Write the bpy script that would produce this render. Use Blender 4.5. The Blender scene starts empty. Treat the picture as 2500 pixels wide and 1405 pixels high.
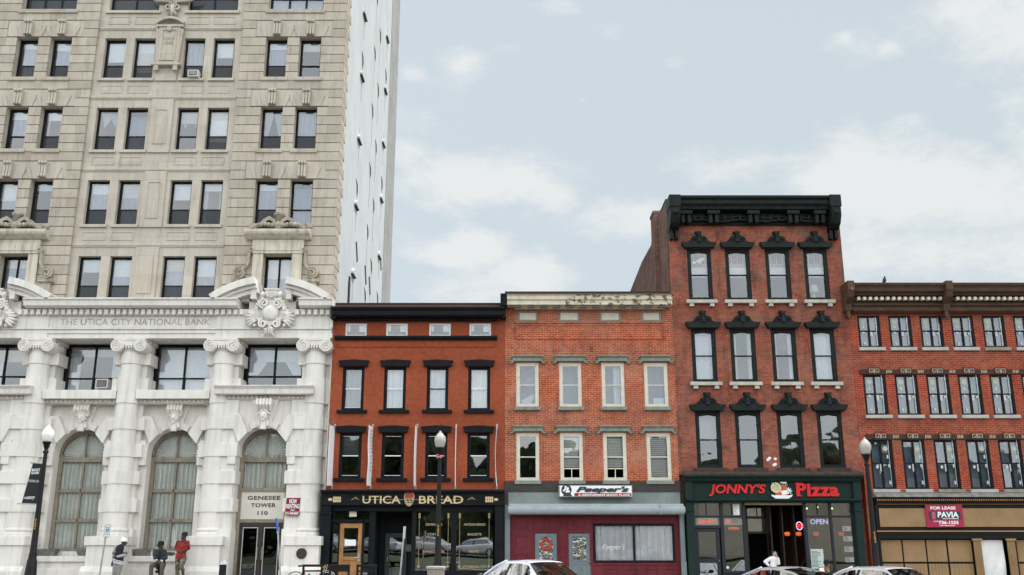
import bpy, bmesh, math, random
from math import sin, cos, pi, atan, radians, sqrt, atan2
from mathutils import Vector
random.seed(7)
SC = bpy.context.scene
COL = SC.collection

# ---------------------------------------------------------------- camera
FPX, TILT, CAMZ = 2350.0, atan(638 / 2350.0), 1.75
cam = bpy.data.cameras.new('camera'); camo = bpy.data.objects.new('camera', cam); COL.objects.link(camo)
cam.sensor_width = 36; cam.lens = 36 * FPX / 2500; cam.clip_start = .1; cam.clip_end = 3000
camo.location = (0, 0, CAMZ); camo.rotation_euler = (pi / 2 + TILT, 0, 0)
SC.camera = camo
SC.cycles.use_adaptive_sampling = False

# ---------------------------------------------------------------- light
SUN_EL, SUN_AZ = 66, 104          # degrees; azimuth from straight behind the camera, minus = to the left
SUN_POWER, SUN_ANGLE, SKY_STRENGTH, BACK_SKY_GAIN = 3.4, .9, .1, 3.1
SC.view_settings.view_transform = 'Standard'; SC.view_settings.look = 'None'
SC.view_settings.exposure = 0.15; SC.view_settings.gamma = 1
sl = bpy.data.lights.new('sun', 'SUN'); sl.energy = SUN_POWER; sl.angle = radians(SUN_ANGLE); sl.color = (1, .95, .88)
so = bpy.data.objects.new('sun', sl); COL.objects.link(so)
sd = Vector((sin(radians(SUN_AZ)) * cos(radians(SUN_EL)), -cos(radians(SUN_AZ)) * cos(radians(SUN_EL)), sin(radians(SUN_EL))))
so.rotation_euler = sd.to_track_quat('Z', 'Y').to_euler(); so.location = sd * 60

W = bpy.data.worlds.new('World'); SC.world = W; W.use_nodes = True
wt = W.node_tree; wt.nodes.clear()
def wn(kind, **kw):
    n = wt.nodes.new(kind)
    for k, v in kw.items(): setattr(n, k, v)
    return n
def wl(a, b): wt.links.new(a, b)
def wm(op, a, b=None, c=None):
    n = wn('ShaderNodeMath', operation=op)
    for i, q in enumerate((a, b, c)):
        if q is None: continue
        if isinstance(q, (int, float)): n.inputs[i].default_value = q
        else: wl(q, n.inputs[i])
    return n.outputs[0]
wtc = wn('ShaderNodeTexCoord'); wsx = wn('ShaderNodeSeparateXYZ'); wl(wtc.outputs['Generated'], wsx.inputs[0])
ysafe = wm('MAXIMUM', wsx.outputs[1], .12)
ca, cb = wm('DIVIDE', wsx.outputs[0], ysafe), wm('DIVIDE', wsx.outputs[2], ysafe)
cab = wn('ShaderNodeCombineXYZ'); wl(ca, cab.inputs[0]); wl(cb, cab.inputs[1])
wno = wn('ShaderNodeTexNoise'); wno.inputs['Scale'].default_value = 6.5; wno.inputs['Detail'].default_value = 11; wno.inputs['Roughness'].default_value = .7
wmap = wn('ShaderNodeMapping'); wmap.inputs['Scale'].default_value = (1, 1, 2.0); wl(wtc.outputs['Generated'], wmap.inputs[0]); wl(wmap.outputs[0], wno.inputs['Vector'])
# cloud banks, each a direction (from the picture's own sky) with a spread
CLOUDS = [(1190, 440, 220, 62, 1.0), (1330, 470, 90, 60, .8), (1130, 620, 130, 55, .9), (1290, 670, 130, 60, .85), (1120, 700, 160, 60, .7), (1135, 150, 60, 45, .75), (1240, 120, 45, 22, .5),
          (2300, 470, 330, 130, 1.15), (2350, 600, 420, 90, .9), (2215, 305, 70, 40, .7), (1540, 535, 110, 60, .8), (1800, 400, 260, 60, .5), (2460, 40, 200, 110, .9), (2080, 100, 150, 60, .4),
          (1350, 15, 60, 30, .5), (2100, 620, 200, 80, .7), (2600, 350, 200, 200, .9), (990, 400, 60, 80, .5), (1418, 245, 26, 13, .6), (1650, 145, 42, 26, .55), (1780, 130, 36, 28, .55), (2060, 95, 44, 26, .6), (2170, 118, 40, 30, .55), (1500, 75, 70, 30, .45), (1010, 175, 40, 30, .5)]
acc = None
for cx, cy, sx, sy, am in CLOUDS:
    v = 702.5 - cy; yy = FPX * cos(TILT) - v * sin(TILT); zz = FPX * sin(TILT) + v * cos(TILT)
    s1 = wn('ShaderNodeVectorMath', operation='SUBTRACT'); wl(cab.outputs[0], s1.inputs[0]); s1.inputs[1].default_value = ((cx - 1250) / yy, zz / yy, 0)
    s2 = wn('ShaderNodeVectorMath', operation='MULTIPLY'); wl(s1.outputs[0], s2.inputs[0]); s2.inputs[1].default_value = (yy / sx * .85, yy / sy * .8, 0)
    s3 = wn('ShaderNodeVectorMath', operation='DOT_PRODUCT'); wl(s2.outputs[0], s3.inputs[0]); wl(s2.outputs[0], s3.inputs[1])
    g = wm('MULTIPLY', wm('POWER', 2.718, wm('MULTIPLY', s3.outputs['Value'], -1.0)), am)
    acc = g if acc is None else wm('MAXIMUM', acc, g)
front = wm('GREATER_THAN', wsx.outputs[1], .12)
acc = wm('ADD', wm('MULTIPLY', acc, front), wm('MULTIPLY', wm('SUBTRACT', 1.0, front), .38))
dens = wm('ADD', acc, wm('MULTIPLY', wm('SUBTRACT', wno.outputs['Fac'], .5), 2.6))
mr = wn('ShaderNodeMapRange', interpolation_type='SMOOTHSTEP'); wl(dens, mr.inputs['Value']); mr.inputs['From Min'].default_value = .24; mr.inputs['From Max'].default_value = .92
sky = wn('ShaderNodeTexSky', sky_type='NISHITA'); sky.sun_disc = False
sky.sun_elevation = radians(SUN_EL); sky.sun_rotation = radians(180 + SUN_AZ); sky.air_density = 1.0; sky.dust_density = 2.0
mx = wn('ShaderNodeMixRGB'); mx.inputs[0].default_value = .82; wl(sky.outputs[0], mx.inputs[1]); mx.inputs[2].default_value = (6.4, 7.15, 7.5, 1)
mc = wn('ShaderNodeMixRGB'); wl(mr.outputs[0], mc.inputs[0]); wl(mx.outputs[0], mc.inputs[1]); mc.inputs[2].default_value = (7.35, 7.6, 7.65, 1)
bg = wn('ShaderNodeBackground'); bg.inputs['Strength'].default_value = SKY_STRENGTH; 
# extra sky brightness added behind the camera and far right, to light the facades
hz_ = wn('ShaderNodeMapRange', interpolation_type='SMOOTHSTEP'); wl(wsx.outputs[1], hz_.inputs['Value']); hz_.inputs['From Min'].default_value = .35; hz_.inputs['From Max'].default_value = -.5; hz_.inputs['To Min'].default_value = 1.0; hz_.inputs['To Max'].default_value = BACK_SKY_GAIN
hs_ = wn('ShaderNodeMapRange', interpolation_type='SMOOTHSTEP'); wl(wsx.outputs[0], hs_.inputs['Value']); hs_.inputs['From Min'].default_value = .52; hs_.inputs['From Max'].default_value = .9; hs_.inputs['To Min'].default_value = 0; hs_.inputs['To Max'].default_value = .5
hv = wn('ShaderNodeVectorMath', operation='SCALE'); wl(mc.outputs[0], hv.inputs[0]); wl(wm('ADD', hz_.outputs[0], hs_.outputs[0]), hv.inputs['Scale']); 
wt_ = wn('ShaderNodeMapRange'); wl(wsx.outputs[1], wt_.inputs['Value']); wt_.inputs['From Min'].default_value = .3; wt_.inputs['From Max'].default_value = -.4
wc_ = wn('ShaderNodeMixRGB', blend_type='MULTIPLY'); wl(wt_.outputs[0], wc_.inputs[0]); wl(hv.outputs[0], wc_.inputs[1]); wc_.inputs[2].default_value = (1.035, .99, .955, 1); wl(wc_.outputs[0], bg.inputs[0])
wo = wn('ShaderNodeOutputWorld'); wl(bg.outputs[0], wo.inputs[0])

# ---------------------------------------------------------------- measuring: a pixel row or column of the 2500 px photograph on a facade plane at distance y
def ray(py):
    v = 702.5 - py
    return FPX * cos(TILT) - v * sin(TILT), FPX * sin(TILT) + v * cos(TILT)
def hz(py, y=36.0):
    a, b = ray(py); return CAMZ + b * y / a
def hx(px, py, y=36.0):
    return (px - 1250) * y / ray(py)[0]

# ---------------------------------------------------------------- materials
MATS = {}
def nt(name):
    m = bpy.data.materials.new(name); m.use_nodes = True
    t = m.node_tree; b = t.nodes['Principled BSDF']
    return m, t, b
def lin(r, g, b):
    f = lambda c: (c / 255 / 12.92) if c / 255 <= .04045 else ((c / 255 + .055) / 1.055) ** 2.4
    return (f(r), f(g), f(b))
def node(t, kind, **kw):
    n = t.nodes.new(kind)
    for k, v in kw.items():
        if k.startswith('i_'): n.inputs[k[2:].replace('_', ' ')].default_value = v
        else: setattr(n, k, v)
    return n
def ramp(t, src, p0, p1, c0, c1):
    r = node(t, 'ShaderNodeValToRGB'); e = r.color_ramp.elements
    e[0].position = p0; e[1].position = p1; e[0].color = (*c0, 1); e[1].color = (*c1, 1)
    t.links.new(src, r.inputs[0]); return r.outputs[0]
def mul(t, a, b, fac=1.0):
    m = node(t, 'ShaderNodeMixRGB', blend_type='MULTIPLY'); m.inputs[0].default_value = fac
    t.links.new(a, m.inputs[1]); t.links.new(b, m.inputs[2]); return m.outputs[0]
def plain(name, c, rough=.7, var=.15, scale=2.5, bump=.15, bscale=30, metal=0., streak=0., spec=.4, coat=0., dirt=None, dirtamt=0.):
    """paint, stone or cloth: blotches, optional rain streaks and dirt patches that stay on the surface"""
    if name in MATS: return MATS[name]
    m, t, b = nt(name); L = t.links
    tc = node(t, 'ShaderNodeTexCoord')
    n1 = node(t, 'ShaderNodeTexNoise', i_Scale=scale, i_Detail=6.0); L.new(tc.outputs['Object'], n1.inputs['Vector'])
    lo = tuple(x * (1 - var) for x in c); hi = tuple(min(1, x * (1 + var * .7)) for x in c)
    col = ramp(t, n1.outputs['Fac'], .3, .7, lo, hi)
    n2 = node(t, 'ShaderNodeTexNoise', i_Scale=bscale, i_Detail=4.0); L.new(tc.outputs['Object'], n2.inputs['Vector'])
    col = mul(t, col, ramp(t, n2.outputs['Fac'], .3, .7, (1 - var * .6,) * 3, (1, 1, 1)))
    if streak:
        mp = node(t, 'ShaderNodeMapping'); mp.inputs['Scale'].default_value = (5, 5, .35); L.new(tc.outputs['Object'], mp.inputs[0])
        n3 = node(t, 'ShaderNodeTexNoise', i_Scale=1.3, i_Detail=5.0); L.new(mp.outputs[0], n3.inputs['Vector'])
        col = mul(t, col, ramp(t, n3.outputs['Fac'], .48, .72, (1, 1, 1), (1 - streak,) * 3))
    if dirt:
        n4 = node(t, 'ShaderNodeTexNoise', i_Scale=scale * 1.7, i_Detail=10.0, i_Roughness=.7); L.new(tc.outputs['Object'], n4.inputs['Vector'])
        fac = ramp(t, n4.outputs['Fac'], .62 - dirtamt * .3, .66 - dirtamt * .3, (0, 0, 0), (1, 1, 1))
        mm = node(t, 'ShaderNodeMixRGB'); L.new(fac, mm.inputs[0]); L.new(col, mm.inputs[1]); mm.inputs[2].default_value = (*dirt, 1); col = mm.outputs[0]
    L.new(col, b.inputs['Base Color'])
    b.inputs['Roughness'].default_value = rough; b.inputs['Metallic'].default_value = metal; b.inputs['Specular IOR Level'].default_value = spec
    b.inputs['Coat Weight'].default_value = coat; b.inputs['Coat Roughness'].default_value = .05
    if bump:
        bp = node(t, 'ShaderNodeBump', i_Strength=bump, i_Distance=.02); L.new(n2.outputs['Fac'], bp.inputs['Height']); L.new(bp.outputs[0], b.inputs['Normal'])
    MATS[name] = m; return m
def brick(name, c1, c2, mortar, msize=.011, stain=.35, stainc=(.05, .035, .03), pale=0., rough=.9, seed=0., bump=.35):
    if name in MATS: return MATS[name]
    m, t, b = nt(name); L = t.links
    tc = node(t, 'ShaderNodeTexCoord'); sp = node(t, 'ShaderNodeSeparateXYZ'); L.new(tc.outputs['Object'], sp.inputs[0])
    ad = node(t, 'ShaderNodeMath', operation='ADD'); L.new(sp.outputs[0], ad.inputs[0]); L.new(sp.outputs[1], ad.inputs[1])
    cb = node(t, 'ShaderNodeCombineXYZ'); L.new(ad.outputs[0], cb.inputs[0]); L.new(sp.outputs[2], cb.inputs[1])
    br = node(t, 'ShaderNodeTexBrick', i_Scale=1.0, i_Mortar_Size=msize, i_Mortar_Smooth=.3, i_Bias=-.1, i_Brick_Width=.215, i_Row_Height=.074)
    L.new(cb.outputs[0], br.inputs['Vector'])
    br.inputs['Color1'].default_value = (*c1, 1); br.inputs['Color2'].default_value = (*c2, 1); br.inputs['Mortar'].default_value = (*mortar, 1)
    mp = node(t, 'ShaderNodeMapping'); mp.inputs['Location'].default_value = (seed, seed * .7, seed * 1.3); L.new(tc.outputs['Object'], mp.inputs[0])
    n1 = node(t, 'ShaderNodeTexNoise', i_Scale=.55, i_Detail=8.0, i_Roughness=.62); L.new(mp.outputs[0], n1.inputs['Vector'])
    n2 = node(t, 'ShaderNodeTexNoise', i_Scale=7.0, i_Detail=5.0); L.new(mp.outputs[0], n2.inputs['Vector'])
    col = mul(t, br.outputs['Color'], ramp(t, n2.outputs['Fac'], .3, .7, (.72, .70, .70), (1.0, 1.0, 1.0)))
    col = mul(t, col, ramp(t, n1.outputs['Fac'], .25, .75, (.72, .68, .66), (1, 1, 1)))
    n3 = node(t, 'ShaderNodeTexNoise', i_Scale=1.4, i_Detail=8.0, i_Roughness=.7); L.new(mp.outputs[0], n3.inputs['Vector'])
    mm = node(t, 'ShaderNodeMixRGB'); L.new(ramp(t, n3.outputs['Fac'], .49, .70, (0, 0, 0), (stain,) * 3), mm.inputs[0]); L.new(col, mm.inputs[1]); mm.inputs[2].default_value = (*stainc, 1); col = mm.outputs[0]
    mq = node(t, 'ShaderNodeMapping'); mq.inputs['Scale'].default_value = (2.2, 2.2, .45); mq.inputs['Location'].default_value = (seed * 2, 0, seed); L.new(tc.outputs['Object'], mq.inputs[0])
    n5 = node(t, 'ShaderNodeTexNoise', i_Scale=1.1, i_Detail=9.0, i_Roughness=.7); L.new(mq.outputs[0], n5.inputs['Vector'])
    col = mul(t, col, ramp(t, n5.outputs['Fac'], .52, .74, (1, 1, 1), (1 - stain * .75,) * 3))
    if pale:
        n4 = node(t, 'ShaderNodeTexNoise', i_Scale=1.1, i_Detail=9.0, i_Roughness=.7); L.new(tc.outputs['Object'], n4.inputs['Vector'])
        mm = node(t, 'ShaderNodeMixRGB'); L.new(ramp(t, n4.outputs['Fac'], .49, .68, (0, 0, 0), (pale,) * 3), mm.inputs[0]); L.new(col, mm.inputs[1]); mm.inputs[2].default_value = (*mortar, 1); col = mm.outputs[0]
    L.new(col, b.inputs['Base Color']); b.inputs['Roughness'].default_value = rough; b.inputs['Specular IOR Level'].default_value = .2
    bp = node(t, 'ShaderNodeBump', i_Strength=bump, i_Distance=.01, invert=True); L.new(br.outputs['Fac'], bp.inputs['Height']); L.new(bp.outputs[0], b.inputs['Normal'])
    MATS[name] = m; return m
def glass(name, tint=(.8, .84, .85), refl=.05, wave=0., wscale=1.6, ior=1.45):
    """window glass: what is behind shows through, the street and the sky are mirrored, old panes ripple"""
    if name in MATS: return MATS[name]
    m, t, b = nt(name); L = t.links; t.nodes.remove(b)
    out = t.nodes['Material Output']
    tr = node(t, 'ShaderNodeBsdfTransparent'); tr.inputs[0].default_value = (*tint, 1)
    gl = node(t, 'ShaderNodeBsdfGlossy'); gl.inputs['Roughness'].default_value = .015; gl.inputs[0].default_value = (.95, .97, 1, 1)
    fr = node(t, 'ShaderNodeFresnel', i_IOR=ior); ad = node(t, 'ShaderNodeMath', operation='ADD', use_clamp=True); ad.inputs[1].default_value = refl; L.new(fr.outputs[0], ad.inputs[0])
    mx = node(t, 'ShaderNodeMixShader'); L.new(ad.outputs[0], mx.inputs[0]); L.new(tr.outputs[0], mx.inputs[1]); L.new(gl.outputs[0], mx.inputs[2]); L.new(mx.outputs[0], out.inputs[0])
    tc = node(t, 'ShaderNodeTexCoord')
    n = node(t, 'ShaderNodeTexNoise', i_Scale=wscale, i_Detail=1.5); L.new(tc.outputs['Object'], n.inputs['Vector'])
    bp = node(t, 'ShaderNodeBump', i_Strength=max(wave, .02), i_Distance=.1); L.new(n.outputs['Fac'], bp.inputs['Height']); L.new(bp.outputs[0], gl.inputs['Normal'])
    MATS[name] = m; return m
def glow(name, c, s):
    if name in MATS: return MATS[name]
    m, t, b = nt(name); b.inputs['Base Color'].default_value = (*c, 1); b.inputs['Emission Color'].default_value = (*c, 1); b.inputs['Emission Strength'].default_value = s
    MATS[name] = m; return m

def screen(name, c, k):
    if name in MATS: return MATS[name]
    m, t, b = nt(name); out = t.nodes['Material Output']; b.inputs['Base Color'].default_value = (*c, 1); b.inputs['Roughness'].default_value = .9
    tr = node(t, 'ShaderNodeBsdfTransparent'); mx = node(t, 'ShaderNodeMixShader'); mx.inputs[0].default_value = k
    t.links.new(tr.outputs[0], mx.inputs[1]); t.links.new(b.outputs[0], mx.inputs[2]); t.links.new(mx.outputs[0], out.inputs[0]); MATS[name] = m; return m

# ---------------------------------------------------------------- geometry
ORG = {}
SPLIT = set('lintel cornice_bracket broken_pediment board blind_window_hood blind_window_sill quoin shop_window_frame pilaster wall_anchor lintel_block plaster_patch roof_scar bracket post handle pillar sunglasses cuff outlet voussoir pier scroll_pediment transom_bar timber_frame stripe sticker sleeve_stripe side_window seat sash_rail ribbon roof_rail blind_window_streak slat sash side_console wheat_ear flourish brake_lever'.split())
class G:
    def __init__(s): s.v = []; s.f = []
    def add(s, vs, fs):
        n = len(s.v); s.v += [tuple(p) for p in vs]; s.f += [tuple(i + n for i in q) for q in fs]; return s
    def quad(s, *p): return s.add(p, [tuple(range(len(p)))])
    def box(s, x0, x1, y0, y1, z0, z1):
        if x1 < x0: x0, x1 = x1, x0
        if y1 < y0: y0, y1 = y1, y0
        if z1 < z0: z0, z1 = z1, z0
        return s.add([(x0, y0, z0), (x1, y0, z0), (x1, y1, z0), (x0, y1, z0), (x0, y0, z1), (x1, y0, z1), (x1, y1, z1), (x0, y1, z1)],
                     [(0, 3, 2, 1), (4, 5, 6, 7), (0, 1, 5, 4), (1, 2, 6, 5), (2, 3, 7, 6), (3, 0, 4, 7)])
    def prism(s, xz, y0, y1):
        """outline in the facade plane pushed back from y0 to y1"""
        n = len(xz); a = sum(xz[i][0] * xz[(i + 1) % n][1] - xz[(i + 1) % n][0] * xz[i][1] for i in range(n))
        if a < 0: xz = xz[::-1]
        return s.add([(x, y0, z) for x, z in xz] + [(x, y1, z) for x, z in xz],
                     [tuple(range(n)), tuple(range(2 * n - 1, n - 1, -1))] + [(i, i + n, (i + 1) % n + n, (i + 1) % n) for i in range(n)])
    def profile(s, yz, x0, x1):
        """moulding: outline in the y-z plane run along x"""
        n = len(yz); a = sum(yz[i][0] * yz[(i + 1) % n][1] - yz[(i + 1) % n][0] * yz[i][1] for i in range(n))
        if a < 0: yz = yz[::-1]
        return s.add([(x0, y, z) for y, z in yz] + [(x1, y, z) for y, z in yz],
                     [tuple(range(n - 1, -1, -1)), tuple(range(n, 2 * n))] + [(i, (i + 1) % n, (i + 1) % n + n, i + n) for i in range(n)])
    def lathe(s, cx, cy, rz, n=24):
        k = len(rz); vs = [(cx + r * cos(2 * pi * j / n), cy + r * sin(2 * pi * j / n), z) for r, z in rz for j in range(n)]
        fs = [(i * n + j, i * n + (j + 1) % n, (i + 1) * n + (j + 1) % n, (i + 1) * n + j) for i in range(k - 1) for j in range(n)]
        fs += [tuple(range(n - 1, -1, -1)), tuple((k - 1) * n + j for j in range(n))]
        if rz[-1][1] < rz[0][1]: fs = [q[::-1] for q in fs]
        return s.add(vs, fs)
    def ell(s, c, r, n=12, m=8):
        if not hasattr(r, '__len__'): r = (r, r, r)
        vs = [(c[0], c[1], c[2] - r[2])]
        for i in range(1, m):
            a = -pi / 2 + pi * i / m
            vs += [(c[0] + r[0] * cos(a) * cos(2 * pi * j / n), c[1] + r[1] * cos(a) * sin(2 * pi * j / n), c[2] + r[2] * sin(a)) for j in range(n)]
        vs.append((c[0], c[1], c[2] + r[2])); e = len(vs) - 1
        fs = [(0, 1 + (j + 1) % n, 1 + j) for j in range(n)] + [(e, e - n + j, e - n + (j + 1) % n) for j in range(n)]
        fs += [(1 + i * n + j, 1 + i * n + (j + 1) % n, 1 + (i + 1) * n + (j + 1) % n, 1 + (i + 1) * n + j) for i in range(m - 2) for j in range(n)]
        return s.add(vs, fs)
    def tube(s, pts, r, n=8, flat=1.0):
        pts = [Vector(p) for p in pts]; k = len(pts); rs = r if hasattr(r, '__len__') else [r] * k
        up = Vector((0, 0, 1)); vs = []
        for i, p in enumerate(pts):
            d = (pts[min(i + 1, k - 1)] - pts[max(i - 1, 0)]).normalized()
            q = up if abs(d.dot(up)) < .95 else Vector((0, 1, 0))
            a = d.cross(q).normalized(); b = a.cross(d)
            vs += [p + a * rs[i] * cos(2 * pi * j / n) + b * rs[i] * flat * sin(2 * pi * j / n) for j in range(n)]
        fs = [(i * n + j, i * n + (j + 1) % n, (i + 1) * n + (j + 1) % n, (i + 1) * n + j) for i in range(k - 1) for j in range(n)]
        fs += [tuple(range(n - 1, -1, -1)), tuple((k - 1) * n + j for j in range(n))]
        return s.add(vs, fs)
    def band(s, pts, th, y0, y1):
        """strip of thickness th that follows a path in the facade plane, from y0 back to y1"""
        L, R = [], []
        for i, (x, z) in enumerate(pts):
            x0, z0 = pts[max(i - 1, 0)]; x1, z1 = pts[min(i + 1, len(pts) - 1)]
            dx, dz = x1 - x0, z1 - z0; l = sqrt(dx * dx + dz * dz) or 1; t = th[i] if hasattr(th, '__len__') else th
            L.append((x - dz / l * t / 2, z + dx / l * t / 2)); R.append((x + dz / l * t / 2, z - dx / l * t / 2))
        for i in range(len(pts) - 1): s.prism([L[i], L[i + 1], R[i + 1], R[i]], y0, y1)
        return s
    def wall(s, x0, x1, z0, z1, y, holes, d=.25):
        xs = sorted({x0, x1, *[h[0] for h in holes], *[h[1] for h in holes]}); zs = sorted({z0, z1, *[h[2] for h in holes], *[h[3] for h in holes]})
        xs = [x for x in xs if x0 <= x <= x1]; zs = [z for z in zs if z0 <= z <= z1]
        for i in range(len(xs) - 1):
            for j in range(len(zs) - 1):
                mx, mz = (xs[i] + xs[i + 1]) / 2, (zs[j] + zs[j + 1]) / 2
                if any(h[0] < mx < h[1] and h[2] < mz < h[3] for h in holes): continue
                s.quad((xs[i], y, zs[j]), (xs[i + 1], y, zs[j]), (xs[i + 1], y, zs[j + 1]), (xs[i], y, zs[j + 1]))
        for a, b, c, e in [h[:4] for h in holes]:
            s.quad((a, y, c), (a, y, e), (a, y + d, e), (a, y + d, c)); s.quad((b, y, e), (b, y, c), (b, y + d, c), (b, y + d, e))
            s.quad((a, y, e), (b, y, e), (b, y + d, e), (a, y + d, e)); s.quad((b, y, c), (a, y, c), (a, y + d, c), (b, y + d, c))
        return s
    def clusters(s, gap=.02):
        """the separate pieces: islands whose boxes touch count as one"""
        par = list(range(len(s.v)))
        def fd(i):
            while par[i] != i: par[i] = par[par[i]]; i = par[i]
            return i
        for q in s.f:
            for i in q[1:]: par[fd(i)] = fd(q[0])
        isl = {}
        for q in s.f: isl.setdefault(fd(q[0]), []).append(q)
        its = []
        for fs in isl.values():
            ps = [s.v[i] for q in fs for i in q]; its.append([[min(p[k] for p in ps) - gap / 2 for k in range(3)], [max(p[k] for p in ps) + gap / 2 for k in range(3)], fs])
        hit = True
        while hit:
            hit = False; out = []
            for a in its:
                for b in out:
                    if all(a[0][k] <= b[1][k] and b[0][k] <= a[1][k] for k in range(3)):
                        b[0] = [min(a[0][k], b[0][k]) for k in range(3)]; b[1] = [max(a[1][k], b[1][k]) for k in range(3)]; b[2] = b[2] + a[2]; hit = True; break
                else: out.append(a)
            its = out
        res = []
        for _, _, fs in its:
            g = G(); mp = {}
            for q in fs:
                for i in q:
                    if i not in mp: mp[i] = len(g.v); g.v.append(s.v[i])
                g.f.append(tuple(mp[i] for i in q))
            res.append(g)
        return res
    def shift(s, dx, dy, dz): s.v = [(x + dx, y + dy, z + dz) for x, y, z in s.v]; return s
    def merge(s, o): return s.add(o.v, o.f)
    def build(s, name, mat, parent=None, smooth=False, bevel=0., label=None, loc=None):
        if name in SPLIT:
            cl = s.clusters()
            if len(cl) > 1:
                for c_ in cl[1:]: c_._build(name, mat, parent, smooth, bevel, label, loc)
                return cl[0]._build(name, mat, parent, smooth, bevel, label, loc)
        return s._build(name, mat, parent, smooth, bevel, label, loc)
    def _build(s, name, mat, parent=None, smooth=False, bevel=0., label=None, loc=None):
        o0 = ORG.get(parent.name, Vector((0, 0, 0))) if parent else Vector(loc or (0, 0, 0))
        me = bpy.data.meshes.new(name); me.from_pydata([tuple(Vector(p) - o0) for p in s.v], [], s.f); me.update()
        if smooth:
            for p in me.polygons: p.use_smooth = True
        o = bpy.data.objects.new(name, me); COL.objects.link(o); me.materials.append(mat)
        ORG[o.name] = o0
        if parent: o.parent = parent
        else: o.location = o0
        if smooth == 'auto':
            try: me.set_sharp_from_angle(angle=radians(38))
            except Exception: pass
        if bevel:
            md = o.modifiers.new('bevel', 'BEVEL'); md.width = bevel; md.segments = 2; md.limit_method = 'ANGLE'
        if label: o['label'] = label
        return o
def tag(o, label, cat, group=None, kind=None):
    o['label'] = label; o['category'] = cat
    if group: o['group'] = group
    if kind: o['kind'] = kind
    return o
def thing(name, loc, label, cat, group=None):
    o = bpy.data.objects.new(name, None); o.empty_display_size = .2; COL.objects.link(o); o.location = loc
    ORG[o.name] = Vector(loc); return tag(o, label, cat, group)
def structure(o): o['kind'] = 'structure'; return o
def copy_tree(o, parent=None):
    c = o.copy(); COL.objects.link(c); ORG[c.name] = ORG.get(o.name, Vector((0, 0, 0)))
    if parent: c.parent = parent
    for ch in list(o.children): copy_tree(ch, c)
    return c
def arc(cx, cz, r, a0, a1, n=16, rz=None):
    return [(cx + r * cos(a0 + (a1 - a0) * i / n), cz + (rz or r) * sin(a0 + (a1 - a0) * i / n)) for i in range(n + 1)]
def spiral(cx, cz, r0, r1, a0, turns, n=26):
    return [(cx + (r0 + (r1 - r0) * i / n) * cos(a0 + turns * 2 * pi * i / n), cz + (r0 + (r1 - r0) * i / n) * sin(a0 + turns * 2 * pi * i / n)) for i in range(n + 1)]
def letters(body, x0, x1, z0, z1, y, depth=.01, shear=0., bold=0., space=1.0, flip=False):
    """a word fitted into the rectangle x0..x1, z0..z1 facing the street at y"""
    cu = bpy.data.curves.new('word', 'FONT'); cu.body = body; cu.extrude = .0; cu.shear = shear; cu.offset = bold; cu.space_character = space; cu.resolution_u = 3
    ob = bpy.data.objects.new('word', cu); me = bpy.data.meshes.new_from_object(ob)
    vs = [v.co.copy() for v in me.vertices]; fs = [tuple(p.vertices) for p in me.polygons]
    bpy.data.objects.remove(ob); bpy.data.curves.remove(cu); bpy.data.meshes.remove(me)
    ax, bx = min(v.x for v in vs), max(v.x for v in vs); ay, by = min(v.y for v in vs), max(v.y for v in vs)
    kx, kz = (x1 - x0) / (bx - ax), (z1 - z0) / (by - ay)
    g = G(); P = [((v.x - ax) * kx + x0, (v.y - ay) * kz + z0) for v in vs]
    n = len(P); g.v = [(x, y, z) for x, z in P] + [(x, y + depth, z) for x, z in P]
    from collections import Counter
    ed = Counter()
    for q in fs:
        for i in range(len(q)): ed[(q[i], q[(i + 1) % len(q)])] += 1
    g.f = list(fs)
    for (a, b) in ed:
        if (b, a) not in ed: g.f.append((b, a, a + n, b + n))
    return g
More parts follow.
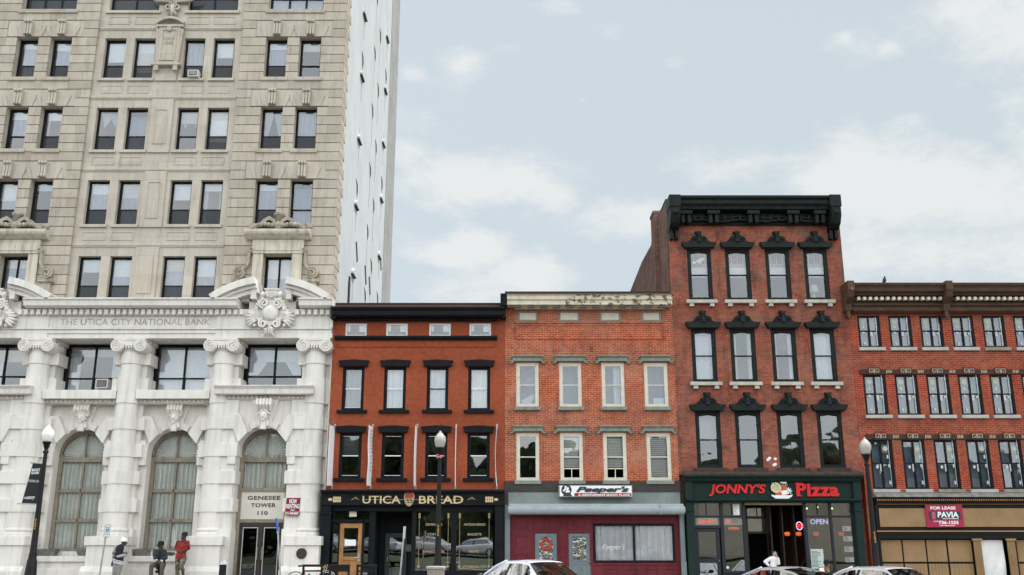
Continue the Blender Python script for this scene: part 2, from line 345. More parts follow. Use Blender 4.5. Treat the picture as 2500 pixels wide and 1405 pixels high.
# ---------------------------------------------------------------- shared materials
tower_stone = None
def blocks(name, c, bw, bh, oz=0., var=.12, streak=.25, joint=.55, rough=.85):
    """dressed stone: slight change of tone from block to block, fine joints, rain streaks"""
    if name in MATS: return MATS[name]
    m, t, b = nt(name); L = t.links
    tc = node(t, 'ShaderNodeTexCoord'); sp = node(t, 'ShaderNodeSeparateXYZ'); L.new(tc.outputs['Object'], sp.inputs[0])
    ad = node(t, 'ShaderNodeMath', operation='ADD'); L.new(sp.outputs[0], ad.inputs[0]); L.new(sp.outputs[1], ad.inputs[1])
    sz = node(t, 'ShaderNodeMath', operation='ADD'); L.new(sp.outputs[2], sz.inputs[0]); sz.inputs[1].default_value = oz
    cb = node(t, 'ShaderNodeCombineXYZ'); L.new(ad.outputs[0], cb.inputs[0]); L.new(sz.outputs[0], cb.inputs[1])
    br = node(t, 'ShaderNodeTexBrick', i_Scale=1.0, i_Mortar_Size=.012, i_Mortar_Smooth=.2, i_Bias=0., i_Brick_Width=bw, i_Row_Height=bh)
    L.new(cb.outputs[0], br.inputs['Vector'])
    br.inputs['Color1'].default_value = (*[x * (1 - var) for x in c], 1); br.inputs['Color2'].default_value = (*[min(1, x * (1 + var)) for x in c], 1); br.inputs['Mortar'].default_value = (*[x * joint for x in c], 1)
    n1 = node(t, 'ShaderNodeTexNoise', i_Scale=.9, i_Detail=8.0, i_Roughness=.65); L.new(tc.outputs['Object'], n1.inputs['Vector'])
    col = mul(t, br.outputs['Color'], ramp(t, n1.outputs['Fac'], .3, .7, (.82, .80, .77), (1, 1, 1)))
    mp = node(t, 'ShaderNodeMapping'); mp.inputs['Scale'].default_value = (4, 4, .5); L.new(tc.outputs['Object'], mp.inputs[0])
    n3 = node(t, 'ShaderNodeTexNoise', i_Scale=1.2, i_Detail=8.0, i_Roughness=.7); L.new(mp.outputs[0], n3.inputs['Vector'])
    col = mul(t, col, ramp(t, n3.outputs['Fac'], .5, .75, (1, 1, 1), (1 - streak, 1 - streak * 1.08, 1 - streak * 1.2)))
    n2 = node(t, 'ShaderNodeTexNoise', i_Scale=22., i_Detail=5.0); L.new(tc.outputs['Object'], n2.inputs['Vector'])
    col = mul(t, col, ramp(t, n2.outputs['Fac'], .3, .7, (.9, .9, .89), (1, 1, 1)))
    L.new(col, b.inputs['Base Color']); b.inputs['Roughness'].default_value = rough; b.inputs['Specular IOR Level'].default_value = .25
    bp = node(t, 'ShaderNodeBump', i_Strength=.2, i_Distance=.02); L.new(n2.outputs['Fac'], bp.inputs['Height']); L.new(bp.outputs[0], b.inputs['Normal'])
    MATS[name] = m; return m
M_TOWER = blocks('tower limestone', (.49, .436, .37), 1.15, .4025, -.13, .12, .32, .7)
M_TOWERC = blocks('tower limestone smooth', (.54, .486, .42), 1.3, .805, -.13, .06, .25, .85)
M_WHITE = plain('white painted stone', (.705, .668, .62), .65, .08, 1.2, .1, 25, streak=.18)
M_WHITEC = plain('white painted carving', (.715, .675, .625), .65, .1, 6, .12, 40, streak=.15)
M_SIDE = plain('white painted side wall', (.53, .55, .56), .85, .07, .6, 0, 14, streak=.10, spec=.1)
M_SIDEG = brick('pale grey brick', (.50, .51, .50), (.44, .45, .45), (.36, .37, .37), .012, .2, (.3, .3, .3))
M_BLK = plain('black window paint', (.009, .009, .010), .5, .2, 4, .05, spec=.12)
M_GLS = glass('upper window glass', (.86, .90, .94), .11, .012)
M_SCR = screen('insect screen', (.03, .032, .036), .62)
M_GLD = glass('old rippled glass', (.85, .86, .86), .12, .12, 1.0)
M_GLK = glass('shop glass', (.7, .72, .72), .26, .06, .5)
M_GLA = glass('arch glass', (.96, .97, .96), .05, .04, .7)
M_GLP = glass('display glass', (.6, .62, .62), .36, .05, .5)
M_GLW = glass('clear shop glass', (.97, .97, .97), .10, .10, .9)
M_GLO = glass('door glass', (.5, .5, .5), .10, .10, .8)
M_DARK = plain('unlit interior', (.03, .028, .026), .9, .3, 1.5, 0)
M_CEIL = plain('interior ceiling', (.16, .15, .14), .9, .2, 1.5, 0)
M_SHADES = [plain('cream roller shade', (.66, .62, .52), .8, .06, 4, .05), plain('mint roller shade', (.55, .68, .62), .8, .06, 4, .05), plain('grey roller shade', (.5, .5, .5), .8, .06, 4, .05)]
M_SHADE = plain('white roller shade', (.78, .78, .77), .8, .06, 4, .05)
M_SHEER = plain('white curtain cloth', (.74, .74, .76), .9, .08, 5, .1)
M_LILAC = plain('lilac curtain cloth', (.36, .34, .42), .9, .1, 5, .1)
M_BLUEC = plain('blue grey curtain cloth', (.22, .26, .34), .9, .1, 5, .1)
M_DRAPE = plain('grey green drapery', (.80, .81, .77), .9, .1, 2, .1)
M_LACE = plain('lace curtain', (.72, .73, .74), .95, .25, 45, .2)
M_TAN = plain('weathered tan window wood', (.26, .22, .165), .7, .2, 6, .2, streak=.3)
M_IRON = plain('black iron', (.010, .010, .011), .45, .2, 6, .1, spec=.2)
M_SHEERG = plain('grey net cloth', (.40, .42, .50), .9, .1, 5, .1)
M_STEEL = plain('galvanised steel', (.42, .43, .44), .4, .15, 8, .05, metal=.9)
M_AC = plain('air conditioner casing', (.6, .59, .55), .5, .1, 6)
M_GRILL = plain('black grille', (.02, .02, .022), .6, .3, 30)

# ---------------------------------------------------------------- windows
def sheet(kind, x0, x1, zt, zb, y, waves=6, amp=.02, zb2=None, n=None):
    """a hanging cloth with vertical folds; its hem may run from zb at the left to zb2 at the right"""
    g = G(); n = n or max(2, int(waves * 8)); zb2 = zb if zb2 is None else zb2; ph = random.random() * 6; P = []
    for i in range(n + 1):
        u = i / n; x = x0 + (x1 - x0) * u; yy = y + amp * sin(u * waves * 2 * pi + ph) + amp * .5 * sin(u * waves * 3.1 * pi + ph)
        P.append((x, yy, zt, zb + (zb2 - zb) * u))
    for i in range(n):
        a, b = P[i], P[i + 1]
        g.quad((a[0], a[1], a[3]), (b[0], b[1], b[3]), (b[0], b[1], b[2]), (a[0], a[1], a[2]))
    return g
def drape(w, kind, x0, x1, z0, z1, y, zs):
    M_SHEER = M_SHEERG if y > 36.9 and y < 37.09 else MATS['white curtain cloth']
    H = z1 - z0; X = x1 - x0; r = random.random
    if kind == 'shade': sheet('', x0, x1, z1, z1 - H * (.14 + .3 * r() ** 1.5), y - .03, 1, .0, n=2).build('blind', M_SHADE if r() < .65 else random.choice(M_SHADES), w)
    elif kind == 'half': sheet('', x0, x1, z1, z1 - H * (.5 + .3 * r()), y - .03, 1, .0, n=2).build('blind', M_SHADE if r() < .6 else random.choice(M_SHADES), w)
    elif kind == 'full': sheet('', x0, x1, z1, z0, y, 5, .012).build('curtain', M_SHEER, w, True)
    elif kind == 'lace': sheet('', x0, x1, z1, z0, y, 4, .012).build('curtain', M_LACE, w, True)
    elif kind == 'lilac': sheet('', x0, x1, z1, z0 + H * .33, y, 6, .018).build('curtain', M_LILAC, w, True)
    elif kind == 'blue': sheet('', x0, x1, z1 - H * .1, z0, y, 5, .018).build('curtain', M_BLUEC, w, True)
    elif kind == 'sheer': sheet('', x0, x1, z1, z0 + H * .36, y, 6, .02).build('curtain', M_SHEER, w, True)
    elif kind == 'tied':
        g = G(); n = 8
        for s in (0, 1):
            for i in range(n):
                u0, u1 = i / n, (i + 1) / n; a = []
                for u in (u0, u1):
                    xt = x0 + X * .5 * u; d = (1 - u * .9) if True else 0
                    a.append((xt, z1, x0 + X * .26 * u * (1 - .35 * u), z0 + H * .35, y + .015 * sin(u * 25)))
                q = [(p[0], p[4], p[1]) for p in a] + [(p[2], p[4], p[3]) for p in a[::-1]]
                if s: q = [(x0 + x1 - p[0], p[1], p[2]) for p in q]
                g.quad(*q)
        g.build('curtain', M_SHEER, w, True)
    elif kind == 'vee':
        g = G(); g.prism([(x0, z1), (x1, z1), (x1 - X * .15, z1 - H * .36), (x0 + X * .55, z1 - H * .16), (x0 + X * .2, z1 - H * .4)], y, y + .01); g.build('curtain', M_SHEER, w)
    elif kind == 'left': sheet('', x0, x0 + X * .42, z1, z0, y, 3, .02).build('curtain', M_SHEER, w, True)
    elif kind == 'right': sheet('', x0 + X * .58, x1, z1, z0, y, 3, .02).build('curtain', M_SHEER, w, True)
    elif kind == 'sides':
        g = sheet('', x0, x0 + X * .2, z1, z0, y, 2, .02); g.merge(sheet('', x0 + X * .8, x1, z1, z0, y, 2, .02)); g.build('curtain', M_SHEER, w, True)
    elif kind == 'slats':
        g = G(); k = 16
        for i in range(k):
            z = z1 - H * (.32 + .22 * i / k); g.box(x0, x1, y, y + .02, z, z + H * .011)
        g.build('blind', M_SHADE, w)
def window(root, x0, x1, z0, z1, y, fm=None, gm=None, fw=.07, split=.42, mull=0, cur=(), depth=.1, sash=.045, rail=True, name='window', railm=None, lowgrid=0, extra=None, openlow=0., scr=False):
    fm = fm or M_BLK; gm = gm or M_GLS
    g = G(); y1 = y + depth
    g.box(x0, x0 + fw, y, y1, z0, z1); g.box(x1 - fw, x1, y, y1, z0, z1); g.box(x0 + fw, x1 - fw, y, y1, z1 - fw, z1); g.box(x0 + fw, x1 - fw, y, y1, z0, z0 + fw * .8)
    a, b, c, d = x0 + fw, x1 - fw, z0 + fw * .8, z1 - fw
    zs = c + (d - c) * split
    for i in range(mull):
        mx = a + (b - a) * (i + 1) / (mull + 1); g.box(mx - fw * .42, mx + fw * .42, y + .004, y1, c, d)
    w = g.build(name, fm, root, bevel=.006)
    cells = [(a + (b - a) * i / (mull + 1) + (fw * .42 if i else 0), a + (b - a) * (i + 1) / (mull + 1) - (fw * .42 if i < mull else 0)) for i in range(mull + 1)]
    p = G(); sg = G()
    for (u, v) in cells:
        t1, t2 = random.uniform(-.006, .006), random.uniform(-.006, .006)
        yo = y + .03
        if rail:
            s = sash
            lowz = c + openlow * (d - c)
            sg.box(u, v, yo - .012, yo + .05, zs - s * .5, zs + s * .5)
            if openlow: sg.box(u, v, yo + .02, yo + .05, lowz - s * .5, lowz + s * .5)
            p.quad((u, yo + t1, zs), (v, yo - t1, zs), (v, yo - t1 + t2, d), (u, yo + t1 + t2, d))
            yo += .03
            p.quad((u, yo + t2, lowz), (v, yo - t2, lowz), (v, yo - t2 + t1, zs), (u, yo + t2 + t1, zs))
        else: p.quad((u, yo + t1, c), (v, yo - t1, c), (v, yo - t1 + t2, d), (u, yo + t1 + t2, d))
    if rail: sg.build('sash_rail', railm or fm, w)
    p.build('pane', gm, w)
    if scr and rail:
        s_ = G(); [s_.quad((u, y + .008, c), (v, y + .008, c), (v, y + .008, zs - .02), (u, y + .008, zs - .02)) for u, v in cells]; s_.build('insect_screen', M_SCR, w)
    for k in cur: drape(w, k, a, b, c, d, y1 + .06 + .02 * random.random(), zs)
    return w
def sill(w, x0, x1, z, y0, y1, h, mat, feet=0):
    g = G().box(x0, x1, y0, y1, z - h, z)
    if feet:
        for q in (x0 + .12, x1 - .12 - .17): g.box(q, q + .17, y0 + .03, y1, z - h - .13, z - h - .002)
    return g.build('sill', mat, w, bevel=.008)
def panel_frame(g, x0, x1, z0, z1, y, w=.05, t=.025):
    g.box(x0, x1, y - t, y + .01, z0, z0 + w); g.box(x0, x1, y - t, y + .01, z1 - w, z1); g.box(x0, x0 + w, y - t, y + .01, z0 + w, z1 - w); g.box(x1 - w, x1, y - t, y + .01, z0 + w, z1 - w)
    return g
def interior(root, x0, x1, z0, z1, y, floors=()):
    g = G().box(x0, x1, y + 2.6, y + 2.7, z0, z1); g.build('interior_wall', M_DARK, root)
    g = G()
    for z in floors: g.box(x0, x1, y + .35, y + 2.59, z - .12, z)
    if floors: g.build('interior_floor', M_CEIL, root)

# ---------------------------------------------------------------- the bank tower
BC, YT, YB = -14.5, 36.7, 36.6
bank = thing('bank_tower', (BC, 40, 0), 'tall cream stone bank tower with white columned arcade at its base', 'building')
TOPS, BOTS, FL = [13.01, 16.25, 19.47, 22.69, 25.9], [11.15, 14.33, 17.56, 20.80, 23.98], 3.22
BAYW = [(-10.41, -9.5), (-8.99, -8.07)]
GRPW = [(-12.66, -11.76), (-13.9, -13.02)]
sym = lambda a: [(2 * BC - .03 - q, 2 * BC - .03 - p) for p, q in a]
bays, grps = BAYW + sym(BAYW), GRPW + sym(GRPW)
holes = []; specs = []
for k in range(5):
    z0, z1 = BOTS[k], TOPS[k]
    if k == 4:
        for a, b, n in [(-10.41, -8.07, 2), (-20.96, -18.62, 2), (-13.9, -11.76, 1), (-17.27, -15.13, 1)]: holes.append((a, b, z0, z1)); specs.append((a, b, z0, z1, n, k))
        continue
    for a, b in grps: holes.append((a, b, z0, z1)); specs.append((a, b, z0, z1, 0, k))
    if k == 0:
        for c in (-9.29, -19.74): holes.append((c - .57, c + .57, 10.5, 13.03)); specs.append((c - .57, c + .57, 10.5, 13.03, 1, k))
    else:
        for a, b in bays: holes.append((a, b, z0, z1)); specs.append((a, b, z0, z1, 0, k))
XR, XL = -7.08, 2 * BC - .03 + 7.08
bw = G().wall(XL, XR - .012, 9.5, 38, YT, holes, .3); bw.build('wall', M_TOWERC, bank)
LINT = [(a, b, TOPS[k] + .02, TOPS[k] + .74) for k in (1, 2, 3) for a, b in ((-10.86, -7.62), (-21.41, -18.17))]
G2 = G(); [G2.box(a, b, YT - .1, YT - .001, c + .01, d + .045) for a, b, c, d in LINT]; G2.build('lintel', M_TOWERC, bank, bevel=.01)
# rusticated end bays: courses standing proud, cut round the windows
for (bx0, bx1) in ((-11.45, XR), (XL, 2 * BC - .03 + 11.45)):
    g = G()
    z = 13.01 - 8 * .4025
    while z < 37.5:
        c0, c1 = z + .012, z + .4025 - .012
        cuts = sorted((h[0], h[1]) for h in holes + LINT if h[2] < c1 - .05 and h[3] > c0 + .05 and h[0] > bx0 - .1 and h[1] < bx1 + .1)
        x = bx0
        for a, b in cuts + [(bx1, bx1)]:
            if a - x > .03: g.box(x, a, YT - .13, YT - .001, c0, c1)
            x = b
        z += .4025
    g.build('rusticated_bay', M_TOWER, bank, bevel=.008)
# windows
STY = ['shade', 'shade', 'lilac', 'full', 'tied', 'half', 'sheer', 'vee', 'blue', 'shade']
PICK = {(0, 0): ['shade', 'full'], (0, 1): ['shade', 'full']}
for i, (a, b, z0, z1, n, k) in enumerate(specs):
    cur = ['shade'] if random.random() < .85 else []
    cur += [random.choice(['full', 'lilac', 'sheer', 'tied', 'full', 'vee', 'sheer', 'sides', 'half', 'blue'])]
    if random.random() < .16: cur = cur[:1]
    if k == 4: cur = [random.choice(['blue', 'sides', 'full'])]
    w = window(bank, a + .002, b - .002, z0, z1, YT + .2, M_BLK, M_GLS, .085, .36 if n != 1 or k else .3, n, cur, depth=.095, scr=random.random() < .8)
    if k == 0 and n == 1: continue
    inb = a > -11.5 or b < -17.6
    sill(w, a - .1, b + .1, z0 - .002, YT - (.19 if inb else .09), YT + .2, .17 if inb else .12, M_TOWER if inb else M_TOWERC)
# keystones with scroll ribs and splayed voussoirs over the end-bay windows
for k in (1, 2, 3):
    for a, b in bays:
        c = (a + b) / 2; z = TOPS[k]; g = G()
        for s in (-1, 0, 1):
            x = c + s * .115
            g.prism([(x - .04, z + .1), (x + .04, z + .1), (x + .05, z + .66), (x - .05, z + .66)], YT - .27, YT - .101)
            g.tube([(x - .045, YT - .27, z + .66), (x + .045, YT - .27, z + .66)], .075, 10); g.tube([(x - .04, YT - .24, z + .1), (x + .04, YT - .24, z + .1)], .06, 10)
        g.prism([(c - .15, z + .04), (c + .15, z + .04), (c + .17, z + .7), (c - .17, z + .7)], YT - .17, YT - .101)
        g.build('keystone', M_TOWERC, bank, 'auto')
        g = G()
        for s in (-1, 1):
            g.prism([(c + s * .42, z + .02), (c + s * .56, z + .02), (c + s * .74, z + .5), (c + s * .56, z + .5)], YT - .135, YT - .101)
        g.build('voussoir', M_TOWERC, bank)
# middle of the tower: spandrel panels, string courses and the pier panels
g = G()
for k in range(5):
    t = TOPS[k]
    if k < 4:
        for a, b in ((-13.98, -11.68), (-17.34, -15.05)):
            m = (a + b) / 2
            panel_frame(g, a + .12, m - .1, t + .66, t + 1.02, YT, .035, .02); panel_frame(g, m + .1, b - .12, t + .66, t + 1.02, YT, .035, .02)
        g.box(-17.55, -11.5, YT - .06, YT, t + .42, t + .5); g.box(-17.55, -11.5, YT - .03, YT, t + .36, t + .419)
    for c in grps:
        for s in (-.22, .22): g.prism([((c[0] + c[1]) / 2 + s - .01, t + .01), ((c[0] + c[1]) / 2 + s + .01, t + .01), ((c[0] + c[1]) / 2 + s * 1.3 + .01, t + .34), ((c[0] + c[1]) / 2 + s * 1.3 - .01, t + .34)], YT - .012, YT)
for a, b in ((-15.05, -14.0),):
    for k in (0, 1, 2, 3):
        z0, z1 = BOTS[k], TOPS[k]
        g.box(a + .08, b - .08, YT - .07, YT - .001, z0 - .12, z1 + .35)
        if k in (1, 2): panel_frame(g, a + .27, b - .27, z0 + .25, z1 - .1, YT - .07, .035, .03)
        if k == 0: g.box(a + .25, b - .25, YT - .1, YT - .071, z0 + .3, z1 - .05)
g.build('panelling', M_TOWERC, bank, bevel=.006)
# founding tablet on the pier
g = G(); tx, tz0, tz1 = BC + .0, hz(160, YT), hz(72, YT)
g.box(tx - .45, tx + .45, YT - .2, YT - .071, tz0, tz1)
panel_frame(g, tx - .33, tx + .33, tz0 + .12, tz1 - .1, YT - .2, .06, .04)
g.box(tx - .62, tx + .62, YT - .3, YT - .071, tz0 - .12, tz0 - .001); g.box(tx - .56, tx + .56, YT - .25, YT - .071, tz1 + .001, tz1 + .09)
g.band(arc(tx, tz1 - .42, .82, radians(45), radians(135), 12), .1, YT - .3, YT - .071)
for s in (-1, 1):
    g.box(tx + s * .4 - .09, tx + s * .4 + .09, YT - .28, YT - .2, tz0 - .36, tz0 - .121)
    g.tube([(tx + s * .52, YT - .16, tz1 - .1), (tx + s * .5, YT - .16, tz1 - .5), (tx + s * .46, YT - .16, tz0 + .1)], [.07, .05, .03], 8)
for s in (-1, 0, 1): g.tube([(tx + s * .06, YT - .27, tz1 - .02), (tx + s * .05, YT - .26, tz1 - .22)], [.045, .03], 8)
tab = g.build('founding_tablet', M_TOWERC, bank, 'auto')
M_CARVE = plain('carved letter shade', (.27, .225, .16), .9, .2, 8)
letters('FOUNDED', tx - .25, tx + .25, hz(105, YT), hz(97, YT), YT - .206, .01).build('lettering', M_CARVE, tab)
letters('1848', tx - .19, tx + .19, hz(116, YT), hz(107, YT), YT - .206, .01).build('lettering', M_CARVE, tab)
g = G(); oz = hz(22, YT)
for s in (-1, 1):
    for i in range(5): g.tube([(BC, YT - .12, oz + .25), (BC + s * (.2 + .13 * i), YT - .16, oz + .5 - .05 * i), (BC + s * (.42 + .17 * i), YT - .1, oz + .38 + .05 * i)], [.05, .09, .02], 7)
    g.band(spiral(BC + s * .17, oz, .19, .03, pi / 2, s * 1.5), .055, YT - .2, YT - .07)
    g.tube([(BC + s * .03, YT - .14, oz - .15), (BC + s * .16, YT - .17, oz - .32), (BC + s * .1, YT - .1, oz - .45)], [.06, .09, .02], 8)
g.tube([(BC, YT - .17, oz + .05), (BC, YT - .16, oz - .5)], [.1, .04], 8); g.build('leaf_ornament', M_TOWERC, bank, True)
# surrounds of the two big windows above the arcade
for c in (-9.29, -19.74):
    g = G(); y = YT - .131
    for s in (-1, 1): g.box(c + s * .57, c + s * .98, y - .1, y, 10.5, 13.05)
    g.box(c - 1.02, c + 1.02, y - .14, y, 13.05, 13.62); g.box(c - .9, c + .9, y - .17, y - .141, 13.15, 13.45)
    g.profile([(y, 13.62), (y - .2, 13.64), (y - .42, 13.78), (y - .46, 13.86), (y - .46, 13.97), (y, 13.99)], c - 1.3, c + 1.3)
    s1 = g.build('window_surround', M_WHITE if False else plain('pale limestone surround', (.58, .52, .43), .8, .14, 2, .1, streak=.4), bank, bevel=.01)
    g = G(); zz = 13.99
    for s in (-1, 1):
        g.band([(c + s * x, zz + z) for x, z in ((.06, .10), (.18, .36), (.36, .46), (.55, .36), (.72, .16), (.9, .08), (1.04, .1))], [.08, .14, .16, .14, .12, .1, .08], y - .38, y - .05)
        g.tube([(c + s * 1.05, y - .4, zz + .12), (c + s * 1.05, y - .05, zz + .12)], .11, 14)
        for i in range(5): g.ell((c + s * (.22 + .14 * i), y - .36, zz + .2 - .02 * abs(i - 2)), (.09, .08, .1), 8, 6)
        # side console: an S that ends in a scroll
        pth = [(c + s * 1.10, 13.1), (c + s * 1.12, 12.9), (c + s * 1.13, 12.7), (c + s * 1.19, 12.52), (c + s * 1.32, 12.4)]
        g.band(pth, [.09, .1, .12, .13, .14], y - .2, y + .0)
        g.band(spiral(c + s * 1.42, 12.23, .24, .05, pi / 2, -s * 1.9), .075, y - .22, y); g.tube([(c + s * 1.42, y - .16, 12.23), (c + s * 1.42, y, 12.23)], .2, 16)
        g.band(spiral(c + s * 1.04, 13.18, .1, .03, -pi / 2, s * 1.3, 14), .05, y - .2, y)
        g.box(c + s * 1.12, c + s * 1.72, y - .25, y, 11.86, 11.98); g.box(c + s * 1.0, c + s * 1.6, y - .15, y, 10.6, 11.859)
    g.lathe(c, y - .22, [(.13, zz), (.2, zz + .1), (.21, zz + .2), (.12, zz + .33), (.07, zz + .38), (.13, zz + .44), (.16, zz + .55), (.22, zz + .6), (.22, zz + .68), (.14, zz + .72), (.05, zz + .8)], 16)
    g.build('scroll_pediment', plain('weathered carving', (.40, .35, .28), .9, .3, 5, .3, streak=.45), bank, 'auto')

# sides and roof of the tower
g = G().box(XR - .3, XR - .003, YT + .002, 50.6, 0, 38); sw = g.build('side_wall', M_SIDE, bank)
G().box(XR - .32, XR + .02, 50.601, 54, 0, 39).build('brick_pier', M_SIDEG, bank)
G().box(XL, XL + .3, YT + .3, 54, 0, 38).build('side_wall', M_SIDE, bank)
G().box(XL + .3, XR - .32, 53.7, 54, 0, 38).build('rear_wall', M_SIDE, bank); G().box(XL, XR - .003, YT + .01, 53.9, 38, 38.3).build('roof', M_DARK, bank)
g = G(); z = 9.0; i = 0
while z < 37.5:
    g.box(XR - .05, XR + .025, YT - .12, YT + (.62, .95)[i % 2] + .1 * random.random(), z + .012, z + .395); z += .4025; i += 1
g.build('quoin', M_TOWER, bank, bevel=.01)
# blind arched windows of the side wall: brick hood, sill and painted shadow streak
M_SOOT_SHADE = plain('grimy mortar and shade', (.12, .105, .085), .9, .3, 6); M_STK = plain('painted shadow streak', (.44, .43, .41), .9, .15, 8)
g = G(); gs = G(); gj = G(); YCOL = [41.0, 44.6, 46.2, 48.8]
for ci, yc in enumerate(YCOL):
    off = [hz(37, 41) - .0, hz(133 - 8, 44.6), hz(45, 46.2) - .9, hz(93, 48.8)][ci]
    for k in range(-1, 7):
        zc = off - FL * k if ci in (0, 3) else off - FL * k
        if zc < 9.5 or zc > 30: continue
        if ci in (0, 3):
            g.box(XR, XR + .11, yc - .28, yc + .48, zc - .1, zc - .04); gs.profile([(yc - .3, zc - .039), (yc + .5, zc - .039), (yc + .5, zc + .05), (yc + .1, zc + .3), (yc - .3, zc + .05)], XR, XR + .11)  # dark slab puts the shade under the sill into the colour
            gs.band([(0, 0), (0, .001)], .001, 0, .001)
        for j in range(0):
            a0, a1 = pi * (.5 - .5 * j / 6), pi * (.5 - .5 * (j + 1) / 6)
            zz = zc + (1.0 if ci in (0, 3) else 0)
            g.add([(XR, yc + .55 * (1 - cos(q)) - .2 if False else yc - .55 * cos(q), zz + .55 * sin(q) * .9) for q in (a0, a1)] + [(XR + .05, yc - .55 * cos(q), zz + .55 * sin(q) * .9) for q in (a1, a0)] +
                  [(XR, yc - .62 * cos(q), zz + .63 * sin(q) * .9) for q in (a0, a1)] + [(XR + .05, yc - .62 * cos(q), zz + .63 * sin(q) * .9) for q in (a1, a0)],
                  [(0, 1, 2, 3), (4, 7, 6, 5), (3, 2, 6, 7), (0, 4, 5, 1)])
        zt = zc + (1.0 if ci in (0, 3) else 0)
        if ci in (1, 2) or k % 2: g.tube([(XR, yc - .1, zt + .25), (XR + .02, yc + .12, zt + .05), (XR + .02, yc + .22, zt - .25), (XR, yc + .24, zt - .5)], [.015, .03, .035, .02], 6)
        gj.box(XR, XR + .01, yc + .2, yc + .23, zt - (2.2 if ci in (0, 3) else 2.0), zt - .3)  # thin darker strip painted as the long shadow streak
g.build('blind_window_hood', M_SOOT_SHADE, bank); gs.build('blind_window_sill', M_SIDE, bank); gj.build('blind_window_streak', M_STK, bank)
g = G()
for yc, py in ((41.6, 615), (44.4, 672), (45.8, 698), (49.4, 640)): g.add([(XR, yc - .05, hz(py, yc) + .45), (XR + .04, yc - .05, hz(py, yc) + .45), (XR + .04, yc + .45, hz(py, yc) - .35), (XR, yc + .45, hz(py, yc) - .35), (XR, yc + .06, hz(py, yc) + .5), (XR + .04, yc + .06, hz(py, yc) + .5), (XR + .04, yc + .56, hz(py, yc) - .3), (XR, yc + .56, hz(py, yc) - .3)], [(0, 3, 2, 1), (4, 5, 6, 7), (1, 2, 6, 5), (0, 1, 5, 4), (3, 7, 6, 2)])
g.build('roof_scar', M_SOOT_SHADE, bank)
g = G().box(XR, XR + .03, 40.1, 40.5, hz(760, 40.3), hz(690, 40.3)); g.prism([(XR, hz(690, 40.3)), (XR + .03, hz(690, 40.3)), (XR + .03, hz(676, 40.3)), (XR, hz(676, 40.3))], 40.15, 40.45); g.build('window', M_BLK, bank)
# ---------------------------------------------------------------- the white arcade of the bank
CX = [-21.52, -18.01, -14.5, -10.99, -7.48]
YC = 36.2
EL, ER = -22.6, -6.88
def yz(py, y): return hz(py, y)
# entablature: stepped architrave, frieze, dentils and cornice
g = G(); ze = yz(826, 35.85)
g.box(EL, ER, 35.90, 37.1, ze, yz(815, 35.9)); g.box(EL, ER, 35.86, 37.1, yz(815, 35.9) + .001, yz(805, 35.86)); g.box(EL, ER, 35.80, 37.1, yz(805, 35.86) + .001, yz(800, 35.8))
g.box(EL, ER, 35.88, 37.1, yz(800, 35.8) + .001, yz(770, 35.88))
for a, b in ((-11.3, ER + .04), (EL, -17.7)):
    g.box(a, b, 35.84, 35.899, ze + .003, yz(815, 35.9) - .003); g.box(a, b, 35.83, 35.879, yz(800, 35.8) + .004, yz(770, 35.88) - .003)
g.build('entablature', M_WHITE, bank, bevel=.01)
g = G(); zd0, zd1 = yz(769, 35.75), yz(757, 35.75)
g.box(EL, ER, 35.8, 37.0, zd0 - .02, zd1 + .04)
x = EL
while x < ER - .1:
    if not any(abs(x + .07 - c) < 1.0 for c in (-9.24, -19.78)): g.box(x, x + .135, 35.66, 35.799, zd0, zd1)
    x += .235
def cornice(g, a, b):
    g.profile([(36.9, zd1 + .041), (35.6, zd1 + .041), (35.42, zd1 + .1), (35.40, zd1 + .28), (35.33, zd1 + .33), (35.33, zd1 + .38), (36.9, zd1 + .40)], a, b)
cornice(g, -18.55, -10.43); cornice(g, -8.1, ER + .06); cornice(g, EL, -20.9)
g.build('cornice', M_WHITE, bank)
# engraved name
NAME = letters('THE UTICA CITY NATIONAL BANK', hx(147, 787, 35.87), hx(513, 787, 35.87), yz(794, 35.87), yz(779, 35.87), 35.872, .006)
NAME.build('lettering', plain('worn engraving', (.44, .40, .335), .9, .5, 2.2, 0), bank)
g = G(); panel_frame(g, hx(128, 787, 35.88), hx(532, 787, 35.88), yz(799, 35.88), yz(773, 35.88), 35.879, .03, .012); g.build('name_panel', M_WHITE, bank)
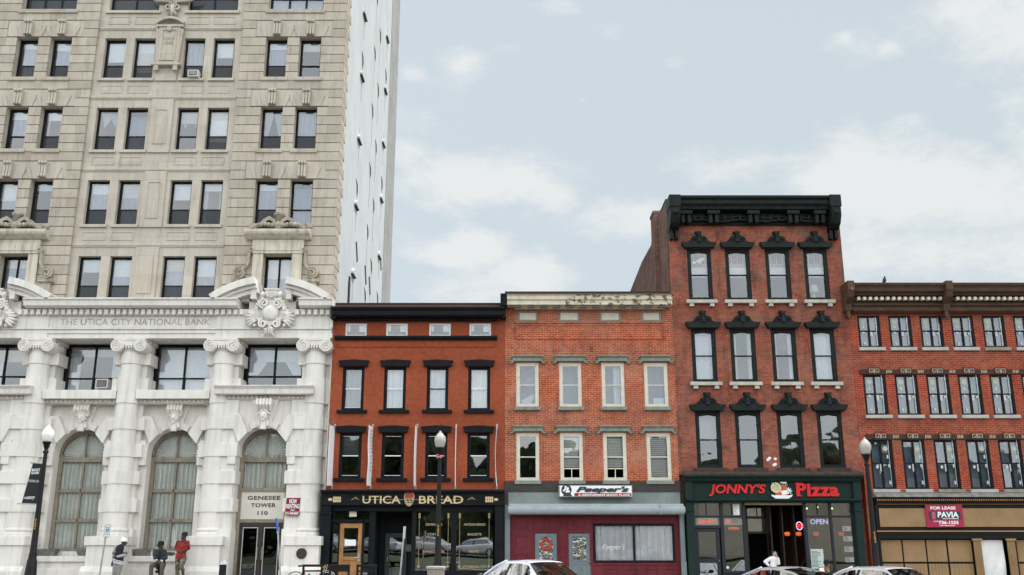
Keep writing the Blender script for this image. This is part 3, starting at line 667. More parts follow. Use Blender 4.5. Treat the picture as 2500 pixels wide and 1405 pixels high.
# broken segmental pediments with their dentils, and the cartouches between them
for pc, cut in ((-9.22, 0), (-19.8, 0)):
    pz = zd1 + .40; R = 3.8; cz = pz + .72 - R; g = G()
    aL = math.acos(2.36 / R) if False else math.asin((pz - cz) / R)
    for s in (-1, 1):
        A = [(pc + s * R * cos(q), cz + R * sin(q)) for q in [aL + (radians(81) - aL) * i / 14 for i in range(15)]]
        g.band(A, .26, 35.33, 36.58); A2 = [(pc + s * (R - .2) * cos(q), cz + (R - .2) * sin(q)) for q in [aL + .02 + (radians(80) - aL) * i / 12 for i in range(13)]]
        g.band(A2, .12, 35.5, 36.58)
        for i in range(11):
            q = aL + .1 + (radians(78) - aL - .06) * i / 10; r0, r1 = R - .26, R - .43
            g.prism([(pc + s * r0 * cos(q - .018), cz + r0 * sin(q - .018)), (pc + s * r0 * cos(q + .018), cz + r0 * sin(q + .018)), (pc + s * r1 * cos(q + .018), cz + r1 * sin(q + .018)), (pc + s * r1 * cos(q - .018), cz + r1 * sin(q - .018))], 35.62, 36.0)
        T = [(pc + s * (R - .3) * cos(q), cz + (R - .3) * sin(q)) for q in [aL + (radians(80.5) - aL) * i / 12 for i in range(13)]]
        for i in range(12): g.prism([T[i], T[i + 1], (T[i + 1][0], pz - .02), (T[i][0], pz - .02)], 35.95, 36.55)
        g.box(pc + s * .68 - .1, pc + s * .68 + .1, 35.6, 36.55, pz, pz + .5)
    g.build('broken_pediment', M_WHITE, bank, 'auto', bevel=.012)
    g = G(); zc = yz(762, 35.6); yf = 35.72; zk_ = len(g.v)
    G().box(pc - .9, pc + .9, 35.95, 36.58, zd1 + .05, pz + .3).build('cartouche_back', M_WHITE, bank)
    P = [(.0, .62), (.3, .6), (.52, .35), (.6, 0), (.52, -.32), (.28, -.5), (0, -.56)]
    out = [(pc + x, zc + z) for x, z in P] + [(pc - x, zc + z) for x, z in P[::-1]][1:-1]
    g.prism(out, yf, 36.3); g.ell((pc, yf, zc), (.4, .16, .36), 20, 12)
    for s in (-1, 1):
        g.band(spiral(pc + s * .3, zc + .4, .22, .04, -pi / 2, s * 1.6), .085, yf - .12, yf + .05); g.band(spiral(pc + s * .3, zc - .48, .19, .04, pi / 2, -s * 1.5), .08, yf - .12, yf + .05)
        g.tube([(pc + s * .52, yf - .06, zc + .42), (pc + s * .62, yf - .1, zc + .1), (pc + s * .55, yf - .06, zc - .25), (pc + s * .4, yf - .06, zc - .42)], [.07, .1, .09, .06], 8)
        g.ell((pc + s * .38, yf - .02, zc + .78), (.13, .12, .14), 12, 8); g.tube([(pc + s * .38, yf, zc + .7), (pc + s * .42, yf, zc + .5)], [.1, .06], 8)
        for i in range(7):   # acanthus leaves fanning out of the lower corners
            a = radians(-35 + 17 * i); L = .62 - .03 * abs(i - 3); bx, bz = pc + s * .5, zc - .3
            tip = (bx + s * L * cos(a), bz + L * sin(a))
            g.tube([(bx, yf + .02, bz), (bx + s * L * .5 * cos(a + .12), yf - .1, bz + L * .5 * sin(a + .12)), (bx + s * L * .85 * cos(a), yf - .06, bz + L * .85 * sin(a)), (tip[0], yf + .04, tip[1])], [.03, .075, .06, .02], 7)
        for i in range(5): g.ell((pc + s * (.56 + .05 * i), yf - .06, zc + .46 - .12 * i), (.06, .06, .07), 8, 6)
        g.ell((pc + s * .66, yf - .04, zc - .56), .08, 10, 7)
        g.tube([(pc + s * .03, yf - .04, zc - .6), (pc + s * .14, yf - .1, zc - .74), (pc + s * .12, yf - .06, zc - .9), (pc + s * .26, yf, zc - 1.02)], [.05, .1, .07, .02], 8)
    g.prism([(pc - .2, zc + .6), (pc + .2, zc + .6), (pc + .3, zc + .98), (pc - .3, zc + .98)], yf - .06, 36.2); g.box(pc - .33, pc + .33, yf - .1, 36.2, zc + .981, zc + 1.05)
    for i in range(7): a = radians(20 + 140 * i / 6); g.tube([(pc, yf - .08, zc + .64), (pc + .2 * cos(a), yf - .12, zc + .64 + .26 * sin(a))], [.02, .04], 6)
    g.ell((pc, yf - .02, zc - .78), (.08, .1, .22), 8, 6)
    g.v = [(pc + (x - pc) * .86, y, zc + (z - zc) * .9) for x, y, z in g.v]; g.build('cartouche', M_WHITEC, bank, 'auto')
# columns with alternating drums, Ionic capitals, pedestals; piers behind them
ZB = [yz(p, 35.75) for p in (1289, 1250, 1217, 1181, 1149, 1114, 1081, 1047, 1017, 983, 919, 886)]
zcap = yz(858, 35.8)
ZA = ZB + [zcap]
for ci, cx in enumerate(CX):
    rr = lambda z: .44 - .085 * max(0, (z - 3) / 6.2) ** 1.3 if z > 3 else .44
    rz = [(.53, ZB[0] - .29), (.53, ZB[0] - .2), (.5, ZB[0] - .17), (.47, ZB[0] - .13), (.51, ZB[0] - .1), (.51, ZB[0] - .05), (.46, ZB[0] - .02)]
    for i in range(len(ZA) - 1):
        o = .035 if i % 2 == 1 else 0
        rz += [(rr(ZA[i]) + o, ZA[i] + .001), (rr(ZA[i + 1]) + o, ZA[i + 1])]
    col = G().lathe(cx, YC, rz, 40).build('column', M_WHITE, bank, 'auto')
    g = G(); r = rr(zcap); zt = ze - .003
    g.lathe(cx, YC, [(r, zcap - .02), (r + .05, zcap + .04), (r + .05, zcap + .08), (r, zcap + .1), (r + .1, zcap + .24)], 32)
    g.box(cx - .58, cx + .58, YC - r - .12, YC + .4, zt - .1, zt); g.box(cx - .4, cx + .4, YC - r - .1, YC + .4, zcap + .22, zt - .101)
    for s in (-1, 1):
        vx, vz = cx + s * .44, zcap + .2
        g.tube([(vx, YC - r - .13, vz), (vx, YC + .4, vz)], .235, 24)
        g.band(spiral(vx, vz, .235, .03, pi / 2, -s * 2.2, 40), .045, YC - r - .165, YC - r - .13)
    for i in range(5): g.ell((cx - .2 + .1 * i, YC - r - .1, zcap + .15), (.035, .05, .08), 8, 6)
    g.build('capital', M_WHITEC, col, 'auto')
    g = G(); g.box(cx - .62, cx + .62, 35.42, 36.6, 0, yz(1332, 35.4)); g.box(cx - .7, cx + .7, 35.35, 36.6, yz(1332, 35.4) + .001, yz(1310, 35.36)); g.box(cx - .58, cx + .58, 35.6, 36.6, yz(1310, 35.36) + .001, ZB[0] - .29)
    g.profile([(35.419, 0), (35.419, yz(1383, 35.3)), (35.3, yz(1396, 35.3)), (35.28, 0)], cx - .74, cx + .74)
    g.build('pedestal', M_WHITE, col, bevel=.012)
    g = G(); a, b = cx - .62, cx + .62
    if ci == 4: b = ER - .02
    g.box(a + .08, b - (.08 if ci < 4 else 0), 36.32, 37.1, 0, ze)
    for i in range(1, len(ZA) - 1, 2): g.box(a - .07, b + (.07 if ci < 4 else .01), 36.22, 37.05, ZA[i], ZA[i + 1])
    g.box(a - .05, b + (.05 if ci < 4 else .01), 36.2, 37.05, 0, yz(1330, 36.2)); g.box(a - .03, b + (.03 if ci < 4 else .01), 36.24, 37.05, yz(1330, 36.2) + .02, yz(1292, 36.2))
    g.box(a - .03, b + (.03 if ci < 4 else .01), 36.24, 37.05, yz(842, 36.3), ze - .004)
    g.build('pier', M_WHITE, bank, bevel=.015)
# bays: upper windows, ledges, arches
ZL0, ZL1 = yz(975, 36.0), yz(953, 36.0)
R, ZS = .95, yz(1110, 36.6)
M_EGG = M_WHITEC
for bi in range(4):
    c = (CX[bi] + CX[bi + 1]) / 2; ent = bi in (0, 3); a, b = c - 1.13, c + 1.13
    za = ZL1 + (.11 if ent else 0)
    w = window(bank, a + .0, b - .0, za + .0, ze - .02, 37.0, M_BLK, M_GLS, .1, .3, 1, [['shade', 'left'], ['shade', 'sides'], ['full'], ['shade', 'tied']][bi], depth=.12, sash=.06)
    g = G(); lo = za - .33; yfr = 35.55 if ent else 35.92
    if ent: g.profile([(37.1, lo + .06), (yfr + .35, lo + .06), (yfr + .3, lo), (yfr + .02, lo + .02), (yfr, lo + .2), (yfr - .1, lo + .3), (yfr - .1, lo + .33), (37.1, lo + .34)], c - 1.85, c + 1.85)
    else: g.box(c - 1.38, c + 1.38, yfr, 37.1, lo, za)
    g.build('ledge', M_WHITE, bank, bevel=.012)
    g = G(); wd = 1.8 if ent else 1.34; y0 = 35.85 if ent else 36.1; zz = lo - .065
    g.box(c - wd, c + wd, y0 + .05, 36.6, lo - .15, lo - .001)
    n = int(wd * 2 / .165)
    for i in range(n):
        x = c - wd + (i + .5) * 2 * wd / n
        g.ell((x, y0 + .04, zz), (.05, .05, .065), 8, 6); g.tube([(x + .082, y0 + .03, zz + .06), (x + .082, y0 + .03, zz - .06)], [.02, .008], 5)
    g.build('egg_and_dart', M_EGG, bank, True)
    YB = 36.0 if ent else 36.6
    # spandrel wall with the arch cut out
    ztop = lo - .15; g = G(); A = arc(c, ZS, R, pi, 0, 24)
    for i in range(24):
        p, q = A[i], A[i + 1]
        g.quad((p[0], YB, p[1]), (q[0], YB, q[1]), (q[0], YB, ztop), (p[0], YB, ztop)); g.quad((p[0], YB, p[1]), (p[0], YB + .5, p[1]), (q[0], YB + .5, q[1]), (q[0], YB, q[1]))
    zlow = 0 if ent else yz(1352, 36.6)
    for s in (-1, 1):
        g.box(c + s * R, c + s * 1.3, YB, YB + .5, zlow, ZS); xs = sorted((c + s * R, c + s * 1.3)); g.quad((xs[0], YB, ZS), (xs[1], YB, ZS), (xs[1], YB, ztop), (xs[0], YB, ztop))
        if ent and False: pass
    g.build('arch_wall', M_WHITE, bank)
    g = G()
    for s in (-1, 1):
        g.prism([(c + s * x, ZS + z) for x, z in ((.56, .75), (.88, .38), (1.13, .92), (1.25, .92), (1.25, 1.42), (.9, 1.42))], YB - .2, YB - .002)      # stepped voussoir
        g.prism([(c + s * x, ZS + z) for x, z in ((.93, .12), (.95, -.42), (1.25, -.42), (1.25, .5), (1.05, .5))], YB - .18, YB - .002)
        for (q0, q1, r0, r1, yy) in ((62, 80, .96, 1.22, .08), (62, 80, .96, 1.12, .11), (9, 33, .96, 1.2, .08), (9, 33, .96, 1.1, .11)):
            g.band([(c + s * (r0 + r1) / 2 * cos(radians(q)), ZS + (r0 + r1) / 2 * sin(radians(q))) for q in [q0 + (q1 - q0) * i / 5 for i in range(6)]], r1 - r0, YB - yy, YB - .002)
    g.prism([(c - .22, ZS + .9), (c + .22, ZS + .9), (c + .5, ztop - .002), (c - .5, ztop - .002)], YB - .1, YB - .002)
    g.build('voussoir', M_WHITE, bank, bevel=.015)
    # keystone: scroll bracket over a carved head
    g = G(); hzc = yz(1020, 36.3); zt = lo - .16; y = YB - .1
    for i in range(5): g.tube([(c - .24 + .12 * i, y - .1, zt - .4), (c - .24 + .12 * i, y - .26, zt - .2), (c - .24 + .12 * i, y - .2, zt)], [.05, .062, .062], 8)
    g.ell((c, y - .12, hzc), (.155, .17, .21), 14, 10); g.tube([(c, y - .27, hzc + .05), (c, y - .315, hzc - .05)], [.018, .035], 6)
    for s in (-1, 1):
        g.ell((c + s * .06, y - .265, hzc + .05), (.035, .02, .018), 8, 5); g.ell((c + s * .15, y - .08, hzc - .02), (.03, .04, .06), 8, 5)
        for k in range(4): g.ell((c + s * (.05 + .045 * k), y - .2 + .03 * k, hzc + .2 - .04 * k), (.055, .07, .05), 8, 6)
        g.tube([(c + s * .13, y - .1, hzc - .15), (c + s * .16, y - .1, hzc - .35), (c + s * .05, y - .12, hzc - .46)], [.05, .06, .03], 8)
    g.tube([(c - .04, y - .275, hzc - .105), (c + .04, y - .275, hzc - .105)], .016, 6); g.ell((c, y - .25, hzc - .17), (.06, .05, .045), 8, 6)
    g.tube([(c, y - .08, hzc - .15), (c, y - .1, hzc - .5)], [.11, .12], 10)
    g.build('carved_keystone', M_WHITEC, bank, 'auto')
    # arched window or entrance
    if ent:      # the entrance bay steps forward: blocks beside its columns
        g = G()
        for s in (-1, 1):
            u, v = sorted((c + s * (R + .0), c + s * (R + .62))); g.box(u + (.04 if s > 0 else .01), v - (.04 if s < 0 else .01), 35.9, 37.05, 0, lo - .16)
            for i in range(1, len(ZA) - 1, 2):
                if ZA[i + 1] < lo - .1: g.box(c + s * (R - .05), c + s * (R + .63), 35.805, 37.0, ZA[i], ZA[i + 1])
            g.box(c + s * (R - .03), c + s * (R + .62), 35.8, 37.0, 0, yz(1292, 35.8))
        g.build('pier', M_WHITE, bank, bevel=.015)
    yw = YB + (.5 if ent else .38); fr = M_TAN
    g = G(); ztr1, ztr0 = yz(1118, yw), yz(1129, yw); zb = yz(1340, yw) if not ent else yz(1192, yw)
    g.band(arc(c, ZS - .06, R - .02, 0, pi, 26), .14, yw, yw + .12)
    for s in (-1, 1): g.box(c + s * (R - .15), c + s * R, yw, yw + .12, zb if not ent else .1, ZS)
    g.box(c - R + .15, c + R - .15, yw - .03, yw + .12, ztr0, ztr1)
    g.box(c - .035, c + .035, yw + .01, yw + .1, zb, ZS + R - .08)
    if not ent:
        for pz in (1199, 1272): z = yz(pz, yw); g.box(c - R + .15, c + R - .15, yw + .01, yw + .1, z - .06, z + .06)
        g.box(c - R + .15, c + R - .15, yw, yw + .12, zb - .1, zb)
    else: g.box(c - R + .15, c + R - .15, yw - .05, yw + .12, zb - .12, zb)
    aw = g.build('arched_window', fr, bank, bevel=.008)
    p = G(); p.quad((c - R + .1, yw + .06, zb), (c + R - .1, yw + .06, zb), (c + R - .1, yw + .06, ZS + .02), (c - R + .1, yw + .06, ZS + .02))
    p.add([(x, yw + .06, z) for x, z in arc(c, ZS - .02, R - .06, 0, pi, 24)], [tuple(range(25))])
    p.build('pane', M_GLA, aw)
    sheet('', c - R + .1, c + R - .1, ZS - .02, zb, yw + .14, 19, .035, n=150).build('curtain', M_DRAPE, aw, True)
    g = G(); n = 48
    for i in range(n):
        q0, q1 = pi * i / n, pi * (i + 1) / n; d0, d1 = .05 * (i % 2), .05 * ((i + 1) % 2)
        g.quad((c + .03 * cos(q0), yw + .17 + d0 * .1, ZS - .03 + .03 * sin(q0)), (c + (R) * cos(q0), yw + .17 + d0, ZS + R * sin(q0)), (c + R * cos(q1), yw + .17 + d1, ZS + R * sin(q1)), (c + .03 * cos(q1), yw + .17 + d1 * .1, ZS - .03 + .03 * sin(q1)))
    g.build('pleated_fan', M_DRAPE, aw)
    if not ent:
        g = G(); z1 = yz(1358, 36.1); g.box(c - 1.3, c + 1.3, 36.12, 37.2, z1 - .2, z1); g.box(c - 1.3, c + 1.3, 36.22, 37.2, 0, z1 - .201); g.box(c - 1.3, c + 1.3, 36.1, 36.22, 0, yz(1388, 36.1))
        g.box(c - R, c + R, 36.75, 37.2, z1 + .001, zb - .1)
        g.build('window_ledge', M_WHITE, bank, bevel=.012)
    else:
        zs1, zs0 = yz(1200, yw), yz(1268, yw); z2 = yz(1277, yw)
        G().box(c - R + .15, c + R - .15, yw + .0, yw + .1, zs0 - .12, zs0 - .001).build('door_lintel', M_TAN, bank)
        if bi == 3:
            sgn = thing('wall_sign', (c, yw, zs0), 'cream signboard naming the tower in slab letters over its glass doors', 'sign')
            G().box(c - R + .15, c + R - .15, yw + .02, yw + .09, zs0, zb - .121).build('board', plain('cream signboard', (.62, .59, .53), .6, .05, 2, .03), sgn)
            hx2 = lambda px, py: hx(px, py, yw)
            for word, xa, xb, za_, zb_ in (('GENESEE', 604, 684, 1221, 1211), ('TOWER', 612, 673, 1239, 1229), ('110', 628, 653, 1258, 1248)):
                letters(word, hx2(xa, za_), hx2(xb, za_), hz(za_, yw), hz(zb_, yw), yw + .012, .01, bold=.03, space=1.1).build('lettering', plain('dark olive letter', (.045, .04, .022), .6, .1), sgn)
                L0, L1 = hx2(xa, za_), hx2(xb, za_); k = len(word)
                sg = G()
                for i in range(k):
                    u0 = L0 + (L1 - L0) * (i + .08) / k; u1 = L0 + (L1 - L0) * (i + .86) / k
                    for z in ((hz(za_, yw),) if word[i] in 'TNR1' else ()): sg.box(u0 + .01, u1 - .01, yw + .0125, yw + .02, z - .012, z + .008)
        z_floor = .25 - .018 * c
        g = G(); M_BRZ = plain('dark bronze door metal', (.035, .028, .022), .4, .2, 6, .03)
        g.box(c - R + .15, c + R - .15, yw + .0, yw + .1, z2 - .1, zs0 - .121); g.box(c - .05, c + .05, yw, yw + .1, z_floor, z2 - .1)
        for s in (-1, 1): g.box(c + s * (R - .15), c + s * (R - .22), yw, yw + .1, z_floor, z2 - .1)
        fr_ = g.build('door_frame', M_BRZ, bank)
        for s in (-1, 1):
            x0, x1 = sorted((c + s * .06, c + s * (R - .23))); g = G()
            for u0, u1, v0, v1 in ((x0, x0 + .05, z_floor + .05, z2 - .11), (x1 - .05, x1, z_floor + .05, z2 - .11), (x0 + .05, x1 - .05, z2 - .16, z2 - .11), (x0 + .05, x1 - .05, z_floor + .05, z_floor + .25)): g.box(u0, u1, yw + .02, yw + .07, v0, v1)
            dr = g.build('door', M_BRZ, bank)
            g = G(); panel_frame(g, x0 + .05, x1 - .05, z_floor + .25, z2 - .16, yw + .03, .028, .02); g.build('trim', plain('polished aluminium', (.7, .7, .7), .3, .05, 8, 0, metal=.8), dr)
            G().quad((x0 + .05, yw + .045, z_floor + .2), (x1 - .05, yw + .045, z_floor + .2), (x1 - .05, yw + .045, z2 - .15), (x0 + .05, yw + .045, z2 - .15)).build('pane', M_GLO, dr)
            xh = x0 + .025 if s > 0 else x1 - .025
            G().tube([(xh, yw - .03, z_floor + .95), (xh, yw - .03, z_floor + 1.4)], .018, 8).build('handle', M_STEEL, dr)
        G().box(c - R, c + R, 36.3, 38, 0, z_floor).build('doorstep', M_WHITE, bank)
interior(bank, -22.4, -7.4, 0, 30.9, 36.95, [yz(960, 37.4), 10.6, 13.6, 16.8, 20.0, 23.2, 26.4])
G().box(ER - .18, ER - .02, 36.45, 37.2, 0, ze + 1.3).build('end_wall', M_WHITE, bank)
G().tube([(ER + .02, 36.12, 0.2), (ER + .02, 36.12, 10.4)], .05, 10).build('downspout', M_WHITE, bank)

# things fixed to the bank
def ac_unit(x0, x1, z0, z1, y, label):
    t = thing('air_conditioner', ((x0 + x1) / 2, y, z0), label, 'air conditioner', 'window air conditioners in the bank tower')
    g = G().box(x0, x1, y - .38, y + .15, z0, z1); g.build('casing', M_AC, t, bevel=.02)
    g = G().box(x0 + .05, x1 - .05, y - .392, y - .381, z0 + .05, z1 - .05)
    g.build('grille', M_GRILL, t)
    g = G()
    for i in range(5): z = z0 + .09 + (z1 - z0 - .18) * i / 4; g.box(x0 + .07, x1 - .07, y - .4, y - .3925, z - .006, z + .006)
    g.build('slat', M_STEEL, t)
    return t
ac_unit(hx(462, 185, 36.7), hx(488, 185, 36.7), BOTS[3] + .0, BOTS[3] + .3, 36.85, 'small window air conditioner right of the founding tablet high up')
za = yz(953, 36.95) + .02
ac_unit(hx(236, 943, 36.7), hx(266, 943, 36.7), za, za + .36, 36.95, 'boxy air conditioner in the wide window above the left full arch')
M_RED = plain('crimson sign paint', (.21, .006, .018), .45, .08, 3, .02); M_SGNW = plain('white sign lettering', (.8, .8, .8), .5, .05, 6, 0)
t = thing('wall_sign', (-8.02, 35.8, 2.9), 'small crimson renting sign fixed to the pier beside the glass doors', 'sign')
ys = 35.77; X = lambda px: hx(px, 1237, ys); Z = lambda py: hz(py, ys)
G().prism([(X(696), Z(1259)), (X(731), Z(1259)), (X(733), Z(1216)), (X(699), Z(1216))], ys, ys + .03).build('board', M_RED, t)
for wd, a, b, lo, hi in (('NOW', 706, 724, 1230, 1219), ('RENTING', 699, 731, 1242, 1231), ('Call', 710, 719, 1248, 1244), ('315-768-8507', 697, 730, 1257, 1250)):
    letters(wd, X(a), X(b), Z(lo), Z(hi), ys - .008, .006, bold=.02).build('lettering', M_SGNW, t)
t = thing('wall_plaque', (-7.65, 35.4, 1.3), 'round dark bronze plaque on the rightmost pedestal of the bank', 'plaque')
pc = (hx(736, 1352, 35.4), hz(1352, 35.4))
G().tube([(pc[0], 35.42, pc[1]), (pc[0], 35.38, pc[1])], .185, 32).build('disc', plain('bronze plaque', (.045, .04, .036), .5, .3, 14, .3, metal=.3), t)
G().band(arc(pc[0], pc[1], .165, 0, 2 * pi, 32), .02, 35.37, 35.3799).build('rim', MATS['bronze plaque'], t)
M_PLNT = plain('rough grey planter concrete', (.20, .19, .17), .95, .35, 8, .6, 60)
def planter(x0, x1, label):
    z0 = yz(1358, 36.1); y0 = 36.3
    g = G(); g.add([(x0 + .08, y0 + .05, z0), (x1 - .08, y0 + .05, z0), (x1 - .08, y0 + .35, z0), (x0 + .08, y0 + .35, z0), (x0, y0, z0 + .2), (x1, y0, z0 + .2), (x1, y0 + .4, z0 + .2), (x0, y0 + .4, z0 + .2)], [(0, 1, 5, 4), (1, 2, 6, 5), (2, 3, 7, 6), (3, 0, 4, 7), (0, 3, 2, 1)])
    g.box(x0 - .01, x1 + .01, y0 - .012, y0 + .41, z0 + .201, z0 + .24)
    t = thing('stone_planter', ((x0 + x1) / 2, y0, z0), label, 'planter', 'concrete planters on the arch ledges'); g.build('trough', M_PLNT, t, bevel=.01)
    G().box(x0 + .03, x1 - .03, y0 + .03, y0 + .37, z0 + .241, z0 + .25).build('soil', M_DARK, t)
xx = lambda px: hx(px, 1350, 36.3)
planter(xx(87), xx(134), 'concrete trough planter on the ledge behind the bannered street lamp')
planter(xx(184), xx(219), 'concrete trough planter on the ledge left of the disabled parking sign')
planter(xx(325), xx(372), 'concrete trough planter on the ledge next to the seated man')
z0 = yz(1358, 36.1)
t = thing('drink_bottle', (xx(371), 36.28, z0), 'clear plastic water bottle standing on the ledge by the seated man', 'bottle')
G().lathe(xx(371), 36.28, [(.03, z0), (.033, z0 + .02), (.03, z0 + .13), (.012, z0 + .17), (.012, z0 + .19)], 12).build('body', plain('clear plastic', (.5, .55, .62), .2, .1, 5, 0), t)
G().lathe(xx(371), 36.28, [(.015, z0 + .19), (.015, z0 + .21)], 10).build('cap', M_SGNW, t)
t = thing('plastic_bag', (xx(417), 36.3, z0), 'crumpled grey plastic bag on the ledge beside the man in red', 'bag')
g = G(); random.seed(3)
for i in range(9): g.ell((xx(417) + random.uniform(-.13, .13), 36.32 + random.uniform(-.05, .05), z0 + .05 + random.uniform(0, .05)), (.08, .06, .06), 7, 5)
g.build('body', plain('grey plastic film', (.10, .10, .11), .3, .4, 12, .5), t, False)
# ---------------------------------------------------------------- the row of brick shops
Y = 36.0
def shell(root, x0, x1, zt, mat, depth=14, y=Y):
    G().box(x0, x0 + .25, y + .26, y + depth, 0, zt).build('side_wall', mat, root); G().box(x1 - .25, x1, y + .26, y + depth, 0, zt).build('side_wall', mat, root)
    G().box(x0 + .25, x1 - .25, y + depth - .25, y + depth, 0, zt).build('rear_wall', mat, root); G().box(x0, x1, y + .01, y + depth, zt + .002, zt + .2).build('roof', M_DARK, root)
def cols(py, xs): return [(hx(xs[i], py), hx(xs[i + 1], py)) for i in range(0, len(xs), 2)]
def avgc(rows):
    return [tuple(sum(r[i][k] for r in rows) / len(rows) for k in (0, 1)) for i in range(len(rows[0]))]

# ---- bakery: rust painted brick
ub = thing('brick_building', (-3.57, 40, 0), 'rust painted brick building with black window trim and black bakery shopfront', 'building')
M_RUST = brick('rust painted brick', (.375, .092, .043), (.362, .088, .041), (.345, .083, .039), .009, .06, (.15, .05, .03), bump=.15)
M_BKP = plain('soft black trim paint', (.0085, .0095, .0115), .6, .3, 3, .12, spec=.12)
M_WFR = plain('white vinyl frame', (.78, .79, .8), .5, .05, 6, 0)
x0, x1 = -6.84, -.28
wr = [avgc([cols(896, [838, 891, 939, 993, 1044, 1096, 1144, 1198]), cols(1057, [830, 884, 933, 987, 1038, 1092, 1141, 1195])])] * 2
zr = [(hz(1002), hz(896)), (hz(1168), hz(1057))]
at = cols(790, [844, 896, 943, 996, 1048, 1101, 1146, 1199]); za = (hz(821), hz(790))
holes = [(a, b, za[0], za[1]) for a, b in at] + [(a, b, z[0], z[1]) for z in zr for a, b in wr[0]]
G().wall(x0, x1, hz(1203), hz(746), Y, holes, .22).build('wall', M_RUST, ub); shell(ub, x0, x1, hz(752), M_RUST)
G().box(x0, x0 + .05, Y, Y + .26, 0, hz(1203)).build('wall_end', M_RUST, ub)
g = G(); px0, px1 = hx(823, 848), hx(1210, 848)
g.box(px0, px0 + .03, Y - .03, Y + .01, hz(848), hz(786)); g.box(px1 - .03, px1, Y - .03, Y + .01, hz(848), hz(786)); g.box(px0 + .03, px1 - .03, Y - .03, Y + .01, hz(848), hz(846)); g.build('panel_edge', M_RUST, ub)
g = G(); zt, zb = hz(748, 35.5), hz(772, 35.5)
g.profile([(Y, zb), (35.55, zb), (35.5, zb + .05), (35.5, zb + .22), (35.42, zb + .28), (35.42, zt - .03), (35.5, zt), (Y + .3, zt + .02)], x0 - .02, x1 + .02)
g.box(x0 + .25, x1 - .3, 35.8, Y, hz(784, 35.9), zb - .001); x = x0 + .27
while x < x1 - .4: g.box(x, x + .05, 35.74, 35.799, hz(780, 35.9), zb - .01); x += .1
g.box(x0 - .05, x0 + .15, 35.5, Y, zb - .08, zb - .001); g.box(x1 - .1, x1 + .06, 35.5, Y, zb - .06, zb - .001)
g.box(x1 - .16, x1 + .08, 35.45, 36.5, zt + .02, hz(719, 35.6)); g.build('cornice', M_BKP, ub, bevel=.01)
G().profile([(Y, hz(831)), (35.9, hz(831)), (35.84, hz(826)), (35.84, hz(822)), (Y, hz(821))], hx(819, 826), hx(1214, 826)).build('string_course', M_BKP, ub)
for a, b in at:
    w = window(ub, a + .002, b - .002, za[0] + .002, za[1] - .002, Y + .03, M_WFR, M_GLS, .06, rail=False, depth=.06)
    g = G(); g.box(a + .08, a + .18, Y + .075, Y + .08, za[1] - .3, za[1] - .06); g.box(b - .3, b - .07, Y + .075, Y + .08, za[1] - .32, za[1] - .06); g.build('sticker', plain('pale window sticker', (.6, .63, .55), .7, .1), w)
CUR = [[['full'], ['full', 'left'], ['full'], ['full']], [['half'], [], [], []]]
M_GREYC = plain('grey net curtain', (.33, .36, .38), .9, .1, 6, .1)
for r in (0, 1):
    for i, (a, b) in enumerate(wr[0]):
        z0, z1 = zr[r]
        w = window(ub, a + .002, b - .002, z0 + .002, z1 - .002, Y + .05, M_BKP, M_GLO if r else M_GLS, .115, .5, 0, [], depth=.1, sash=.035, railm=M_WFR if not (r == 0 and i == 2) else M_BKP)
        if r == 0: sheet('', a + .1, b - .1, z1 - .1, z0 + .1, Y + .2, 5, .02).build('curtain', [M_GREYC, M_DRAPE, M_SHEER, M_DRAPE][i], w, True)
        if r == 1 and i == 0: sheet('', a + .1, b - .1, z1 - .1, (z0 + z1) / 2, Y + .2, 1, 0, n=2).build('blind', M_GREYC, w)
        g = G(); g.box(a + .115, b - .115, Y + .07, Y + .078, z1 - .135, z1 - .117); g.box(a + .115, b - .115, Y + .07, Y + .078, z0 + .095, z0 + .112); g.build('sash', M_WFR, w)
        g = G(); m = (a + b) / 2; zl = z1 + .0; h = .22
        g.prism([(a - .12, zl - .0), (b + .12, zl - .0), (b + .13, zl + h - .05), (b + .17, zl + h - .04), (b + .17, zl + h), (b + .05, zl + h + .01), (m, zl + h + .045), (a - .05, zl + h + .01), (a - .17, zl + h), (a - .17, zl + h - .04), (a - .13, zl + h - .05)], Y - .14, Y - .001)
        g.build('lintel', M_BKP, w, bevel=.008)
        sill(w, a - .15, b + .15, z0, Y - .12, Y + .05, .115, M_BKP)
G().box(x1 - .001, x1 + .03, Y - .02, Y + .02, 0, 0.01)
interior(ub, x0 + .25, x1 - .25, 0, hz(752), Y + .3, [hz(1185), hz(1030), hz(850)])
# shopfront joinery
zf0, zf1, ztop = hz(1234, 35.75), hz(1203, 35.75), hz(1249)
g = G(); g.box(x0 - .1, x0 + .28, 35.78, Y + .3, 0, zf0 - .001); g.box(x1 - .34, x1 - .02, 35.78, Y + .3, 0, zf0 - .001); g.box(x0 - .1, x0 + .32, 35.74, 35.779, zf0 - .32, zf0 - .24)
g.box(x0 + .28, x1 - .34, Y - .06, Y + .3, ztop, zf0 - .001); g.profile([(Y, zf1), (35.6, zf1), (35.58, zf1 + .05), (35.66, zf1 + .1), (Y, zf1 + .1)], x0 - .12, x1)
xd = lambda px: hx(px, 1300, Y)
g.box(xd(1005), xd(1015), Y - .02, Y + .3, 0, ztop); g.box(xd(1103), xd(1114), Y - .02, Y + .3, 0, ztop); g.box(xd(1003), x1 - .33, Y - .04, Y + .3, 0, hz(1393))
g.box(xd(902), xd(916), Y - .02, Y + 1.2, 0, ztop); g.box(xd(826), xd(829), Y, Y + .2, 0, hz(1269)); g.box(xd(884), xd(889), Y, Y + .2, 0, hz(1269)); g.box(x0 + .28, xd(902), Y, Y + .2, hz(1277), hz(1269))
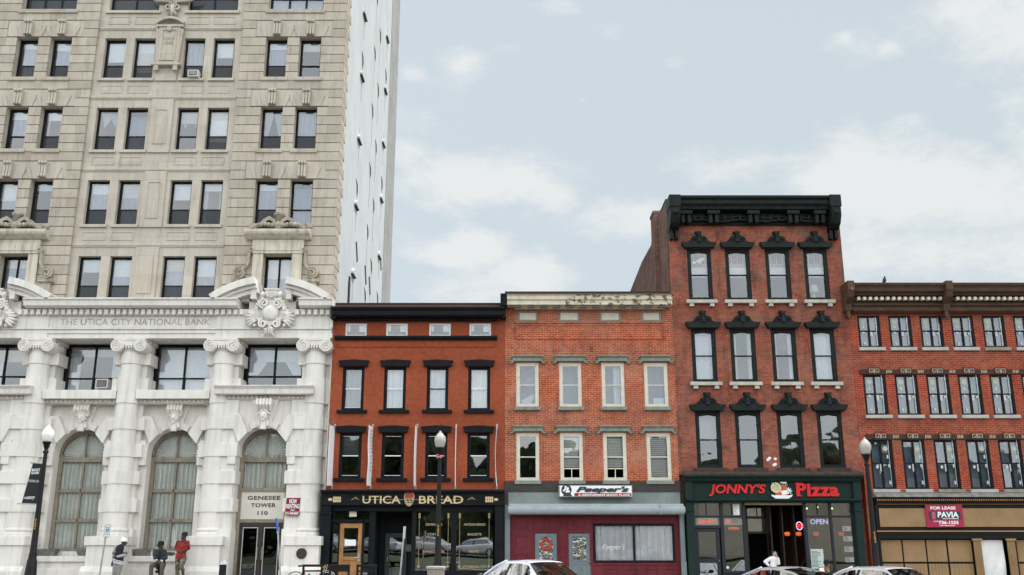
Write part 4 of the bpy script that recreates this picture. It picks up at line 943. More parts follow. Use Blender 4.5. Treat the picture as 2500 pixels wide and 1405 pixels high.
g.box(xd(811), xd(813), Y, Y + .2, 0, ztop); g.box(x0 + .28, xd(826), Y, Y + .2, 0, hz(1385)); g.box(xd(900), xd(902), Y, Y + .2, 0, ztop); g.box(xd(916), xd(1003), Y + 1.15, Y + 1.3, hz(1300), ztop)
g.box(xd(916), xd(930), Y + 1.15, Y + 1.25, 0, hz(1300)); g.box(xd(988), xd(1005), Y + 1.15, Y + 1.25, 0, hz(1300)); g.box(xd(916), xd(1005), Y + .3, Y + 1.3, ztop - .02, ztop + .1)
g.build('shopfront', M_BKP, ub, bevel=.01)
for a, b in ((1015, 1103), (1114, 1203)):
    p = G().quad((xd(a), Y + .06, hz(1393)), (xd(b), Y + .06, hz(1393)), (xd(b), Y + .06, ztop), (xd(a), Y + .06, ztop)).build('display_window', M_GLP, ub)
    g = G(); M_GILT = plain('gilt lettering', (.38, .29, .15), .5, .15, 9)
    for u in (a + 8, b - 9): g.box(xd(u) - .007, xd(u) + .007, Y + .045, Y + .05, hz(1385), hz(1268)); g.box(xd(u) - .035, xd(u) + .035, Y + .045, Y + .05, hz(1266), hz(1253)); g.ell((xd(u), Y + .05, hz(1384)), (.05, .01, .05), 8, 5)
    m = (a + b) / 2
    rows = [('EUROPEAN STYLE', 1281, 20), ('COFFEE', 1305, 16), ('LOCAL CHEESES', 1326, 28), ('CHARCUTERIE', 1347, 26)] if a < 1100 else [('ARTISAN BREAD', 1281, 27), ('BAGUETTE', 1305, 17), ('PASTRY', 1347, 13), ('UTICABREAD.COM', 1384, 29)]
    for wd, py, hw in rows: g.merge(letters(wd, xd(m - hw), xd(m + hw), hz(py + 3), hz(py - 3), Y + .045, .004, bold=.02))
    g.build('lettering', M_GILT, p)
for (a, b, t_, bt) in ((813, 900, 1251, 1269), (813, 826, 1279, 1385), (889, 900, 1279, 1400)):
    G().quad((xd(a), Y + .08, hz(bt)), (xd(b), Y + .08, hz(bt)), (xd(b), Y + .08, hz(t_)), (xd(a), Y + .08, hz(t_))).build('transom_pane' if t_ == 1251 else 'sidelight', M_GLK, ub)
G().box(xd(850), xd(868), Y + .075, Y + .079, hz(1262), hz(1249)).build('notice', plain('cream paper', (.62, .61, .52), .8, .05), ub)
zfl = .28 + .018 * 3.5
M_OAK = plain('golden oak', (.40, .185, .06), .45, .3, 3, .1, 40, streak=.3, coat=.2)
g = G(); a, b, z1 = xd(829), xd(884), hz(1278)
for u0, u1, v0, v1 in ((a, a + .15, zfl, z1), (b - .15, b, zfl, z1), (a + .15, b - .15, z1 - .17, z1), (a + .15, b - .15, hz(1369), hz(1360)), (a + .15, b - .15, zfl, zfl + .25)): g.box(u0, u1, Y + .05, Y + .11, v0, v1)
g.box(a + .15, b - .15, Y + .075, Y + .1, zfl + .25, hz(1369))
dr = g.build('door', M_OAK, ub, bevel=.01)
G().quad((a + .15, Y + .08, hz(1360)), (b - .15, Y + .08, hz(1360)), (b - .15, Y + .08, z1 - .17), (a + .15, Y + .08, z1 - .17)).build('pane', M_GLK, dr)
G().box(xd(842), xd(869), Y + .06, Y + .07, hz(1333), hz(1318)).build('notice', plain('white paper', (.8, .8, .82), .8, .04), dr)
g = G().box(b - .13, b - .05, Y + .02, Y + .05, hz(1372), hz(1352)); g.tube([(b - .09, Y + .0, hz(1362)), (b - .24, Y + .0, hz(1362))], .015, 8); g.build('handle', M_STEEL, dr)
g = G(); a, b = xd(931), xd(986); yy = Y + 1.17; z1 = hz(1302, yy); M_CHAR = plain('charcoal door paint', (.035, .035, .036), .5, .1, 4)
for u0, u1, v0, v1 in ((a, a + .17, zfl, z1), (b - .17, b, zfl, z1), (a + .17, b - .17, z1 - .17, z1), (a + .17, b - .17, zfl, zfl + .3)): g.box(u0, u1, yy, yy + .06, v0, v1)
dr = g.build('door', M_CHAR, ub, bevel=.01); G().quad((a + .17, yy + .03, zfl + .3), (b - .17, yy + .03, zfl + .3), (b - .17, yy + .03, z1 - .17), (a + .17, yy + .03, z1 - .17)).build('pane', M_GLK, dr)
G().tube([(a + .1, yy - .03, hz(1372)), (a + .1, yy - .03, hz(1360))], .02, 8).build('handle', M_STEEL, dr)
g = G(); bx = hx(990, 1340, Y + 1.13); g.box(bx, bx + .23, Y + 1.08, Y + 1.149, hz(1347, Y + 1), hz(1330, Y + 1)); g.build('letter_box', plain('dull grey letterbox', (.12, .125, .12), .5, .1), ub)
# the bakery's fascia sign
sg = thing('shop_sign', (-3.57, 35.7, zf0), 'black fascia sign with gilt letters, wheat ears and a loaf emblem above the bakery', 'sign')
G().box(x0 - .1, x1, 35.72, Y + .28, zf0, zf1 - .001).build('board', M_BKP, sg)
ys = 35.70; X = lambda px: hx(px, 1220, ys); Z = lambda py: hz(py, ys)
for wd, a, b in (('UTICA', 885, 978), ('BREAD', 1023, 1131)):
    letters(wd, X(a), X(b), Z(1230), Z(1211), ys, .015, bold=.012).build('lettering', plain('cream gilt letter', (.60, .46, .26), .5, .1), sg)
g = G().box(X(885), X(1131), ys + .013, ys + .017, Z(1220.8), Z(1219.8)); g.build('line', M_GILT, sg)
g = G()
for xc, s in ((818, 1), (1199, -1)):
    for i in range(4):
        for r in (0, 1): g.ell((X(xc + s * (-3 + 5 * i)), ys + .01, Z(1216.5 + 7 * r)), (.036, .012, .058), 8, 6)
    g.ell((X(xc - s * 12), ys + .01, Z(1220)), (.08, .012, .05), 8, 6)
g.build('wheat_ear', plain('cream gilt letter', (.5, .36, .17)), sg)
g = G()
for xc in (867, 1151): g.band([(X(xc - 9), Z(1221)), (X(xc - 3), Z(1217)), (X(xc + 2), Z(1214)), (X(xc + 4), Z(1217)), (X(xc), Z(1219)), (X(xc - 1), Z(1215)), (X(xc + 9), Z(1220))], .022, ys, ys + .015)
g.build('flourish', M_GILT, sg)
ex = X(999)
em = G().prism([(ex + .19 * cos(q), Z(1212) + (.17 if sin(q) > 0 else .36) * sin(q)) for q in [2 * pi * i / 24 for i in range(24)]], ys - .02, ys + .015).build('emblem', M_GILT, sg)
G().prism([(ex - .15, Z(1216)), (ex + .15, Z(1216))] + [(ex + .15 * cos(q), Z(1211) + .15 * sin(q)) for q in [pi * i / 10 for i in range(11)]], ys - .027, ys - .021).build('loaf', plain('brick red enamel', (.35, .03, .02), .5, .1), em)
g = G()
for i in range(3):
    for j in range(2): g.box(ex - .1 + .12 * j + .02 * i, ex - .02 + .12 * j + .02 * i, ys - .027, ys - .0205, Z(1220 + 4 * i), Z(1218 + 4 * i))
g.build('checker', M_BKP, em)
# narrow banners seen edge on
M_BAN = plain('white banner vinyl', (.78, .78, .79), .6, .08, 5, .1); M_INK = plain('black banner ink', (.03, .03, .04), .6, .1)
for i, (px, lb) in enumerate(((811, 'white vertical banner reading training centre between the bank and the bakery windows'), (905, 'crinkled white vertical banner between the first and second bakery windows'), (1015, 'narrow white banner between the second and third bakery windows'), (1112, 'thin white banner edge on, right of the lamp globe before the bakery'), (1213, 'bowed white banner at the right end of the rust bakery wall'))):
    xb = hx(px, 1110, 35.7); z1, z0 = hz(1040, 35.7), hz(1186, 35.7)
    t = thing('wall_banner', (xb, 35.7, z0), lb, 'banner', 'white banners on the bakery wall')
    g = G(); w_ = [.42, .42, .25, .1, .22][i]; n = 18; wob = [.01, .02, .02, .01, .06][i]; xw = [-.10, -.07, -.03, 0, .0][i]; P = []
    for k in range(n + 1):
        u = k / n; dx = -wob * sin(u * pi) * (1 if i != 1 else sin(u * 7)); P.append(((xb + dx, Y - .04 - .0, z1 + (z0 - z1) * u), (xb + dx + xw * 1.0 - .012, Y - .04 - w_, z1 + (z0 - z1) * u)))
    for k in range(n):
        a, b = P[k], P[k + 1]
        g.add([a[0], a[1], b[1], b[0]] + [(q[0] + .014, q[1], q[2]) for q in (a[0], a[1], b[1], b[0])], [(0, 1, 2, 3), (7, 6, 5, 4), (0, 4, 5, 1), (3, 2, 6, 7), (1, 5, 6, 2)])
    g.build('cloth', M_BAN, t)
    g = G()
    for z in (z0 - .03, z1 + .03): g.tube([(xb, Y, z), (xb + xw, Y - w_ - .05, z)], .016, 8); g.box(xb - .03, xb + .03, Y - .02, Y, z - .07, z + .07)
    g.build('bracket', M_STEEL, t)
    if i in (0, 1, 4):
        g = G(); random.seed(i)
        if i == 0:
            w2 = letters('TRAINING CENTER', 0, 1.5, 0, .22, 0, .002); zc = (z0 + z1) / 2
            g.v = [(xb - .03 + xw * ((w_ * .3 + p[2]) / w_) - .004, Y - .04 - (w_ * .3 + p[2]), zc - .85 + p[0]) for p in w2.v]; g.f = w2.f
        else:
            for k in range(12): u = .1 + .06 * k; zz = z1 + (z0 - z1) * u; xo = xb - wob * sin(u * pi) * (1 if i != 1 else sin(u * 7)); g.box(xo + .0145, xo + .016, Y - .3, Y - .2, zz, zz + .06); g.box(xo + xw * .6 - .02, xo + xw * .6 - .012, Y - .35, Y - .15, zz, zz + .06)
        g.build('lettering', M_INK, t)

# ---- orange brick building with the club on the ground floor
pb = thing('brick_building', (3, 40, 0), 'orange red brick building with peeling cream cornice and burgundy panelled ground floor', 'building')
M_OBR = brick('orange red brick', (.58, .108, .034), (.38, .062, .024), (.48, .35, .25), .010, .55, (.2, .06, .045), pale=.25, seed=3)
M_CREAM = plain('peeling cream paint', (.62, .56, .43), .75, .12, 2, .2, dirt=(.13, .09, .065), dirtamt=.0, streak=.2)
M_PEEL = plain('badly peeling cream paint', (.60, .54, .42), .8, .15, 2.2, .3, dirt=(.14, .09, .06), dirtamt=.34)
M_SAGE = plain('sage grey paint', (.21, .235, .195), .7, .15, 4, .15, streak=.25); M_IVORY = plain('ivory window paint', (.60, .545, .45), .65, .1, 4, .1, dirt=(.2, .15, .11), dirtamt=-.02)
M_SLATE = plain('blue grey paint', (.155, .19, .205), .55, .1, 3, .08, streak=.15)
x0, x1 = -.275, 6.145
r1 = avgc([cols(885, [1260, 1314, 1364, 1418, 1467, 1522, 1571, 1628]), cols(1056, [1260, 1318, 1367, 1424, 1472, 1530, 1577, 1637])])
zr = [(hz(994), hz(886)), (hz(1174), hz(1057))]
at = cols(759, [1264, 1313, 1363, 1415, 1463, 1516, 1565, 1614]); za = (hz(785), hz(759))
holes = [(a, b, za[0], za[1]) for a, b in at] + [(a, b, z[0], z[1]) for z in zr for a, b in r1]
G().wall(x0, x1, hz(1175), hz(722), Y, holes, .2).build('wall', M_OBR, pb); shell(pb, x0, x1, hz(724), M_OBR)
g = G(); a, b = hx(1256, 800), hx(1622, 800); g.box(a, b, Y - .035, Y - .001, hz(790), hz(786)); g.box(a, b, Y - .02, Y - .001, hz(796), hz(793)); g.box(a + .02, b - .02, Y - .03, Y - .001, hz(829), hz(826)); g.box(a, a + .05, Y - .025, Y - .001, hz(825), hz(797)); g.box(b - .05, b, Y - .025, Y - .001, hz(825), hz(797)); g.build('brick_panel', M_OBR, pb)
zt, zb = hz(721, 35.5), hz(744, 35.5); xm = x0 + (x1 - x0) * .36
prof = [(Y, zb), (35.5, zb), (35.5, zb + .17), (35.44, zb + .19), (35.43, zt - .04), (35.38, zt), (Y + .2, zt)]
G().profile(prof, hx(1238, 735, 35.5), xm).build('cornice', M_CREAM, pb); G().profile(prof, xm, hx(1641, 735, 35.5)).build('cornice', M_PEEL, pb)
G().box(hx(1236, 720, 35.4), hx(1645, 720, 35.4), 35.37, Y + .1, zt + .001, zt + .04).build('gutter_edge', plain('rusty flashing', (.16, .06, .04), .8, .3, 8), pb)
g = G().profile([(Y, hz(756)), (35.92, hz(756)), (35.84, hz(749)), (35.84, zb - .001), (Y, zb - .001)], hx(1255, 752), hx(1622, 752)); g.build('bed_moulding', M_CREAM, pb)
g = G()
for i in range(12): x = hx(1264 + i * 31.9, 746, 35.7); g.box(x - .13, x + .13, 35.6, 35.839, zb - .07, zb - .002); [g.box(x - .11 + .05 * k, x - .085 + .05 * k, 35.58, 35.599, zb - .07, zb - .02) for k in range(5)]
g.build('cornice_bracket', M_SAGE, pb)
for i, (a, b) in enumerate(at):
    w = window(pb, a + .002, b - .002, za[0] + .002, za[1] - .002, Y + .015, M_SAGE, M_IVORY, .075, rail=False, depth=.08, mull=0, name='attic_window')
    g = G()
    for k in (1, 2): x = a + (b - a) * k / 3; g.box(x - .008, x + .008, Y + .055, Y + .062, za[0] + .07, za[1] - .08)
    if i == 3: g.band([(b - .42, za[0] + .1), (b - .25, za[0] + .25), (b - .12, za[0] + .3)], .02, Y + .05, Y + .055)
    g.build('crack', M_SOOT_SHADE, w)
M_GLB = glass('blue reflecting glass', (.8, .86, .92), .1, .05)
def hood_eared(w, a, b, z):
    g = G(); m = (a + b) / 2; hw = .56
    top = [(-hw, 0), (-hw, .2), (hw, .2), (hw, 0)]
    P = [(m - hw - .13, z - .0), (m - hw - .10, z - .05), (m - hw - .02, z - .05), (m - hw + .06, z + .04), (m + hw - .06, z + .04), (m + hw + .02, z - .05), (m + hw + .10, z - .05), (m + hw + .13, z - .0), (m + hw + .13, z + .03), (m + hw, z + .05), (m + hw, z + .2), (m - hw, z + .2), (m - hw, z + .05), (m - hw - .13, z + .03)]
    g.prism(P, Y - .13, Y - .001); g.box(m - hw - .03, m + hw + .03, Y - .2, Y - .001, z + .201, z + .245)
    for s in (-1, 1): g.box(m + s * (hw + .03), m + s * (hw + .15), Y - .18, Y - .001, z + .031, z + .06)
    return g.build('hood', M_SAGE, w, bevel=.012)
for r in (0, 1):
    for i, (a, b) in enumerate(r1):
        z0, z1 = zr[r]; op = .22 if r == 1 and i in (1, 2) else 0
        w = window(pb, a + .002, b - .002, z0 + .002, z1 - .002, Y + .02, M_IVORY, (M_GLB if r == 0 else M_GLD), .14, .5, 0, [], depth=.1, sash=.04, openlow=op)
        A, B = a + .15, b - .15
        if r == 0:
            if i == 2: sheet('', A + (B - A) * .55, B, z1 - .14, z0 + .12, Y + .24, 3, .02).build('curtain', M_SHEER, w, True)
            if i == 3: G().box(A + .2, B, Y + .2, Y + .24, z0 + .12, z0 + .36).build('white_box', M_SHADE, w)
            if i == 0: G().prism([(A + .05, z0 + .3), (B - .05, z0 + .55), (B, z0 + .4), (B - .2, z0 + .12), (A, z0 + .12)], Y + .4, Y + .44).build('stored_panel', M_SHADE, w)
            sheet('', A - .1, B + .1, z1, z0, Y + .55, 3, .02).build('curtain', M_BLUEC, w, True)
        else:
            if i == 0: pass
            else:
                g = G(); k = 20; zl = z0 + (.5 if op else .1)
                for q in range(k): z = zl + (z1 - .15 - zl) * q / k; g.box(A, B, Y + .16, Y + .18, z, z + (z1 - zl) / k * .72)
                g.build('blind', M_DRAPE if i < 3 else M_SHADE, w)
            if op: G().box((A + B) / 2 - .012, (A + B) / 2 + .012, Y + .09, Y + .11, z0 + .1, z0 + .46).build('screen_bar', M_WFR, w)
        hood_eared(w, a, b, z1)
        sill(w, a - .06, b + .06, z0, Y - .12, Y + .02, .13, M_SAGE)
g = G()
for px, py, h in ((1444, 852, .2), (1243, 1006, .1)): x = hx(px, py); g.box(x - .025, x + .025, Y - .03, Y, hz(py) - h / 2, hz(py) + h / 2)
g.build('wall_anchor', M_SOOT_SHADE, pb)
interior(pb, x0 + .25, x1 - .25, 0, hz(724), Y + .3, [hz(1205), hz(1025), hz(850)])
# ground floor
M_BURG = plain('burgundy paint', (.145, .024, .033), .6, .2, 1.6, .1, streak=.25, spec=.15); M_BROWNB = plain('dark brown band', (.038, .033, .031), .7, .2, 3, .1); M_SAGEP = plain('sage panel', (.20, .235, .215), .7, .22, 1.4, .15, 12)
g = G().box(x0, x1 + .02, 35.93, Y + .2, hz(1202), hz(1175.5)); g.box(x0, hx(1241, 1215), 35.93, Y + .2, hz(1234), hz(1202) - .001); g.box(hx(1660, 1215), x1 + .02, 35.93, Y + .2, hz(1234), hz(1202) - .001); g.build('band', M_BROWNB, pb)
G().box(hx(1241, 1215) + .001, hx(1660, 1215) - .001, 35.95, Y + .2, hz(1234), hz(1202) - .002).build('panel', M_SAGEP, pb)
g = G(); px = lambda p: hx(p, 1310)
g.box(x0 + .01, px(1245), 35.9, Y + .3, 0, hz(1234) - .001); g.box(px(1660), x1 + .1, 35.9, Y + .3, 0, hz(1234) - .001)
for a, b in ((x0 - .0, px(1245) + .02), (px(1660) - .02, x1 + .11)): g.box(a, b, 35.86, 35.899, hz(1262), hz(1258)); g.box(a, b, 35.84, 35.899, 0, hz(1372))
g.build('pilaster', M_SLATE, pb, bevel=.008)
yb = 36.05; zt = hz(1234)
holes = [(px(1306), px(1360), 0, hz(1302)), (px(1388), px(1442), 0, hz(1302)), (px(1448), px(1648), hz(1374), hz(1278))]
g = G().wall(px(1245), px(1660), 0, zt, yb, holes, .2)
def moulding(g, a, b, t_, bt): panel_frame(g, px(a), px(b), hz(bt), hz(t_), yb, .035, .02)
for a, b in ((1259, 1288), (1303, 1330), (1343, 1373), (1383, 1404), (1411, 1430)): moulding(g, a, b, 1263, 1294)
for t_, bt in ((1307, 1340), (1351, 1384)): moulding(g, 1259, 1288, t_, bt)
for t_, bt in ((1313, 1338), (1357, 1382)): moulding(g, 1368, 1381, t_, bt)
for a, b in ((1477, 1507), (1525, 1555), (1573, 1603), (1621, 1650)): moulding(g, a, b, 1388, 1410)
moulding(g, 1440, 1655, 1271, 1381); moulding(g, 1301, 1365, 1298, 1500); moulding(g, 1383, 1444, 1298, 1500)
g.build('panelled_front', M_BURG, pb, bevel=.006)
w = window(pb, px(1448) + .002, px(1648) - .002, hz(1374) + .002, hz(1278) - .002, yb - .02, M_BKP, M_GLW, .09, rail=False, mull=1, depth=.1)
sheet('', px(1453), px(1643), hz(1281), hz(1371), yb + .075, 22, .025, n=170).build('curtain', M_SHEER, w, True)
letters("Peeper's", px(1470), px(1525), hz(1347), hz(1328), yb - .0, .004, shear=.3, bold=.0).build('lettering', plain('frosted vinyl', (.7, .68, .68), .7, .05), w)
for k, (a, b) in enumerate(((1306, 1360), (1388, 1442))):
    z1 = hz(1302) - .002; g = G(); A, B = px(a) + .004, px(b) - .004; ga, gb = (px(1317), px(1350)) if k == 0 else (px(1398), px(1431)); gz0, gz1 = hz(1367), hz(1311)
    g.wall(A, B, .1, z1, yb + .04, [(ga, gb, gz0, gz1)], .04)
    panel_frame(g, ga - .05, gb + .05, gz0 - .05, gz1 + .05, yb + .04, .04, .015)
    panel_frame(g, A + .12, (A + B) / 2 - .04, .45, hz(1376), yb + .04, .03, .015); panel_frame(g, (A + B) / 2 + .04, B - .12, .45, hz(1376), yb + .04, .03, .015)
    if k == 0:
        r = (gb - ga) / 2; m = (ga + gb) / 2
        for s in (-1, 1): g.prism([(m + s * r * cos(q), gz1 - r + r * sin(q)) for q in [pi / 2 * i / 8 for i in range(9)]] + [(m + s * r, gz1)], yb + .036, yb + .06)
    dr = g.build('door', M_SLATE, pb)
    pn = G().quad((ga, yb + .06, gz0), (gb, yb + .06, gz0), (gb, yb + .06, gz1), (ga, yb + .06, gz1)).build('pane', glass('leaded glass', (.45, .42, .34), .2, .9, 6), dr)
    g = G(); m = (ga + gb) / 2; r = (gb - ga) / 2; hh = gz1 - gz0
    for u in (-.5, .5): g.box(m + u * r - .006, m + u * r + .006, yb + .05, yb + .055, gz0, gz1 - .02)
    g.band(arc(m, gz0 + hh * .45, r * .62, 0, 2 * pi, 20, hh * .22), .016, yb + .05, yb + .055); g.band(arc(m, gz0 + hh * .45, r * .3, 0, 2 * pi, 16, hh * .35), .014, yb + .05, yb + .055); g.box(ga, gb, yb + .05, yb + .055, gz0 + hh * .44, gz0 + hh * .46)
    g.build('leading', plain('brass caming', (.35, .25, .1), .4, .2, 9, 0, metal=.6), dr)
    if k == 0:
        g = G(); [g.ell((m + .17 * cos(q), yb + .03, gz1 - .28 + .17 * sin(q)), (.065, .03, .065), 7, 5) for q in [2 * pi * i / 12 for i in range(12)]]
        g.build('wreath', plain('red flower wreath', (.45, .06, .03), .8, .6, 22, .4), dr)
    g = G().ell((B - .07, yb + .0, hz(1373 if k else 1366)), .035, 10, 7); g.build('knob', plain('brass caming'[:5] + ' knob', (.5, .38, .2), .3, .1, 5, 0, metal=.9), dr)
# sign box
t = thing('shop_sign', (2.9, 35.7, hz(1214, 35.6)), 'white lightbox sign with slanted black lettering over a red strip above burgundy front', 'sign')
ys = 35.6; X = lambda p: hx(p, 1200, ys); Z = lambda p: hz(p, ys)
G().box(X(1364), X(1544), ys, 35.92, Z(1214), Z(1185)).build('case', plain('sign case metal', (.25, .25, .25), .4, .1), t, bevel=.01)
G().box(X(1367), X(1542), ys - .02, ys - .001, Z(1212.5), Z(1187)).build('face', plain('white sign face', (.78, .78, .76), .4, .04, 3, 0), t)
G().box(X(1402), X(1541), ys - .026, ys - .021, Z(1212), Z(1204.5)).build('strip', plain('red sign strip', (.35, .01, .015), .5, .3, 9, 0), t)
letters("Peeper's", X(1406), X(1536), Z(1206), Z(1188), ys - .04, .012, shear=.35, bold=.05).build('lettering', M_INK, t)
letters("A GENTLEMEN'S SHOW PLACE", X(1411), X(1537), Z(1211.5), Z(1206.5), ys - .032, .004, bold=.03).build('lettering', M_SGNW, t)
g = G()
random.seed(5)
g.prism([(X(1383) + .19 * cos(q), Z(1197) + .2 * sin(q)) for q in [2 * pi * i / 18 for i in range(18)]], ys - .026, ys - .021)
g.prism([(X(1373), Z(1212)), (X(1397), Z(1212)), (X(1393), Z(1206)), (X(1380), Z(1205))], ys - .03, ys - .027)
em = g.build('emblem', M_INK, t)
g = G()
for i in range(7): q = i * 2.4; g.ell((X(1383) + .1 * cos(q) * (.4 + i / 8), ys - .03, Z(1197) + .1 * sin(q) * (.4 + i / 8)), (.045, .006, .035), 8, 5)
g.build('marking', M_SGNW, em)
# rolled awning
t = thing('rolled_awning', (3, 35.4, hz(1256, 35.5)), 'grey blue rolled up awning stretching over the burgundy front', 'awning')
a, b = hx(1240, 1245, 35.55), hx(1673, 1245, 35.55); zc = hz(1245, 35.5)
G().tube([(a, 35.62, zc), (a + .06, 35.62, zc), (b - .06, 35.62, zc), (b, 35.62, zc)], [.12, .165, .165, .12], 20).build('roll', plain('grey awning cloth', (.30, .335, .355), .75, .1, 3, .15, 20), t, 'auto')
G().box(a + .05, b - .05, 35.6, 35.95, hz(1234, 35.6), hz(1230.5, 35.6)).build('rail', plain('grey rail', (.36, .40, .42), .5, .1), t)
g = G(); [g.tube([(x, 35.95, hz(1233, 35.8)), (x, 35.62, zc)], .02, 6) for x in (a + .3, (a + b) / 2, b - .3)]; g.build('arm', M_STEEL, t)
G().box(hx(1613, 1245, 35.4), hx(1614, 1245, 35.4), 35.445, 35.6, zc - .17, zc + .17).build('strap', plain('grey rail', (.2, .2, .2)), t)
# ---- tall dark red brick building with the pizza shop
jb = thing('brick_building', (9.5, 40, 0), 'tallest dark red brick building with crested black window hoods and green pizza shopfront', 'building')
M_DBR = brick('dark red brick', (.41, .104, .056), (.26, .062, .040), (.31, .20, .15), .008, .85, (.06, .045, .04), pale=.28, seed=9)
M_OLDBR = brick('sooty party wall brick', (.27, .10, .065), (.10, .055, .045), (.26, .21, .18), .012, .8, (.03, .028, .027), pale=.3, seed=5)
M_GRB = plain('black green paint', (.011, .0165, .015), .55, .4, 5, .25, 30, spec=.15, dirt=(.10, .085, .06), dirtamt=-.1)
M_STN = plain('pale sill stone', (.46, .43, .37), .8, .15, 5, .2, streak=.2)
x0, x1 = 6.15, 12.92
C = [(6.84, 7.78), (8.325, 9.29), (9.89, 10.835), (11.385, 12.32)]
zr = [(hz(734), hz(608)), (hz(934), hz(803)), (hz(1143), hz(1004))]
holes = [(a, b, z[0], z[1]) for z in zr for a, b in C]
zt = hz(540); G().wall(x0, x1, hz(1160), hz(500), Y, holes, .22).build('wall', M_DBR, jb)
# party walls: the left one steps down towards the back, with a chimney breast on it
def hy(px, py, xw): return xw * ray(py)[0] / (px - 1250)
def stepped(a, b, n): return [q for i in range(n) for q in ((a[0] + (b[0] - a[0]) * i / n, a[1] + (b[1] - a[1]) * i / n), (a[0] + (b[0] - a[0]) * (i + 1) / n, a[1] + (b[1] - a[1]) * i / n))]
zr_ = [(Y + .23, hz(485)), (38.2, hz(524, 38.2)), (40.5, hz(597, 40.5)), (43.5, hz(637, 43.5)), (49, hz(720, 49))]
zr_ = [q for a, b in zip(zr_, zr_[1:]) for q in stepped(a, b, max(2, int((b[0] - a[0]) / .42)))] + [zr_[-1]]
G().profile([(Y + .23, 0)] + zr_ + [(49, 0)], x0, x0 + .3).build('side_wall', M_OLDBR, jb)
G().box(x0 - .02, x0 + .32, Y + .23, 37.6, zr_[0][1] + .001, zr_[0][1] + .06).build('coping', plain('tar coping', (.05, .035, .03), .9, .3), jb)
zk = hz(522, 38.3); g = G().box(x0 - .2, x0 + .3, 38.3, 39.1, 0, zk); g.box(x0 - .23, x0 + .32, 38.27, 39.13, zk + .001, zk + .12); g.build('chimney', M_OLDBR, jb)
G().box(x1 - .3, x1, Y + .23, 49, 0, hz(505)).build('side_wall', M_DBR, jb); G().box(x0 + .3, x1 - .3, 48.7, 49, 0, 12).build('rear_wall', M_OLDBR, jb); G().box(x0 + .31, x1, Y + .3, 42.5, hz(500) - .6, hz(500) - .5).build('roof', M_DARK, jb)
# cornice
yc = 35.35; zt, z1 = hz(479, yc), hz(500, 35.5); zbd = hz(548, 35.85); L, R_ = hx(1634, 500, yc), hx(2047, 490, yc)
g = G(); g.profile([(Y + .3, zt), (yc - .1, zt), (yc - .1, zt - .1), (yc, zt - .16), (yc, zt - .3), (yc + .1, zt - .4), (yc + .12, zt - .5), (Y, zt - .52)], L, R_)
g.box(x0 + .3, x1 - .3, 35.86, Y - .001, hz(540, 35.86), zt - .521); x = x0 + .65
while x < x1 - .7: g.box(x, x + .11, 35.72, 35.859, zt - .86, zt - .66); x += .3
for i, px in enumerate((1674, 1741, 1838, 1935, 2000)):
    x = hx(px, 515, 35.6); g.prism([(x - .24, zt - .53), (x + .24, zt - .53), (x + .24, zt - .68), (x - .24, zt - .68)], 35.48, 35.85); g.box(x - .19, x - .05, 35.55, 35.85, zt - 1.02, zt - .681); g.box(x + .05, x + .19, 35.55, 35.85, zt - 1.02, zt - .681)
A = [(x0 + .45 + (x1 - x0 - .9) * i / 60, zbd + .09 + .075 * abs(sin(pi * 3.5 * i / 60)) ** .8 * (1 if True else 0)) for i in range(61)]
g.band(A, .1, 35.76, Y - .002); g.band([(x, z + .1) for x, z in A], .05, 35.7, Y - .002)
for i in range(60): a, b = A[i], A[i + 1]; g.prism([(a[0], a[1] + .12), (b[0], b[1] + .12), (b[0], zt - 1.0), (a[0], zt - 1.0)], 35.9, Y - .003)
g.build('cornice', M_GRB, jb, bevel=.012)
for s, xa in ((1, x0 - .03), (-1, x1 - .56)):
    g = G(); a, b = xa, xa + .44
    g.box(a, b, 35.22, Y, zt - .46, zt + .02); g.profile([(Y, zt - .461), (35.25, zt - .461), (35.25, zt - .8), (35.42, zt - 1.1), (35.7, zt - 1.25), (Y, zt - 1.3)], a + .03, b - .03)
    g.ell(((a + b) / 2, 35.25, zt - .68), (.13, .07, .13), 12, 8); g.ell(((a + b) / 2, 35.42, zt - .98), (.09, .06, .09), 10, 7)
    for u in (a + .06, b - .18): g.box(u, u + .12, 35.75, Y, zt - 1.62, zt - 1.26)
    g.build('cornice_console', M_GRB, jb, 'auto', bevel=.01)
CURJ = [['slats', 'slats', 'slats', 'slats'], ['lace', 'sides', 'sides', 'lace'], [None] * 4]
M_PINK = plain('pale pink interior wall', (.40, .30, .29), .9, .1)
